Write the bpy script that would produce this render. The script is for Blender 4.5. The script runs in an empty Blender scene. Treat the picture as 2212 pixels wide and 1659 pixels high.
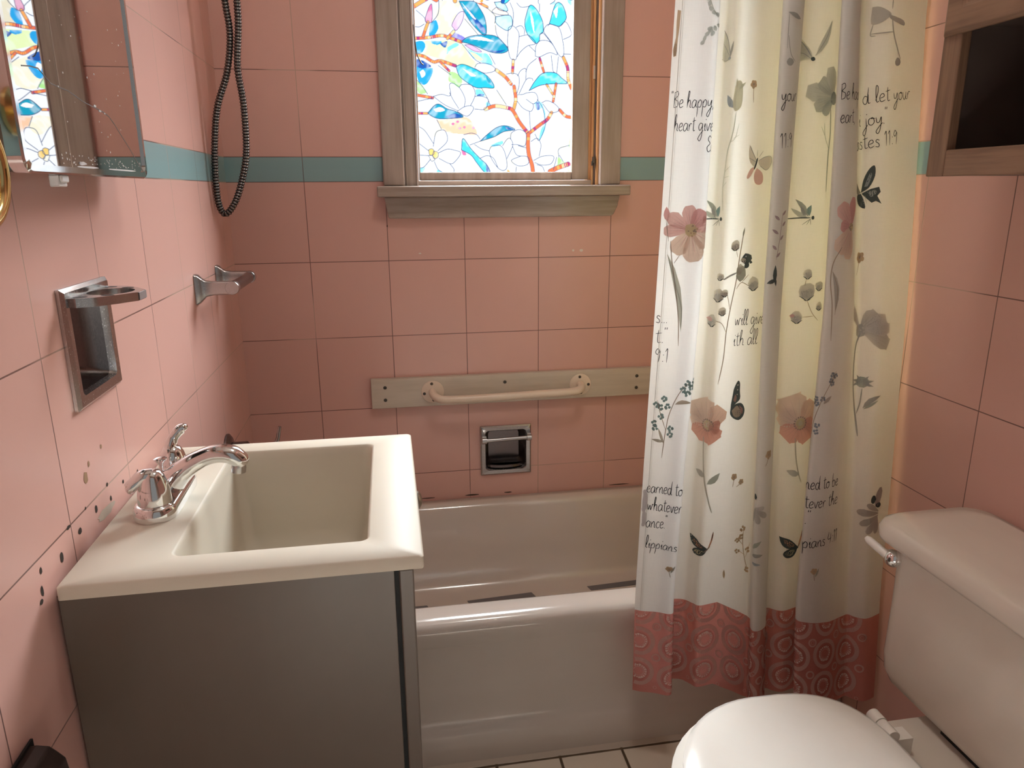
import bpy, bmesh, math, random
import numpy as np
from mathutils import Vector, Matrix
random.seed(7)
SC = bpy.context.scene
COLL = SC.collection

# ------------------------------------------------------------------ camera
cam = bpy.data.objects.new('camera', bpy.data.cameras.new('camera')); COLL.objects.link(cam)
cam.data.sensor_fit = 'HORIZONTAL'; cam.data.sensor_width = 36.0
cam.data.lens = 1566.967 / 2212 * 36.0
cam.data.clip_start = 0.02
_r, _u, _f = (0.985905, -0.167165, -0.006807), (0.049704, 0.253812, 0.965976), (0.15975, 0.952699, -0.258544)
cam.matrix_world = Matrix(((_r[0], _u[0], -_f[0], 0.39018), (_r[1], _u[1], -_f[1], -1.97698), (_r[2], _u[2], -_f[2], 1.21939), (0, 0, 0, 1)))
SC.camera = cam

# ------------------------------------------------------------------ light and exposure
SC.view_settings.view_transform = 'Standard'; SC.view_settings.look = 'None'
SC.view_settings.gamma = 1.0; SC.view_settings.use_curve_mapping = False
SC.view_settings.exposure = 0.22
SKY, LOW, HALL = 46.0, 1.2, .20   # high sky, low sky seen straight through the window, hallway light behind the camera
ADDED_LAMP = 27.0          # added dome lamp, unseen above the frame, brightens the room
w = bpy.data.worlds.new('world'); SC.world = w; w.use_nodes = True; wt = w.node_tree
def wn(kind, op=None, *ins):
    nd = wt.nodes.new(kind)
    if op: nd.operation = op
    for i, v in enumerate(ins):
        if hasattr(v, 'is_output'): wt.links.new(v, nd.inputs[i])
        else: nd.inputs[i].default_value = v
    return nd
wtc = wt.nodes.new('ShaderNodeTexCoord'); wsp = wn('ShaderNodeSeparateXYZ', None, wtc.outputs['Generated'])
wup = wn('ShaderNodeMapRange', None, wsp.outputs[2], .235, .48, LOW, SKY); wup.interpolation_type = 'SMOOTHSTEP'
wdn = wn('ShaderNodeMath', 'GREATER_THAN', wsp.outputs[1], 0.0)
wst = wn('ShaderNodeMath', 'MULTIPLY_ADD', wn('ShaderNodeMath', 'SUBTRACT', wup.outputs[0], HALL).outputs[0], wdn.outputs[0], HALL)
wcl = wt.nodes.new('ShaderNodeMix'); wcl.data_type = 'RGBA'; wt.links.new(wdn.outputs[0], wcl.inputs[0])
wcl.inputs[6].default_value = (1.0, .97, .94, 1); wcl.inputs[7].default_value = (.95, 1.0, 1.06, 1)
wbg = wt.nodes['Background']; wt.links.new(wcl.outputs[2], wbg.inputs[0]); wt.links.new(wst.outputs[0], wbg.inputs[1])
w.cycles.sampling_method = 'MANUAL'; w.cycles.sample_map_resolution = 512
def portal(name, loc, rot, sx, sy):       # openings to the outside, so that the sky is sampled through them
    li = bpy.data.lights.new(name, 'AREA'); li.shape = 'RECTANGLE'; li.size = sx; li.size_y = sy; li.cycles.is_portal = True
    o = bpy.data.objects.new(name, li); COLL.objects.link(o); o.location = loc; o.rotation_euler = rot
portal('window_portal', (.690, .075, 1.683), (-math.pi/2, 0, 0), .43, .86)
portal('doorway_portal', (.51, -2.13, 1.015), (math.pi/2, 0, 0), .82, 2.03)

S = 0.2032           # wall tile
WX, YF, ZC = 1.405, -2.06, 2.42

# ------------------------------------------------------------------ node helpers
class NT:
    def __init__(self, name):
        self.m = bpy.data.materials.new(name); self.m.use_nodes = True
        self.t = self.m.node_tree; self.b = self.t.nodes['Principled BSDF']; self.out = self.t.nodes['Material Output']
    def n(self, kind, **kw):
        nd = self.t.nodes.new(kind)
        for k, v in kw.items(): setattr(nd, k, v)
        return nd
    def put(self, sock, v):
        if hasattr(v, 'is_output'): self.t.links.new(v, sock)
        else: sock.default_value = v
    def math(self, op, a, b=0.0, c=0.0):
        nd = self.n('ShaderNodeMath', operation=op)
        for i, v in enumerate((a, b, c)): self.put(nd.inputs[i], v)
        return nd.outputs[0]
    def mix(self, f, a, b):
        nd = self.n('ShaderNodeMix', data_type='RGBA')
        self.put(nd.inputs[0], f)
        for i, v in ((6, a), (7, b)): self.put(nd.inputs[i], (*v, 1) if isinstance(v, tuple) and len(v) == 3 else v)
        return nd.outputs[2]
    def noise(self, scale, detail=3, rough=.55, vec=None):
        nd = self.n('ShaderNodeTexNoise'); nd.inputs['Scale'].default_value = scale
        nd.inputs['Detail'].default_value = detail; nd.inputs['Roughness'].default_value = rough
        if vec is not None: self.put(nd.inputs['Vector'], vec)
        return nd.outputs['Fac']
    def ramp(self, f, lo, hi):
        nd = self.n('ShaderNodeMapRange', interpolation_type='SMOOTHSTEP')
        self.put(nd.inputs[0], f); nd.inputs[1].default_value = lo; nd.inputs[2].default_value = hi
        return nd.outputs[0]
    def obj(self, scale=(1, 1, 1)):
        tc = self.n('ShaderNodeTexCoord')
        if scale == (1, 1, 1): return tc.outputs['Object']
        mp = self.n('ShaderNodeMapping'); mp.inputs['Scale'].default_value = scale
        self.t.links.new(tc.outputs['Object'], mp.inputs[0]); return mp.outputs[0]
    def set(self, **kw):
        names = dict(color='Base Color', rough='Roughness', metal='Metallic', coat='Coat Weight', coat_r='Coat Roughness', spec='Specular IOR Level')
        for k, v in kw.items():
            self.put(self.b.inputs[names[k]], (*v, 1) if isinstance(v, tuple) else v)
        return self
    def bump(self, h, strength=.2, dist=.002):
        nd = self.n('ShaderNodeBump'); nd.inputs['Strength'].default_value = strength; nd.inputs['Distance'].default_value = dist
        self.put(nd.inputs['Height'], h); self.t.links.new(nd.outputs[0], self.b.inputs['Normal']); return self

def plain(name, col, rough=.4, metal=0.0, var=.06, scale=30.0, rv=.08, coat=0.0):
    k = NT(name); f = k.noise(scale, 4)
    lo = tuple(c * (1 - var) for c in col); hi = tuple(min(1, c * (1 + var)) for c in col)
    k.set(color=k.mix(f, lo, hi), metal=metal, coat=coat, coat_r=.08)
    k.set(rough=k.math('ADD', k.math('MULTIPLY', f, rv * 2), rough - rv))
    return k.m

def wood(name, dark, light, rough, axis, scale=1.0, coat=0.0):
    k = NT(name)
    sc = [60.0 * scale] * 3; sc['XYZ'.index(axis)] = 3.0 * scale
    v = k.obj(tuple(sc)); f = k.noise(1.0, 6, .65, v); g = k.noise(6.0, 2)
    f2 = k.ramp(k.math('ADD', f, k.math('MULTIPLY', k.math('SUBTRACT', g, .5), .5)), .3, .72)
    k.set(color=k.mix(f2, dark, light), rough=rough, coat=coat, coat_r=.15); k.bump(f, .12, .001)
    return k.m

PINKC = (.67, .395, .337)
def tile_wall(name, axis, u0, pale=.56):
    k = NT(name)
    sx = k.n('ShaderNodeSeparateXYZ'); k.put(sx.inputs[0], k.obj())
    u = k.math('DIVIDE', k.math('SUBTRACT', sx.outputs['XYZ'.index(axis)], u0), S); z = sx.outputs[2]
    zl = k.math('DIVIDE', k.math('SUBTRACT', z, 1.2424), S); zh = k.math('DIVIDE', k.math('SUBTRACT', z, 1.3031), S)
    up = k.math('GREATER_THAN', z, 1.2727)
    zz = k.math('ADD', k.math('MULTIPLY', zh, up), k.math('MULTIPLY', zl, k.math('SUBTRACT', 1.0, up)))
    band = k.math('MULTIPLY', k.math('GREATER_THAN', z, 1.2424), k.math('LESS_THAN', z, 1.3031))
    def dist(c):
        fr = k.math('FRACT', k.math('ADD', c, 100.0))
        return k.math('MULTIPLY', k.math('SUBTRACT', .5, k.math('ABSOLUTE', k.math('SUBTRACT', fr, .5))), S)
    du, dz = dist(u), dist(zz)
    wob = k.math('MULTIPLY', k.noise(9.0, 3), .0009)
    dm = k.math('MINIMUM', du, dz)
    line = k.math('SUBTRACT', 1.0, k.ramp(k.math('SUBTRACT', dm, wob), .0001, .0009))
    cell = k.n('ShaderNodeTexWhiteNoise', noise_dimensions='3D'); cv = k.n('ShaderNodeCombineXYZ')
    k.put(cv.inputs[0], k.math('FLOOR', u)); k.put(cv.inputs[1], k.math('FLOOR', zz)); k.put(cell.inputs['Vector'], cv.outputs[0])
    shade = k.math('ADD', .97, k.math('MULTIPLY', cell.outputs['Value'], .05))
    pink = k.mix(k.ramp(k.noise(5.0, 5, .65), .35, .75), PINKC, tuple(c * .965 for c in PINKC))
    pink = k.mix(band, pink, (.235, .375, .385))
    hs = k.n('ShaderNodeHueSaturation'); k.put(hs.inputs['Color'], pink); k.put(hs.inputs['Value'], shade); pink = hs.outputs[0]
    grout = k.mix(k.ramp(k.noise(3.5, 2), pale, pale+.06), (.10, .045, .035), (.46, .33, .25))
    k.set(color=k.mix(k.math('MULTIPLY', line, .85), pink, grout), rough=k.math('ADD', .285, k.math('MULTIPLY', k.noise(14.0, 1), .06)), spec=.45)
    k.bump(k.math('ADD', k.math('MULTIPLY', k.math('SUBTRACT', 1.0, line), 1.0), k.math('MULTIPLY', k.noise(6.0, 1), .10)), .25, .0015)
    return k.m

def floor_mat():
    k = NT('cream_floor_tile'); sx = k.n('ShaderNodeSeparateXYZ'); k.put(sx.inputs[0], k.obj()); T = .1425
    def dist(c, o):
        fr = k.math('FRACT', k.math('ADD', k.math('DIVIDE', k.math('SUBTRACT', c, o), T), 100.0))
        return k.math('MULTIPLY', k.math('SUBTRACT', .5, k.math('ABSOLUTE', k.math('SUBTRACT', fr, .5))), T)
    dm = k.math('MINIMUM', dist(sx.outputs[0], .712), dist(sx.outputs[1], -.668))
    line = k.math('SUBTRACT', 1.0, k.ramp(k.math('SUBTRACT', dm, k.math('MULTIPLY', k.noise(30.0), .003)), .0005, .0025))
    base = k.mix(k.noise(12.0, 5), (.64, .56, .46), (.72, .64, .54))
    k.set(color=k.mix(line, base, (.10, .065, .035)), rough=.35); k.bump(k.math('SUBTRACT', 1.0, line), .4, .002)
    return k.m

def attr_mat(name, emit=0.0, rough=.9, transl=0.0):
    k = NT(name); a = k.n('ShaderNodeAttribute', attribute_name='tint')
    return k, a.outputs['Color']

# ------------------------------------------------------------------ materials
M = {}
M['chrome'] = plain('chrome', (.80, .80, .80), .07, 1.0, .04, 20, .03)
M['worn_chrome'] = plain('worn_chrome', (.50, .48, .47), .24, 1.0, .22, 60, .10)
M['dark_chrome'] = plain('dark_chrome', (.20, .18, .18), .22, 1.0, .25, 40, .08)
M['brushed'] = plain('brushed_nickel', (.42, .38, .34), .3, 1.0, .1, 60)
M['mirror'] = plain('mirror_silver', (.74, .72, .71), .015, 1.0, .02, 8, .01)
M['brass'] = plain('polished_brass', (.80, .62, .28), .14, 1.0, .05)
M['porcelain'] = plain('white_porcelain', (.70, .63, .55), .12, 0, .03, 6, .04, .4)
M['seat'] = plain('cream_seat_plastic', (.80, .76, .70), .2, 0, .03, 8, .04)
M['tub'] = plain('aged_white_enamel', (.58, .51, .45), .16, 0, .05, 5, .05, .5)
M['sink'] = plain('cream_cultured_marble', (.60, .54, .445), .5, 0, .03, 5, .03, 0)
M['sink'].node_tree.nodes['Principled BSDF'].inputs['Specular IOR Level'].default_value = .22
M['cabinet'] = plain('brown_grey_paint', (.112, .082, .062), .38, 0, .06, 14)
M['cabinet_box'] = plain('tan_metal_box', (.22, .17, .13), .35, 0, .06)
M['black'] = plain('black_parts_and_shade', (.006, .005, .005), .6)  # for black parts, and for shade put into gaps and slots as colour
M['win_wood'] = wood('grey_brown_varnished_wood', (.27, .21, .175), (.38, .305, .26), .32, 'Z', 1, .25)
M['win_wood_h'] = wood('grey_brown_varnished_wood_sill', (.27, .21, .175), (.38, .305, .26), .32, 'X', 1, .25)
M['lit_wood'] = wood('orange_lit_wood', (.50, .25, .10), (.66, .38, .17), .4, 'Z')  # orange tone paints sky light catching the edges of the jamb strips
M['oak'] = wood('oak', (.155, .082, .048), (.25, .145, .09), .45, 'Z', .8)
M['oak_h'] = wood('oak_rail', (.155, .082, .048), (.25, .145, .09), .45, 'Y', .8)
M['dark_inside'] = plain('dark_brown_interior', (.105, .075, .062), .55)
M['board'] = wood('worn_off_white_board', (.50, .43, .345), (.58, .505, .415), .4, 'X', .5)
M['bar'] = plain('cream_enamel_bar', (.72, .60, .48), .3, 0, .04)
M['screw'] = plain('dark_screw', (.09, .08, .07), .4, .8)
M['strip'] = plain('grey_grip', (.16, .15, .15), .8, 0, .2, 120)
M['ceiling'] = plain('white_ceiling', (.72, .70, .66), .8, 0, .02)
M['plaster'] = plain('front_wall_paint', (.26, .17, .13), .7, 0, .03)
M['holder'] = plain('dark_brown_holder', (.045, .030, .026), .35, .3)
M['white_tape'] = plain('white_plastic', (.72, .72, .72), .5, 0, .1, 80)
M['grime'] = plain('mildew', (.035, .022, .014), .9, 0, .3, 90)
M['caulk'] = plain('old_caulk', (.50, .42, .34), .6, 0, .2, 90)
M['filler'] = plain('white_filler', (.70, .66, .6), .8, 0, .05)

# ------------------------------------------------------------------ mesh helpers
def new_obj(name, bm, mats, parent=None, smooth=False, bevel=0.0, angle=35):
    me = bpy.data.meshes.new(name); bmesh.ops.recalc_face_normals(bm, faces=bm.faces[:]) if not getattr(bm, 'keep', False) else None
    if smooth:
        for f in bm.faces: f.smooth = True
    bm.to_mesh(me); bm.free(); me.name = name
    for m_ in (mats if isinstance(mats, (list, tuple)) else [mats]): me.materials.append(m_)
    o = bpy.data.objects.new(name, me); COLL.objects.link(o)
    if parent: o.parent = parent; o.matrix_parent_inverse = parent.matrix_world.inverted()
    if bevel:
        b = o.modifiers.new('bevel', 'BEVEL'); b.width = bevel; b.segments = 3; b.limit_method = 'ANGLE'; b.angle_limit = math.radians(30)
    if smooth and angle:
        try: me.set_sharp_from_angle(angle=math.radians(angle))
        except Exception: pass
    return o
def tag(o, label=None, cat=None, group=None, kind=None):
    for k, v in (('label', label), ('category', cat), ('group', group), ('kind', kind)):
        if v: o[k] = v
    return o
def thing(name, loc, label, cat, group=None):
    o = bpy.data.objects.new(name, None); COLL.objects.link(o); o.location = loc; o.empty_display_size = .02
    o.matrix_world = Matrix.Translation(loc); return tag(o, label, cat, group)
def struct(o): o['kind'] = 'structure'; return o
def B(): return bmesh.new()
def box(bm, x0, x1, y0, y1, z0, z1, mi=0):
    v = [bm.verts.new(p) for p in ((x0,y0,z0),(x1,y0,z0),(x1,y1,z0),(x0,y1,z0),(x0,y0,z1),(x1,y0,z1),(x1,y1,z1),(x0,y1,z1))]
    for q in ((0,3,2,1),(4,5,6,7),(0,1,5,4),(1,2,6,5),(2,3,7,6),(3,0,4,7)):
        bm.faces.new([v[i] for i in q]).material_index = mi
    return bm
def loft(bm, rings, cap0=True, cap1=True, closed=True, mi=0):
    R = [[bm.verts.new(p) for p in r] for r in rings]; n = len(R[0])
    for a, b in zip(R[:-1], R[1:]):
        for i in range(n if closed else n - 1):
            j = (i + 1) % n
            bm.faces.new((a[i], a[j], b[j], b[i])).material_index = mi
    if cap0: bm.faces.new(R[0][::-1]).material_index = mi
    if cap1: bm.faces.new(R[-1]).material_index = mi
    return bm
def rrect(x0, x1, y0, y1, r, z, n=6):
    out = []
    for cx, cy, a0 in ((x1-r, y1-r, 0), (x0+r, y1-r, 90), (x0+r, y0+r, 180), (x1-r, y0+r, 270)):
        for k in range(n + 1):
            a = math.radians(a0 + 90 * k / n); out.append((cx + r*math.cos(a), cy + r*math.sin(a), z))
    return out
def catm(P, n=8):
    P = np.asarray(P, float); Q = np.vstack([2*P[0]-P[1], P, 2*P[-1]-P[-2]]); out = []
    for i in range(len(P)-1):
        a, b, c, e = Q[i], Q[i+1], Q[i+2], Q[i+3]
        for k in range(n):
            t = k/n; out.append(.5*((2*b)+(c-a)*t+(2*a-5*b+4*c-e)*t*t+(-a+3*b-3*c+e)*t**3))
    out.append(P[-1]); return np.array(out)
def tube(bm, pts, rad, n=14, up=(0, 1, 0), flat=1.0, cap=True):
    pts = [Vector(p) for p in pts]; N = len(pts)
    rads = list(rad) if hasattr(rad, '__len__') else [rad]*N
    if len(rads) != N: rads = list(np.interp(np.linspace(0, 1, N), np.linspace(0, 1, len(rads)), rads))
    u = Vector(up); rings = []
    for i, p in enumerate(pts):
        t = (pts[min(i+1, N-1)] - pts[max(i-1, 0)]).normalized()
        a = (u - t*u.dot(t))
        if a.length < 1e-4: a = t.orthogonal()
        a.normalize(); u = a; b = t.cross(a)
        rings.append([p + a*(rads[i]*flat*math.cos(2*math.pi*k/n)) + b*(rads[i]*math.sin(2*math.pi*k/n)) for k in range(n)])
    return loft(bm, rings, cap, cap)
def lathe(bm, prof, origin, axis=(0, 0, 1), n=24, cap0=True, cap1=True):
    ax = Vector(axis).normalized(); a = ax.orthogonal().normalized(); b = ax.cross(a); o = Vector(origin)
    return loft(bm, [[o + ax*h + (a*math.cos(2*math.pi*k/n) + b*math.sin(2*math.pi*k/n))*r for k in range(n)] for r, h in prof], cap0, cap1)
def ball(bm, c, r, n=16, sx=1, sy=1, sz=1):
    rings = []
    for i in range(1, n//2):
        a = math.pi*i/(n//2); rings.append([(c[0]+sx*r*math.sin(a)*math.cos(2*math.pi*k/n), c[1]+sy*r*math.sin(a)*math.sin(2*math.pi*k/n), c[2]-sz*r*math.cos(a)) for k in range(n)])
    return loft(bm, rings)
def extr(bm, prof, axis, a0, a1, mi=0):
    # prof: list of 2-D points in the plane of the other two axes (cyclic order x,y,z without axis)
    def P(q, a):
        r = list(q); r.insert('XYZ'.index(axis), a); return tuple(r)
    return loft(bm, [[P(q, a0) for q in prof], [P(q, a1) for q in prof]], mi=mi)
def holed(bm, axis, u0, u1, z0, z1, t0, t1, holes):
    us = sorted({u0, u1, *[h[0] for h in holes], *[h[1] for h in holes]}); zs = sorted({z0, z1, *[h[2] for h in holes], *[h[3] for h in holes]})
    solid = lambda i, j: 0 <= i < len(us)-1 and 0 <= j < len(zs)-1 and not any(h[0] <= us[i]+1e-6 and us[i+1] <= h[1]+1e-6 and h[2] <= zs[j]+1e-6 and zs[j+1] <= h[3]+1e-6 for h in holes)
    cache = {}
    def V(u, t, z):
        k = (round(u, 5), round(t, 5), round(z, 5))
        if k not in cache: cache[k] = bm.verts.new((u, t, z) if axis == 'X' else (t, u, z))
        return cache[k]
    for i in range(len(us)-1):
        for j in range(len(zs)-1):
            if not solid(i, j): continue
            a, b, c, e = us[i], us[i+1], zs[j], zs[j+1]
            for t in (t0, t1): bm.faces.new((V(a,t,c), V(b,t,c), V(b,t,e), V(a,t,e)))
            if not solid(i-1, j): bm.faces.new((V(a,t0,c), V(a,t1,c), V(a,t1,e), V(a,t0,e)))
            if not solid(i+1, j): bm.faces.new((V(b,t0,c), V(b,t1,c), V(b,t1,e), V(b,t0,e)))
            if not solid(i, j-1): bm.faces.new((V(a,t0,c), V(b,t0,c), V(b,t1,c), V(a,t1,c)))
            if not solid(i, j+1): bm.faces.new((V(a,t0,e), V(b,t0,e), V(b,t1,e), V(a,t1,e)))
    return bm
def ellipse_disc(bm, c, ru, rv, axis, n=12, mi=0):
    v = []
    for k in range(n):
        a = 2*math.pi*k/n; j = 1 + random.uniform(-.15, .15); p = [ru*j*math.cos(a), rv*j*math.sin(a)]; p.insert('XYZ'.index(axis), 0)
        v.append(bm.verts.new((c[0]+p[0], c[1]+p[1], c[2]+p[2])))
    bm.faces.new(v).material_index = mi

# ------------------------------------------------------------------ room
struct(new_obj('floor', box(B(), -.12, WX+.12, YF-1.2, .12, -.08, 0), floor_mat()))
struct(new_obj('ceiling', box(B(), -.12, WX+.12, YF-.12, .12, ZC, ZC+.08), M['ceiling']))
NICHE = (-1.030, -.908, .972, 1.098); DISH = (.640, .763, .424, .549); WIN = (.4425, .9615, 1.203, 2.145)
bm = holed(B(), 'X', -.12, WX+.12, 0, ZC, 0, .12, [WIN, DISH])
for x, z, rx, rz, mi in ((.919, 1.056, .0055, .004, 1), (.896, 1.0565, .0032, .0032, 1), (.475, 1.057, .004, .002, 1), (.60, .3505, .02, .0022, 2), (.707, .3505, .012, .0018, 2), (1.05, .3495, .03, .0015, 2), (.47, .3505, .02, .0015, 2), (.392, 1.13, .0015, .003, 2)):
    ellipse_disc(bm, (x, -.0004, z), rx, rz, 'Y', 12, mi)
struct(new_obj('wall_back', bm, [tile_wall('pink_tile_back', 'X', .18859), M['filler'], M['grime']]))
bm = holed(B(), 'Y', YF, .0, 0, ZC, -.12, 0, [NICHE])
random.seed(11)
for y, z, ry, rz, mi in [(-1.085, .818, .005, .004, 1), (-1.03, .823, .004, .005, 1), (-.98, .816, .003, .004, 1), (-1.14, .812, .004, .006, 1), (-.93, .820, .003, .003, 1), (-.87, .812, .003, .003, 1), (-1.06, .837, .002, .002, 1), (-.985, .838, .003, .003, 1), (-1.112, .836, .005, .0025, 1), (-1.19, .822, .003, .004, 1), (-1.195, .80, .003, .006, 1), (-1.2, .79, .004, .003, 1),
        (-1.045, .872, .006, .008, 3), (-1.03, .885, .003, .004, 3), (-.985, .893, .003, .003, 3)]:
    ellipse_disc(bm, (.0004, y, z), ry, rz, 'X', 10, mi)
ellipse_disc(bm, (.0004, -1.0, .806), .03, .007, 'X', 16, 2)
struct(new_obj('wall_left', bm, [tile_wall('pink_tile_left', 'Y', -.4957, .53), M['grime'], M['caulk'], plain('rust_stain', (.33, .20, .11), .5)]))
struct(new_obj('wall_right', box(B(), WX, WX+.12, YF, 0, 0, ZC), tile_wall('pink_tile_right', 'Y', -.7033)))
struct(new_obj('wall_front', holed(B(), 'X', -.12, WX+.12, 0, ZC, YF-.10, YF, [(.10, .92, 0, 2.03)]), M['plaster']))
cl_ = thing('added_ceiling_lamp', (.72, -1.05, ZC), 'added dome lamp on the ceiling, unseen, lighting the bathroom from above', 'lamp')
bm = B(); lathe(bm, [(.15, 0), (.15, -.02), (.13, -.03)], (.72, -1.05, ZC-.0005)); new_obj('base', bm, M['chrome'], cl_, smooth=True)
bm = B(); lathe(bm, [(.128, -.03), (.125, -.05), (.10, -.08), (.06, -.098), (.01, -.104)], (.72, -1.05, ZC-.001), n=32)
k = NT('lit_opal_glass'); k.b.inputs['Emission Color'].default_value = (1, .95, .88, 1); k.b.inputs['Emission Strength'].default_value = ADDED_LAMP; k.set(color=(.8, .8, .8), rough=.3)
new_obj('dome', bm, k.m, cl_, smooth=True)
struct(new_obj('trim_1', box(box(box(B(), .02, .10, YF, YF+.018, 0, 2.03), .92, 1.0, YF, YF+.018, 0, 2.03), .02, 1.0, YF, YF+.018, 2.03, 2.11), M['win_wood'], bevel=.004))

# ------------------------------------------------------------------ window
win = thing('window_1', (.704, 0, 1.203), None, None); struct(win)
bm = B(); box(bm, .388, .4425, -.02, 0, 1.231, 2.15); box(bm, .9615, 1.019, -.02, 0, 1.231, 2.15); box(bm, .37, 1.036, -.024, 0, 2.15, 2.22)
new_obj('casing', bm, M['win_wood'], win, bevel=.004)
new_obj('stool', box(B(), .371, 1.037, -.058, .058, 1.2035, 1.2305), M['win_wood_h'], win, bevel=.004)
bm = B(); prof = [(.388, 1.2035), (1.019, 1.2035), (1.013, 1.175), (1.003, 1.155), (.996, 1.149), (.400, 1.149), (.396, 1.152)]
extr(bm, [(p[0], p[1]) for p in prof], 'Y', -.021, 0); new_obj('apron', bm, M['win_wood_h'], win, bevel=.003)
bm = B(); box(bm, .4425, .4795, -.002, .055, 1.2305, 2.145); box(bm, .4465, .4500, -.006, -.002, 1.2305, 2.145); box(bm, .4735, .4765, -.006, -.002, 1.2305, 2.145)
new_obj('stop', bm, M['win_wood'], win, bevel=.0015)
bm = B(); box(bm, .482, .4855, .022, .05, 1.245, 2.145); box(bm, .894, .940, .022, .05, 1.245, 2.145); box(bm, .4856, .8939, .0225, .05, 1.2445, 1.2655); box(bm, .4856, .8939, .0225, .05, 2.10, 2.145)
new_obj('sash', bm, M['win_wood'], win, bevel=.002)
new_obj('stop', box(B(), .4795, .946, .008, .030, 1.2305, 1.2440), M['win_wood_h'], win, bevel=.002)
bm = B(); box(bm, .9400, .9455, .024, .058, 1.2305, 2.145); box(bm, .9455, .9510, .010, .058, 1.2305, 2.145); box(bm, .9555, .9615, -.004, .058, 1.2305, 2.145)
new_obj('track', bm, M['lit_wood'], win, bevel=.001)
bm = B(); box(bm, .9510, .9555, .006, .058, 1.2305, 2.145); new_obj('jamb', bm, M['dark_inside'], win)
bm = B(); box(bm, .9470, .9520, -.004, .0095, 1.288, 1.304); box(bm, .9440, .9475, -.002, .008, 1.281, 1.293); box(bm, .9500, .9525, -.006, .0, 1.270, 1.288)
new_obj('latch', bm, M['screw'], win, bevel=.001)
new_obj('strike_plate', box(B(), .9462, .9506, .007, .0102, 1.50, 1.532), M['caulk'], win)
bm = B(); tube(bm, catm([(.4815, .020, 1.62), (.4835, .020, 1.585), (.488, .019, 1.552), (.497, .018, 1.532), (.503, .017, 1.527)], 6), .0016, 8); new_obj('hook', bm, M['screw'], win, smooth=True)

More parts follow.
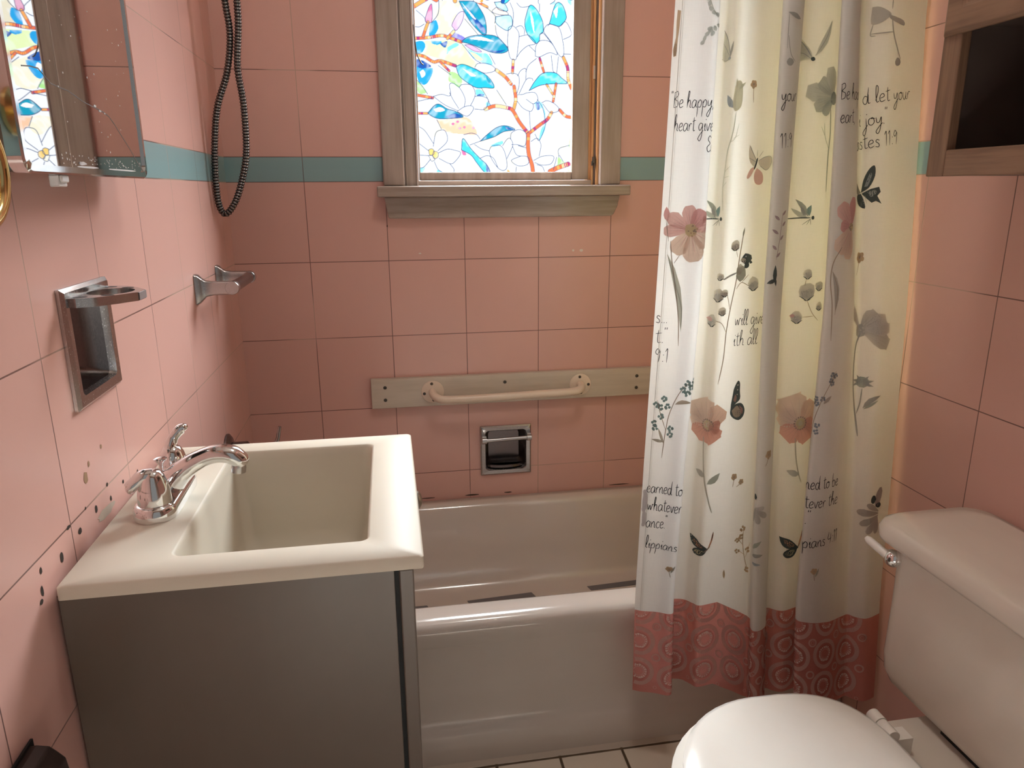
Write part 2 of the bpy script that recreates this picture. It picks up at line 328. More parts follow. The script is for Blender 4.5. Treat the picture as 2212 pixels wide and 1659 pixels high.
PCOL = dict(white=(.97, .97, .97), cream=(1.0, .93, .70), tan=(.86, .78, .58), bluea=(.03, .40, .80), bluec=(.25, .72, 1.0), blued=(.02, .11, .42), violet=(.28, .24, .70),
    green=(.84, .95, .50), greenb=(.48, .88, .30), peach=(.98, .62, .40), peach2=(1.0, .82, .66), pink=(.80, .20, .40), pinkb=(.95, .52, .80), yellow=(1.0, .68, .20),
    orangeb=(.95, .38, .06), branch=(.85, .20, .06), teal=(.015, .36, .52), cyan=(.08, .68, .80), cyanb=(.03, .56, .68), pale=(.50, .92, 1.0), lead=(.05, .09, .20))
ART = [
('p','tan',0,[5513,16820,5993,16820,5989,16657,5832,16303,5800,16195,5619,16032,5296,16032,5259,16222,5399,16467]),
('p','bluea',0,[5246,16276,5395,16358,5447,16167,5324,16004,5207,16004]),
('p','violet',0,[5840,16086,5942,16059,6116,15977,6174,15923,6025,15882,5792,15955]),
('p','cream',0,[6128,16412,6299,16249,6470,16045,6293,16004,6059,16032,6033,16167]),
('p','green',0,[4848,15855,5614,15896,6024,15841,6223,15542,6396,15379,6334,15270,5891,15325,5452,15461,5071,15542,4865,15569]),
('p','bluea',0,[4847,15841,5025,15868,5109,15760,5014,15596,4851,15569]),
('p','blued',0,[5479,15814,5672,15882,5623,15732,5550,15746]),
('p','bluea',0,[5261,15882,5525,15868,5434,15787,5273,15814]),
('p','bluec',0,[5668,15732,5877,15841,5964,15787,5754,15678,5648,15569]),
('p','cream',0,[4861,15461,5298,15297,5678,15134,5699,14862,5482,14618,5123,14618,4982,14808,4854,14944]),
('p','blued',0,[4845,15447,5065,15393,5238,15270,4999,15216,4853,15270]),
('p','bluea',0,[4853,15270,4999,15216,5281,15229,5197,14971,5042,14822,4883,14944]),
('p','white',0,[4936,15134,5027,15189,5082,15080,4990,14998]),
('p','greenb',0,[4852,14917,4982,14808,5095,14645,4885,14631]),
('p','bluec',0,[6169,15732,6402,15624,6696,15596,6824,15338,6515,15406,6282,15542]),
('p','green',0,[6225,15651,6401,15596,6575,15461,6456,15433,6311,15542]),
('p','cream',0,[6744,15025,6918,14754,7180,14373,6792,14400,6675,14563,6500,14726,6560,14767]),
('p','cream',0,[6691,16820,6895,16820,6931,16358,6896,16032,6706,16072,6684,16439]),
('p','greenb',0,[5694,15161,5885,15121,6029,14944,5935,14781,5788,14876,5672,14944]),
('p','bluec',0,[6365,14726,6500,14740,6616,14590,6407,14577]),
('p','blued',0,[6392,14590,6497,14631,6601,14604,6496,14574]),
('p','bluec',0,[6673,14441,6761,14359,6669,14278,6641,14373]),
('p','peach',0,[5324,13979,5610,13992,6123,14047,6328,13802,6384,13625,5991,13625,5540,13693]),
('p','pink',0,[5715,13884,5758,13911,5799,13889,5774,13851,5732,13859]),
('p','pink',0,[5892,13775,5935,13802,5977,13780,5952,13742,5910,13750]),
('p','pink',0,[6014,13802,6057,13829,6098,13807,6073,13769,6031,13777]),
('p','pink',0,[6255,13788,6298,13816,6339,13794,6314,13756,6272,13764]),
('p','pink',0,[5837,13938,5880,13965,5922,13943,5896,13905,5854,13913]),
('p','cream',0,[6154,14074,6485,14101,6907,14183,6661,13884,6413,13612,6358,13802]),
('p','cream',0,[4857,13965,5279,13992,5451,13748,5262,13557,4997,13720]),
('p','cream',0,[6317,13367,6715,13557,7262,13720,7290,13557,7044,13367,6709,13258]),
('p','bluec',0,[6741,13340,7046,13462,7075,13381,6861,13313]),
('p','peach2',0,[5978,13204,6097,13122,6305,12905,6452,12660,6329,12660,6062,12932]),
('p','pink',0,[5963,13217,6039,13204,6097,13109,6005,13095]),
('p','bluec',0,[4835,12769,4988,12782,4922,12660,4836,12660]),
('p','bluec',0,[5307,12728,5442,12660,5304,12660]),
('p','cream',0,[7191,12986,7312,12959,7432,12796,7400,12660,7216,12660]),
('p','orangeb',0,[7202,12728,7278,12660,7186,12660]),
('p','bluec',0,[7930,14427,8109,14455,8229,14210,8234,14019,8154,14291,8019,14237]),
('p','blued',0,[7989,14427,8064,14427,8079,14264,8004,14264]),
('p','bluec',0,[8243,13938,8234,13748,8076,13476,8122,13748]),
('p','greenb',0,[8892,13693,8937,13775,8925,13340,8888,13340]),
('p','greenb',0,[8577,12796,8607,13041,8745,12932,8837,12878]),
('p','cream',0,[8135,13068,8166,13340,8470,13557,8891,13829,8894,13367,8622,13258,8592,13068,8318,13122]),
('p','green',0,[8883,12796,8934,12905,8930,12660,8869,12660]),
('p','teal',0,[5993,16820,6076,16657,6244,16385,6444,16167,6602,16045,6676,16072,6680,16276,6626,16494,6485,16711,6371,16820]),
('l','lead',29,[5993,16820,6076,16657,6244,16385,6444,16167,6602,16045,6676,16072,6680,16276,6626,16494,6485,16711,6371,16820,5993,16820]),
('p','teal',0,[6025,15868,6175,15977,6411,16032,6705,16053,6939,16018,7114,15882,7244,15705,7080,15624,6815,15637,6551,15719,6288,15814]),
('l','lead',29,[6025,15868,6175,15977,6411,16032,6705,16053,6939,16018,7114,15882,7244,15705,7080,15624,6815,15637,6551,15719,6288,15814,6025,15868]),
('p','cyan',0,[7691,16439,7810,16766,7970,16711,8144,16439,8173,16167,8085,16086,8070,15950,7966,15882,7762,16086,7690,16276]),
('l','lead',29,[7691,16439,7810,16766,7970,16711,8144,16439,8173,16167,8085,16086,8070,15950,7966,15882,7762,16086,7690,16276,7691,16439]),
('p','cyan',0,[8334,16358,8494,16820,8669,16820,8786,16548,8729,16412,8598,16303]),
('l','lead',29,[8334,16358,8494,16820,8669,16820,8786,16548,8729,16412,8598,16303,8334,16358]),
('p','cyanb',0,[5875,15284,6040,15338,6275,15270,6627,15107,6802,14944,6858,14781,6620,14781,6382,14781,6088,14944,5943,15080]),
('l','lead',29,[5875,15284,6040,15338,6275,15270,6627,15107,6802,14944,6858,14781,6620,14781,6382,14781,6088,14944,5943,15080,5875,15284]),
('p','cyan',0,[7797,14726,7962,14971,8171,15161,8497,15175,8675,15053,8825,14917,8468,14903,8110,14862]),
('l','lead',29,[7797,14726,7962,14971,8171,15161,8497,15175,8675,15053,8825,14917,8468,14903,8110,14862,7797,14726]),
('p','teal',0,[5104,14142,5292,14332,5428,14359,5619,14251,5827,14196,6033,14060,5761,14019,5400,14006,5221,14060]),
('l','lead',29,[5104,14142,5292,14332,5428,14359,5619,14251,5827,14196,6033,14060,5761,14019,5400,14006,5221,14060,5104,14142]),
('p','teal',0,[6470,13448,6655,13612,6931,13802,7173,13843,7413,13748,7110,13693,6836,13557]),
('l','lead',29,[6470,13448,6655,13612,6931,13802,7173,13843,7413,13748,7110,13693,6836,13557,6470,13448]),
('p','cyan',0,[5964,13231,6018,13516,6223,13258,6460,13013,6639,12850,6727,12660,6574,12660,6366,12905,6218,13095]),
('l','lead',29,[5964,13231,6018,13516,6223,13258,6460,13013,6639,12850,6727,12660,6574,12660,6366,12905,6218,13095,5964,13231]),
('p','pale',0,[6918,16480,7298,16521,7354,16290,7235,16167,7060,16235,6930,16344]),
('l','lead',29,[6918,16480,7298,16521,7354,16290,7235,16167,7060,16235,6930,16344,6918,16480]),
('p','pale',0,[6895,16820,7127,16820,7241,16630,7008,16657]),
('l','lead',29,[6895,16820,7127,16820,7241,16630,7008,16657,6895,16820]),
('p','blued',0,[6165,16711,6421,16439,6649,16195,6618,16086,6417,16276]),
('p','white',0,[6051,16793,6193,16657,6420,16412,6305,16467]),
('p','white',0,[6233,15950,6528,16004,6879,15896,6467,15923]),
('p','blued',0,[6552,15746,6875,15678,7170,15705,6933,15629]),
('p','white',0,[7824,16657,7911,16439,7938,16113,7852,16385]),
('p','white',0,[8436,16657,8553,16766,8524,16494]),
('p','teal',0,[6656,15080,6801,14917,6829,14808,6683,14944]),
('p','white',0,[6037,15243,6389,15080,6269,15053]),
('p','blued',0,[5552,14060,5825,14142,6003,14068,5762,14025]),
('p','white',0,[5258,14237,5440,14291,5557,14210,5346,14169]),
('p','blued',0,[6610,12905,6727,12660,6635,12660]),
('p','blued',0,[7142,13829,7383,13753,7202,13748]),
('p','pink',0,[5119,16385,5231,16657,5306,16711,5292,16331,5145,16303]),
('l','lead',23,[5119,16385,5231,16657,5306,16711,5292,16331,5145,16303,5119,16385]),
('p','pinkb',0,[5829,16195,5802,16276,5956,16521,6103,16575,6068,16358,5915,16140]),
('l','lead',23,[5829,16195,5802,16276,5956,16521,6103,16575,6068,16358,5915,16140,5829,16195]),
('p','pinkb',0,[6111,15800,6288,15800,6550,15651,6344,15664]),
('l','lead',23,[6111,15800,6288,15800,6550,15651,6344,15664,6111,15800]),
('p','peach2',0,[6951,16711,7212,16602,7240,16535,7007,16535,6833,16602]),
('l','lead',23,[6951,16711,7212,16602,7240,16535,7007,16535,6833,16602,6951,16711]),
('p','yellow',0,[5098,13231,5175,13258,5234,13217,5231,13122,5123,13090]),
('l','lead',23,[5098,13231,5175,13258,5234,13217,5231,13122,5123,13090,5098,13231]),
('p','yellow',0,[5234,13204,5339,13163,5341,13054,5241,13000,5199,13095]),
('l','lead',23,[5234,13204,5339,13163,5341,13054,5241,13000,5199,13095,5234,13204]),
('p','cream',0,[5092,13081,5168,13090,5256,12992,5163,12945]),
('l','lead',23,[5092,13081,5168,13090,5256,12992,5163,12945,5092,13081]),
('b','branch',76,[4821,15923,5175,15950,5530,16004,5763,15950,6025,15868]),
('b','branch',100,[4823,16643,5031,16766,5180,16847]),
('b','branch',76,[5059,15977,5124,16140,5194,16303]),
('b','branch',76,[5675,15944,5841,16108]),
('b','branch',76,[4849,15542,5069,15501,5301,15379,5480,15406,5861,15297]),
('b','branch',59,[5479,15379,5694,15175]),
('b','branch',70,[7379,15461,7355,15156]),
('b','branch',88,[6926,15216,7160,15053,7313,14884]),
('b','branch',88,[7395,14822,7437,14509,7389,14278]),
('b','branch',94,[6624,14251,6880,14332,7209,14291,7358,14223,7535,13938,7774,13652]),
('b','branch',88,[7805,13666,8107,13884,8288,14006,8409,14183]),
('b','branch',111,[7774,13625,7766,13340,7801,13068,7875,12850,7905,12660]),
('b','branch',82,[8718,15556,8837,15297,8854,15025,8945,14794]),
('b','branch',59,[8083,15515,8194,15189]),
('b','branch',59,[8274,14876,8438,14645]),
('b','branch',64,[8527,14903,8453,14468]),
('b','branch',82,[8634,14251,8799,14101,8956,14068]),
('b','branch',129,[8379,12674,8593,12769,8882,12864]),
('b','branch',59,[4849,14134,5098,14134]),
('b','branch',70,[4853,14577,5245,14514]),
('b','branch',64,[6459,16820,6709,16700]),
('l','lead',26,[7250,16167,7265,16235,7383,16276,7528,16113,7510,15841,7463,15515,7388,15474,7286,15542,7231,15868,7250,16167]),
('l','lead',26,[6915,16276,6969,16032,7244,15760]),
('l','lead',26,[7541,16032,7762,16072,7908,15977,7966,15868,7760,15814,7582,15678,7478,15542]),
('l','lead',26,[7456,16249,7588,16290,7675,16195,7674,16086]),
('l','lead',26,[8202,16249,8320,16344,8583,16276,8686,16004,8732,15678,8688,15569,8585,15624,8408,15896,8202,16140,8202,16249]),
('l','lead',26,[8598,16290,8758,16412,8876,16276,8921,16099,8716,15991]),
('l','lead',26,[7965,15569,7981,15814,8114,15950,8378,15909,8555,15624,8349,15664,8083,15556,7965,15569]),
('l','lead',26,[8085,16099,8173,16127,8393,15896]),
('l','lead',26,[8717,15637,8939,15637]),
('l','lead',26,[8393,15596,8438,15243,8497,15175]),
('l','lead',26,[8585,15569,8541,15175]),
('l','lead',26,[7191,15121,7370,15148,7517,15080,7530,14862,7468,14645]),
('l','lead',26,[7487,15080,7578,15216,7712,15257,7710,14998]),
('l','lead',26,[7528,14645,7724,14998,7873,15025,7903,14971]),
('l','lead',26,[7483,14618,7632,14631,7752,14672,7961,14672,8035,14509,7914,14400,7721,14509]),
('l','lead',26,[7481,14455,7629,14291,7838,14210,7914,14319,7899,14400]),
('l','lead',26,[7711,15189,7786,15352,7994,15515]),
('l','lead',26,[5270,14550,5481,14604,5704,14577,5698,14835,5788,14876,5964,14754,6091,14509,6071,14319]),
('l','lead',26,[5270,14550,5562,14346,5888,14210]),
('l','lead',26,[5919,14264,5776,14482,5692,14645]),
('l','lead',26,[5949,14781,6026,14849,6264,14835,6363,14645,6315,14482,6236,14346]),
('l','lead',26,[6361,14563,6496,14577,6674,14522,6702,14427,6609,14251,6339,14251]),
('l','lead',26,[5887,14196,6070,14305,6251,14332,6309,14251,6139,14074,5887,14183]),
('l','lead',26,[4880,13802,5026,13693,5226,13394]),
('l','lead',26,[5223,13313,5296,13639,5420,13720,5555,13693,5592,13448,5340,13204]),
('l','lead',26,[4862,13381,5097,13204]),
('l','lead',26,[4864,13095,5092,13081]),
('l','lead',26,[5353,13149,5585,13245,5796,13217,5946,13149,5787,12932,5648,12878,5363,13013]),
('l','lead',26,[5134,12986,4958,12796,4835,12769]),
('l','lead',26,[5238,12932,5323,12742,5442,12660]),
('l','lead',26,[5648,12878,5751,12742,5748,12660]),
('l','lead',26,[6708,13204,6770,13313,6953,13353,7073,13285,7161,13068,7188,12796,7095,12701,6943,12769,6765,13013,6708,13204]),
('l','lead',26,[6460,13013,6644,13081,6825,13013,6943,12769]),
('l','lead',26,[7289,13503,7321,13666,7534,13748,7714,13639,7681,13340,7469,13367,7317,13367]),
('l','lead',26,[7074,13340,7198,13503,7289,13516,7347,13340,7191,13013]),
('l','lead',26,[7347,13313,7466,13095,7709,13068,7800,12986,7738,12850,7494,12823,7312,12959,7557,13068]),
('l','lead',26,[7922,12959,8166,13068,8470,13068,8409,12878,8165,12837,7952,12905]),
('l','lead',26,[7849,13448,8016,13530,8121,13367,8074,13068]),
('l','lead',26,[8622,13041,8622,13258,8910,13353]),
('l','lead',26,[7431,12660,7447,12796]),
('l','lead',26,[8013,12850,8165,12796,8226,12660]),
('l','lead',26,[8471,12714,8562,13041]),
('l','lead',26,[8745,12932,8638,13095]),
('l','lead',26,[6036,13612,6233,13652,6383,13612,6471,13503]),
('l','lead',26,[6195,13353,6501,13462]),
('l','lead',26,[6317,13367,6496,13258,6708,13204]),
('l','lead',26,[7808,14196,7821,13884,7850,13720]),
('l','lead',26,[8243,14019,8243,13856,8076,13476,7956,13639]),
('l','lead',26,[8020,14509,8169,14291,8228,14019]),
('l','lead',26,[8139,14427,8289,14482,8498,14400,8619,14251,8379,14183,8169,14400]),
('l','lead',26,[6932,14726,7180,14373]),
('l','lead',26,[6530,14767,6675,14536,6761,14346]),
('l','lead',26,[6755,15596,6898,15352]),
('l','lead',26,[6364,15270,6455,15365,6750,15352,6911,15216,6627,15134,6363,15243]),
('l','lead',26,[6053,15814,6339,15488,6514,15379]),
('l','lead',26,[7804,15814,7965,15678]),
('l','lead',26,[7499,13340,7711,13285]),
('l','lead',26,[5339,13979,5451,13748]),
('l','lead',26,[4907,16575,5105,16412,5131,16317]),
('l','lead',26,[4862,16195,4979,16195,5099,16263]),
('l','lead',26,[5291,16303,5459,16521,5484,16820]),
('l','lead',26,[6128,16412,6470,16045]),
('l','lead',26,[6901,16331,6918,16494,6689,16698]),
('l','lead',26,[4854,14944,4982,14808,5123,14604]),
('l','lead',26,[4861,14427,5118,14482,5254,14509]),
('l','lead',26,[5417,15297,5735,15080]),
('l','lead',26,[7302,16820,7387,16602,7369,16303]),
('l','lead',26,[7476,16820,7592,16725,7810,16752]),
('l','lead',26,[8073,16820,8072,16630]),
('l','lead',26,[8290,16303,8349,16358])]
def tri_split(tris, mx):
    out = []; st = list(tris)
    while st:
        a, b, c = st.pop()
        la, lb, lc = math.dist(a, b), math.dist(b, c), math.dist(c, a); m_ = max(la, lb, lc)
        if m_ <= mx: out.append((a, b, c)); continue
        if m_ == la: q = ((a[0]+b[0])/2, (a[1]+b[1])/2); st += [(a, q, c), (q, b, c)]
        elif m_ == lb: q = ((b[0]+c[0])/2, (b[1]+c[1])/2); st += [(a, b, q), (a, q, c)]
        else: q = ((c[0]+a[0])/2, (c[1]+a[1])/2); st += [(a, b, q), (q, b, c)]
    return out
def poly_tris(L):
    from mathutils.geometry import tessellate_polygon
    t = tessellate_polygon([[Vector((x, y, 0)) for x, y in L]])
    return [tuple(L[i] for i in q) for q in t]
def ribbon(L, w, taper=False):
    P = np.array(L); n = len(P); T = np.gradient(P, axis=0); T /= np.maximum(np.linalg.norm(T, axis=1, keepdims=True), 1e-9); N = np.stack([-T[:, 1], T[:, 0]], 1)
    W = np.full(n, w/2)
    if taper: W *= np.clip(np.minimum(np.arange(n)+1, np.arange(n)[::-1]+1)/2.5, .45, 1)
    return P + N*W[:, None], P - N*W[:, None]
class Paint:
    """flat coloured shapes gathered into one mesh with a per-face colour"""
    def __init__(self): self.v = []; self.f = []; self.c = []
    def tri(self, pts, col):
        i = len(self.v); self.v += pts; self.f.append(tuple(range(i, i+len(pts)))); self.c.append(col)
    def mesh(self, name):
        me = bpy.data.meshes.new(name); me.from_pydata([tuple(map(float, p)) for p in self.v], [], self.f)
        at = me.attributes.new('tint', 'FLOAT_COLOR', 'FACE')
        at.data.foreach_set('color', np.array([(*c, 1.0) for c in self.c], dtype=np.float32).ravel()); return me
X0, X1, Z0, Z1 = .4845, .8950, 1.2645, 2.1010; YP = .040; ST = .00105
NX, NZ = int((X1-X0)/ST)+1, int((Z1-Z0)/ST)+1
gx, gz = np.linspace(X0, X1, NX), np.linspace(Z0, Z1, NZ); IMG = np.ones((NZ, NX, 3))*np.array(PCOL['white'])
def window_of(P, m_):
    i0, i1 = np.searchsorted(gx, [P[:, 0].min()-m_, P[:, 0].max()+m_]); j0, j1 = np.searchsorted(gz, [P[:, 1].min()-m_, P[:, 1].max()+m_])
    return slice(j0, j1), slice(i0, i1)
def lay(sj, si, alpha, c): IMG[sj, si] = IMG[sj, si]*(1-alpha[..., None]) + np.asarray(c)*alpha[..., None]
def seg_dist(C, sj, si):
    xx, zz = np.meshgrid(gx[si], gz[sj]); best = np.full(xx.shape, 9.0); along = np.zeros(xx.shape); acc = 0.0
    for p, q in zip(C[:-1], C[1:]):
        dv = q-p; l2 = max(float(dv@dv), 1e-12); t_ = np.clip(((xx-p[0])*dv[0]+(zz-p[1])*dv[1])/l2, 0, 1); dd = np.hypot(xx-p[0]-t_*dv[0], zz-p[1]-t_*dv[1])
        m_ = dd < best; best = np.where(m_, dd, best); along = np.where(m_, acc+t_*math.sqrt(l2), along); acc += math.sqrt(l2)
    return best, along
rng = np.random.default_rng(3)
for rep in (0, 1):
    for order in 'pbl':
        for kind, colr, wd, L in ART:
            if kind != order: continue
            P = np.array([((X0+X1-L[i]/1e4) if rep else L[i]/1e4, L[i+1]/1e4+.416*rep) for i in range(0, len(L), 2)])
            if P[:, 1].min() > Z1: continue
            if kind == 'p':
                C = catm(list(P)+[P[0]], 4)[:-1]; sj, si = window_of(C, 0); xx, zz = np.meshgrid(gx[si], gz[sj])
                if xx.size == 0: continue
                ins = np.zeros(xx.shape, bool); D = np.roll(C, 1, 0)
                for (x1, z1), (x2, z2) in zip(C, D):
                    if z1 == z2: continue
                    ins ^= ((z1 > zz) != (z2 > zz)) & (xx < (x2-x1)*(zz-z1)/(z2-z1)+x1)
                c = np.array(PCOL[colr]); ang = rng.uniform(0, 3.1); v = .5+.5*np.sin((xx*math.cos(ang)+zz*math.sin(ang))*rng.uniform(90, 200)+1.2*np.sin(zz*95+xx*70)+.5*np.sin(xx*310-zz*240))
                amt = {'white': 0, 'cream': .5, 'tan': .6}.get(colr, .34)*v**3
                lay(sj, si, ins*1.0, (c[None, None]*(1-amt[..., None])+np.array((.97, .99, 1.0))*amt[..., None]))
            else:
                C = catm(P, 6); hw = wd/2e4*(.84 if kind == 'b' else .62); sj, si = window_of(C, hw+.003); dd, al = seg_dist(C, sj, si)
                if dd.size == 0: continue
                if kind == 'b':
                    lay(sj, si, np.clip((hw+.0011-dd)/.0009+.5, 0, 1), PCOL['lead'])
                    cut = (al/.0075+.35*np.sin(al*900)).astype(int); r = rng.random(400)[np.clip(cut, 0, 399)][..., None]
                    cc = np.where(r < .50, (.88, .20, .08), np.where(r < .80, (.97, .42, .12), np.where(r < .92, (1.0, .70, .38), (.50, .06, .18))))
                    lay(sj, si, np.clip((hw-dd)/.0009+.5, 0, 1), cc)
                else: lay(sj, si, np.clip((hw-dd)/.0009+.5, 0, 1), PCOL['lead'])
vx, vz = np.meshgrid(gx, gz); vv = np.stack([vx, np.full(vx.shape, YP), vz], -1).reshape(-1, 3).astype(np.float32)
ii = (np.arange(NZ-1)[:, None]*NX+np.arange(NX-1)[None]).ravel(); ff = np.stack([ii, ii+1, ii+NX+1, ii+NX], 1).astype(np.int32)
me = bpy.data.meshes.new('stained_film_pane'); me.vertices.add(len(vv)); me.vertices.foreach_set('co', vv.ravel())
me.loops.add(ff.size); me.loops.foreach_set('vertex_index', ff.ravel()); me.polygons.add(len(ff)); me.polygons.foreach_set('loop_start', np.arange(0, ff.size, 4, dtype=np.int32)); me.update(calc_edges=True)
at = me.attributes.new('tint', 'FLOAT_COLOR', 'POINT'); at.data.foreach_set('color', np.concatenate([IMG.reshape(-1, 3), np.ones((NX*NZ, 1))], 1).astype(np.float32).ravel())
k, col = attr_mat('stained_film'); tr_ = k.n('ShaderNodeBsdfTransparent'); k.put(tr_.inputs[0], col); k.t.links.new(tr_.outputs[0], k.out.inputs[0]); me.materials.append(k.m)
pane = bpy.data.objects.new('stained_film_pane', me); COLL.objects.link(pane); pane.parent = win; pane.matrix_parent_inverse = win.matrix_world.inverted()

# ------------------------------------------------------------------ bathtub
tub = thing('bathtub', (.70, -.33, 0), 'aged white built-in bathtub with a plain apron under the window', 'bathtub')
bm = B(); n = 8
rings = [rrect(.003, 1.402, -.6335, -.004, .012, .285, n), rrect(.003, 1.402, -.6365, -.004, .012, .302, n), rrect(.003, 1.402, -.6375, -.005, .014, .316, n), rrect(.004, 1.401, -.6350, -.005, .014, .328, n), rrect(.006, 1.399, -.629, -.005, .016, .3375, n), rrect(.012, 1.393, -.619, -.007, .022, .343, n), rrect(.02, 1.385, -.605, -.008, .03, .345, n),
         rrect(.075, 1.33, -.572, -.034, .06, .345, n), rrect(.088, 1.317, -.561, -.046, .07, .340, n), rrect(.096, 1.309, -.553, -.054, .08, .325, n), rrect(.12, 1.285, -.52, -.078, .09, .20, n),
         rrect(.135, 1.27, -.50, -.095, .10, .13, n), rrect(.155, 1.25, -.48, -.115, .10, .108, n), rrect(.19, 1.21, -.44, -.15, .08, .102, n)]
loft(bm, rings, False, True)
prof = [(-.6335, .285), (-.630, .25), (-.629, .20), (-.632, .13), (-.638, .088), (-.644, .080), (-.649, .072), (-.656, .0), (-.60, .0), (-.60, .285)]
extr(bm, prof, 'X', .004, 1.401)
new_obj('tub_body', bm, M['tub'], tub, smooth=True, angle=50)
for x0, x1, ya, yb in ((.40, .457, -.180, -.182), (.568, .756, -.178, -.166), (.92, 1.12, -.163, -.152)):
    bm = B(); w_ = .0115
    loft(bm, [[(x0, ya-w_, z), (x1, yb-w_, z), (x1-.008, yb+w_, z), (x0-.006, ya+w_, z)] for z in (.1022, .1036)])
    new_obj('grip_strip', bm, M['strip'], tub)
bm = B(); extr(bm, [(-.655, .0), (-.664, .0), (-.655, .008)], 'X', .42, 1.38); new_obj('caulk_line', bm, M['caulk'], tub)

# ------------------------------------------------------------------ tub valve on the left wall, behind the sink
tv = thing('tub_faucet', (0, -.30, .645), 'chrome lever tub faucet mostly hidden behind the cream sink top', 'faucet')
bm = B(); lathe(bm, [(.038, 0), (.038, .004), (.030, .010), (.018, .012), (.018, .045), (.012, .05)], (.001, -.30, .640), (1, 0, 0)); new_obj('valve_body', bm, M['dark_chrome'], tv, smooth=True)
bm = B(); tube(bm, catm([(.045, -.30, .645), (.085, -.30, .638), (.110, -.30, .652), (.118, -.30, .675), (.1215, -.30, .690)], 6), [.006, .0055, .005, .0048, .004], 12); new_obj('lever', bm, M['worn_chrome'], tv, smooth=True)

# ------------------------------------------------------------------ grab bar on its board
bd = thing('mounting_board', (.74, 0, .677), 'long worn off-white board screwed across the pink tiles above the tub', 'board')
bm = B(); loft(bm, [[(.326, y, .636), (1.165, y, .636), (1.165, y, .7175), (.326, y, .7195)] for y in (-.0195, -.0005)]); new_obj('plank', bm, M['board'], bd, bevel=.002)
for x, z in ((.364, .6955), (.3635, .660), (.698, .6952), (1.087, .694), (1.0865, .659), ):
    bm = B(); lathe(bm, [(.0048, 0), (.0048, .0008), (.0032, .0016)], (x, -.0195, z), (0, -1, 0), 14); new_obj('screw', bm, M['screw'], bd, smooth=True)
gb = thing('grab_bar', (.706, -.02, .678), 'cream enamelled grab bar with round flanges on the board above the tub', 'grab bar')
bm = B(); pts = catm([(.494, -.0235, .678), (.4955, -.042, .674), (.506, -.056, .668), (.53, -.062, .664), (.62, -.063, .6635), (.79, -.063, .6665), (.880, -.062, .668), (.905, -.056, .671), (.9155, -.042, .675), (.917, -.0235, .677)], 8)
tube(bm, pts, .0112, 18, (0, 0, 1)); new_obj('bar', bm, M['bar'], gb, smooth=True)
for x, z, angs in ((.494, .678, (95, 190, 275)), (.917, .677, (95, 0, 275))):
    bm = B(); lathe(bm, [(.0315, 0), (.0315, .002), (.028, .0038), (.012, .0045)], (x, -.0197, z), (0, -1, 0), 32); fl = new_obj('flange', bm, M['bar'], gb, smooth=True)
    for a in angs:
        bm = B(); lathe(bm, [(.0042, 0), (.0042, .0012), (.003, .002)], (x+.0235*math.cos(math.radians(a)), -.0232, z+.0235*math.sin(math.radians(a))), (0, -1, 0), 12); new_obj('screw', bm, M['screw'], fl, smooth=True)

# ------------------------------------------------------------------ recessed soap dish
sd = thing('soap_dish', (.7015, 0, .486), 'square recessed metal soap dish with a cross bar in the pink tiles over the tub', 'soap dish')
def sq(x0, x1, z0, z1, r, y, n=5): return [(p[0], y, p[1]) for p in rrect(x0, x1, z0, z1, r, 0, n)]
bm = B(); loft(bm, [sq(.627, .776, .411, .561, .002, -.0005), sq(.627, .776, .411, .561, .002, -.004), sq(.631, .772, .415, .557, .003, -.0075), sq(.641, .762, .425, .548, .011, -.0065), sq(.6445, .7585, .4285, .5445, .011, -.001), sq(.648, .755, .432, .541, .012, .030), sq(.656, .747, .44, .533, .012, .042)], False, True)
fr = new_obj('frame', bm, [M['worn_chrome'], M['dark_chrome']], sd, smooth=True, angle=40)
for f in fr.data.polygons:
    if f.center.y > .002: f.material_index = 1  # shade inside the recess painted as darker chrome
bm = B(); L = [(.7015+.052*math.cos(math.radians(a)), .012-.020*math.sin(math.radians(a))) for a in range(0, 181, 12)]
loft(bm, [[(x, y, .4325) for x, y in L], [(x, y, .440) for x, y in L], [(.7015+(x-.7015)*.9, .012+(y-.012)*.85, .441) for x, y in L], [(.7015+(x-.7015)*.88, .012+(y-.012)*.82, .4335) for x, y in L]]); new_obj('tray', bm, M['dark_chrome'], sd, smooth=True, angle=40)
bm = B(); tube(bm, [(.640, -.024, .5245), (.7015, -.024, .526), (.763, -.024, .5275)], .0058, 14, (0, 0, 1)); new_obj('bar', bm, M['worn_chrome'], sd, smooth=True)
for x, z in ((.6365, .5245), (.7665, .5275)):
    bm = B(); lathe(bm, [(.0095, -.0065), (.0095, .0065)], (x, -.024, z), (1, 0, 0), 18); box(bm, x-.0055, x+.0055, -.024, -.006, z+.004, z+.013); new_obj('post', bm, M['worn_chrome'], sd, smooth=True, angle=30)

# ------------------------------------------------------------------ sink cabinet, top and faucet
vc = thing('sink_cabinet', (.19, -.96, 0), 'brown-grey painted sink cabinet under the cream sink top', 'cabinet')
bm = B(); box(bm, .004, .3785, -1.1745, -1.159, 0, .7815); box(bm, .004, .3785, -.762, -.747, 0, .7815); box(bm, .004, .016, -1.159, -.762, 0, .7815); box(bm, .016, .3785, -1.159, -.762, .08, .095); box(bm, .34, .352, -1.159, -.762, 0, .08)
new_obj('carcass', bm, M['cabinet'], vc, bevel=.0008)
bm = B(); box(bm, .384, .402, -1.1725, -.748, .055, .7745); dr = new_obj('door', bm, M['cabinet'], vc, bevel=.002)
bm = B(); lathe(bm, [(.005, 0), (.005, .008), (.0085, .011), (.0155, .0155), (.0160, .019), (.0115, .0235), (.004, .0255)], (.402, -.80, .700), (1, 0, 0), 22); new_obj('knob', bm, M['brushed'], dr, smooth=True)
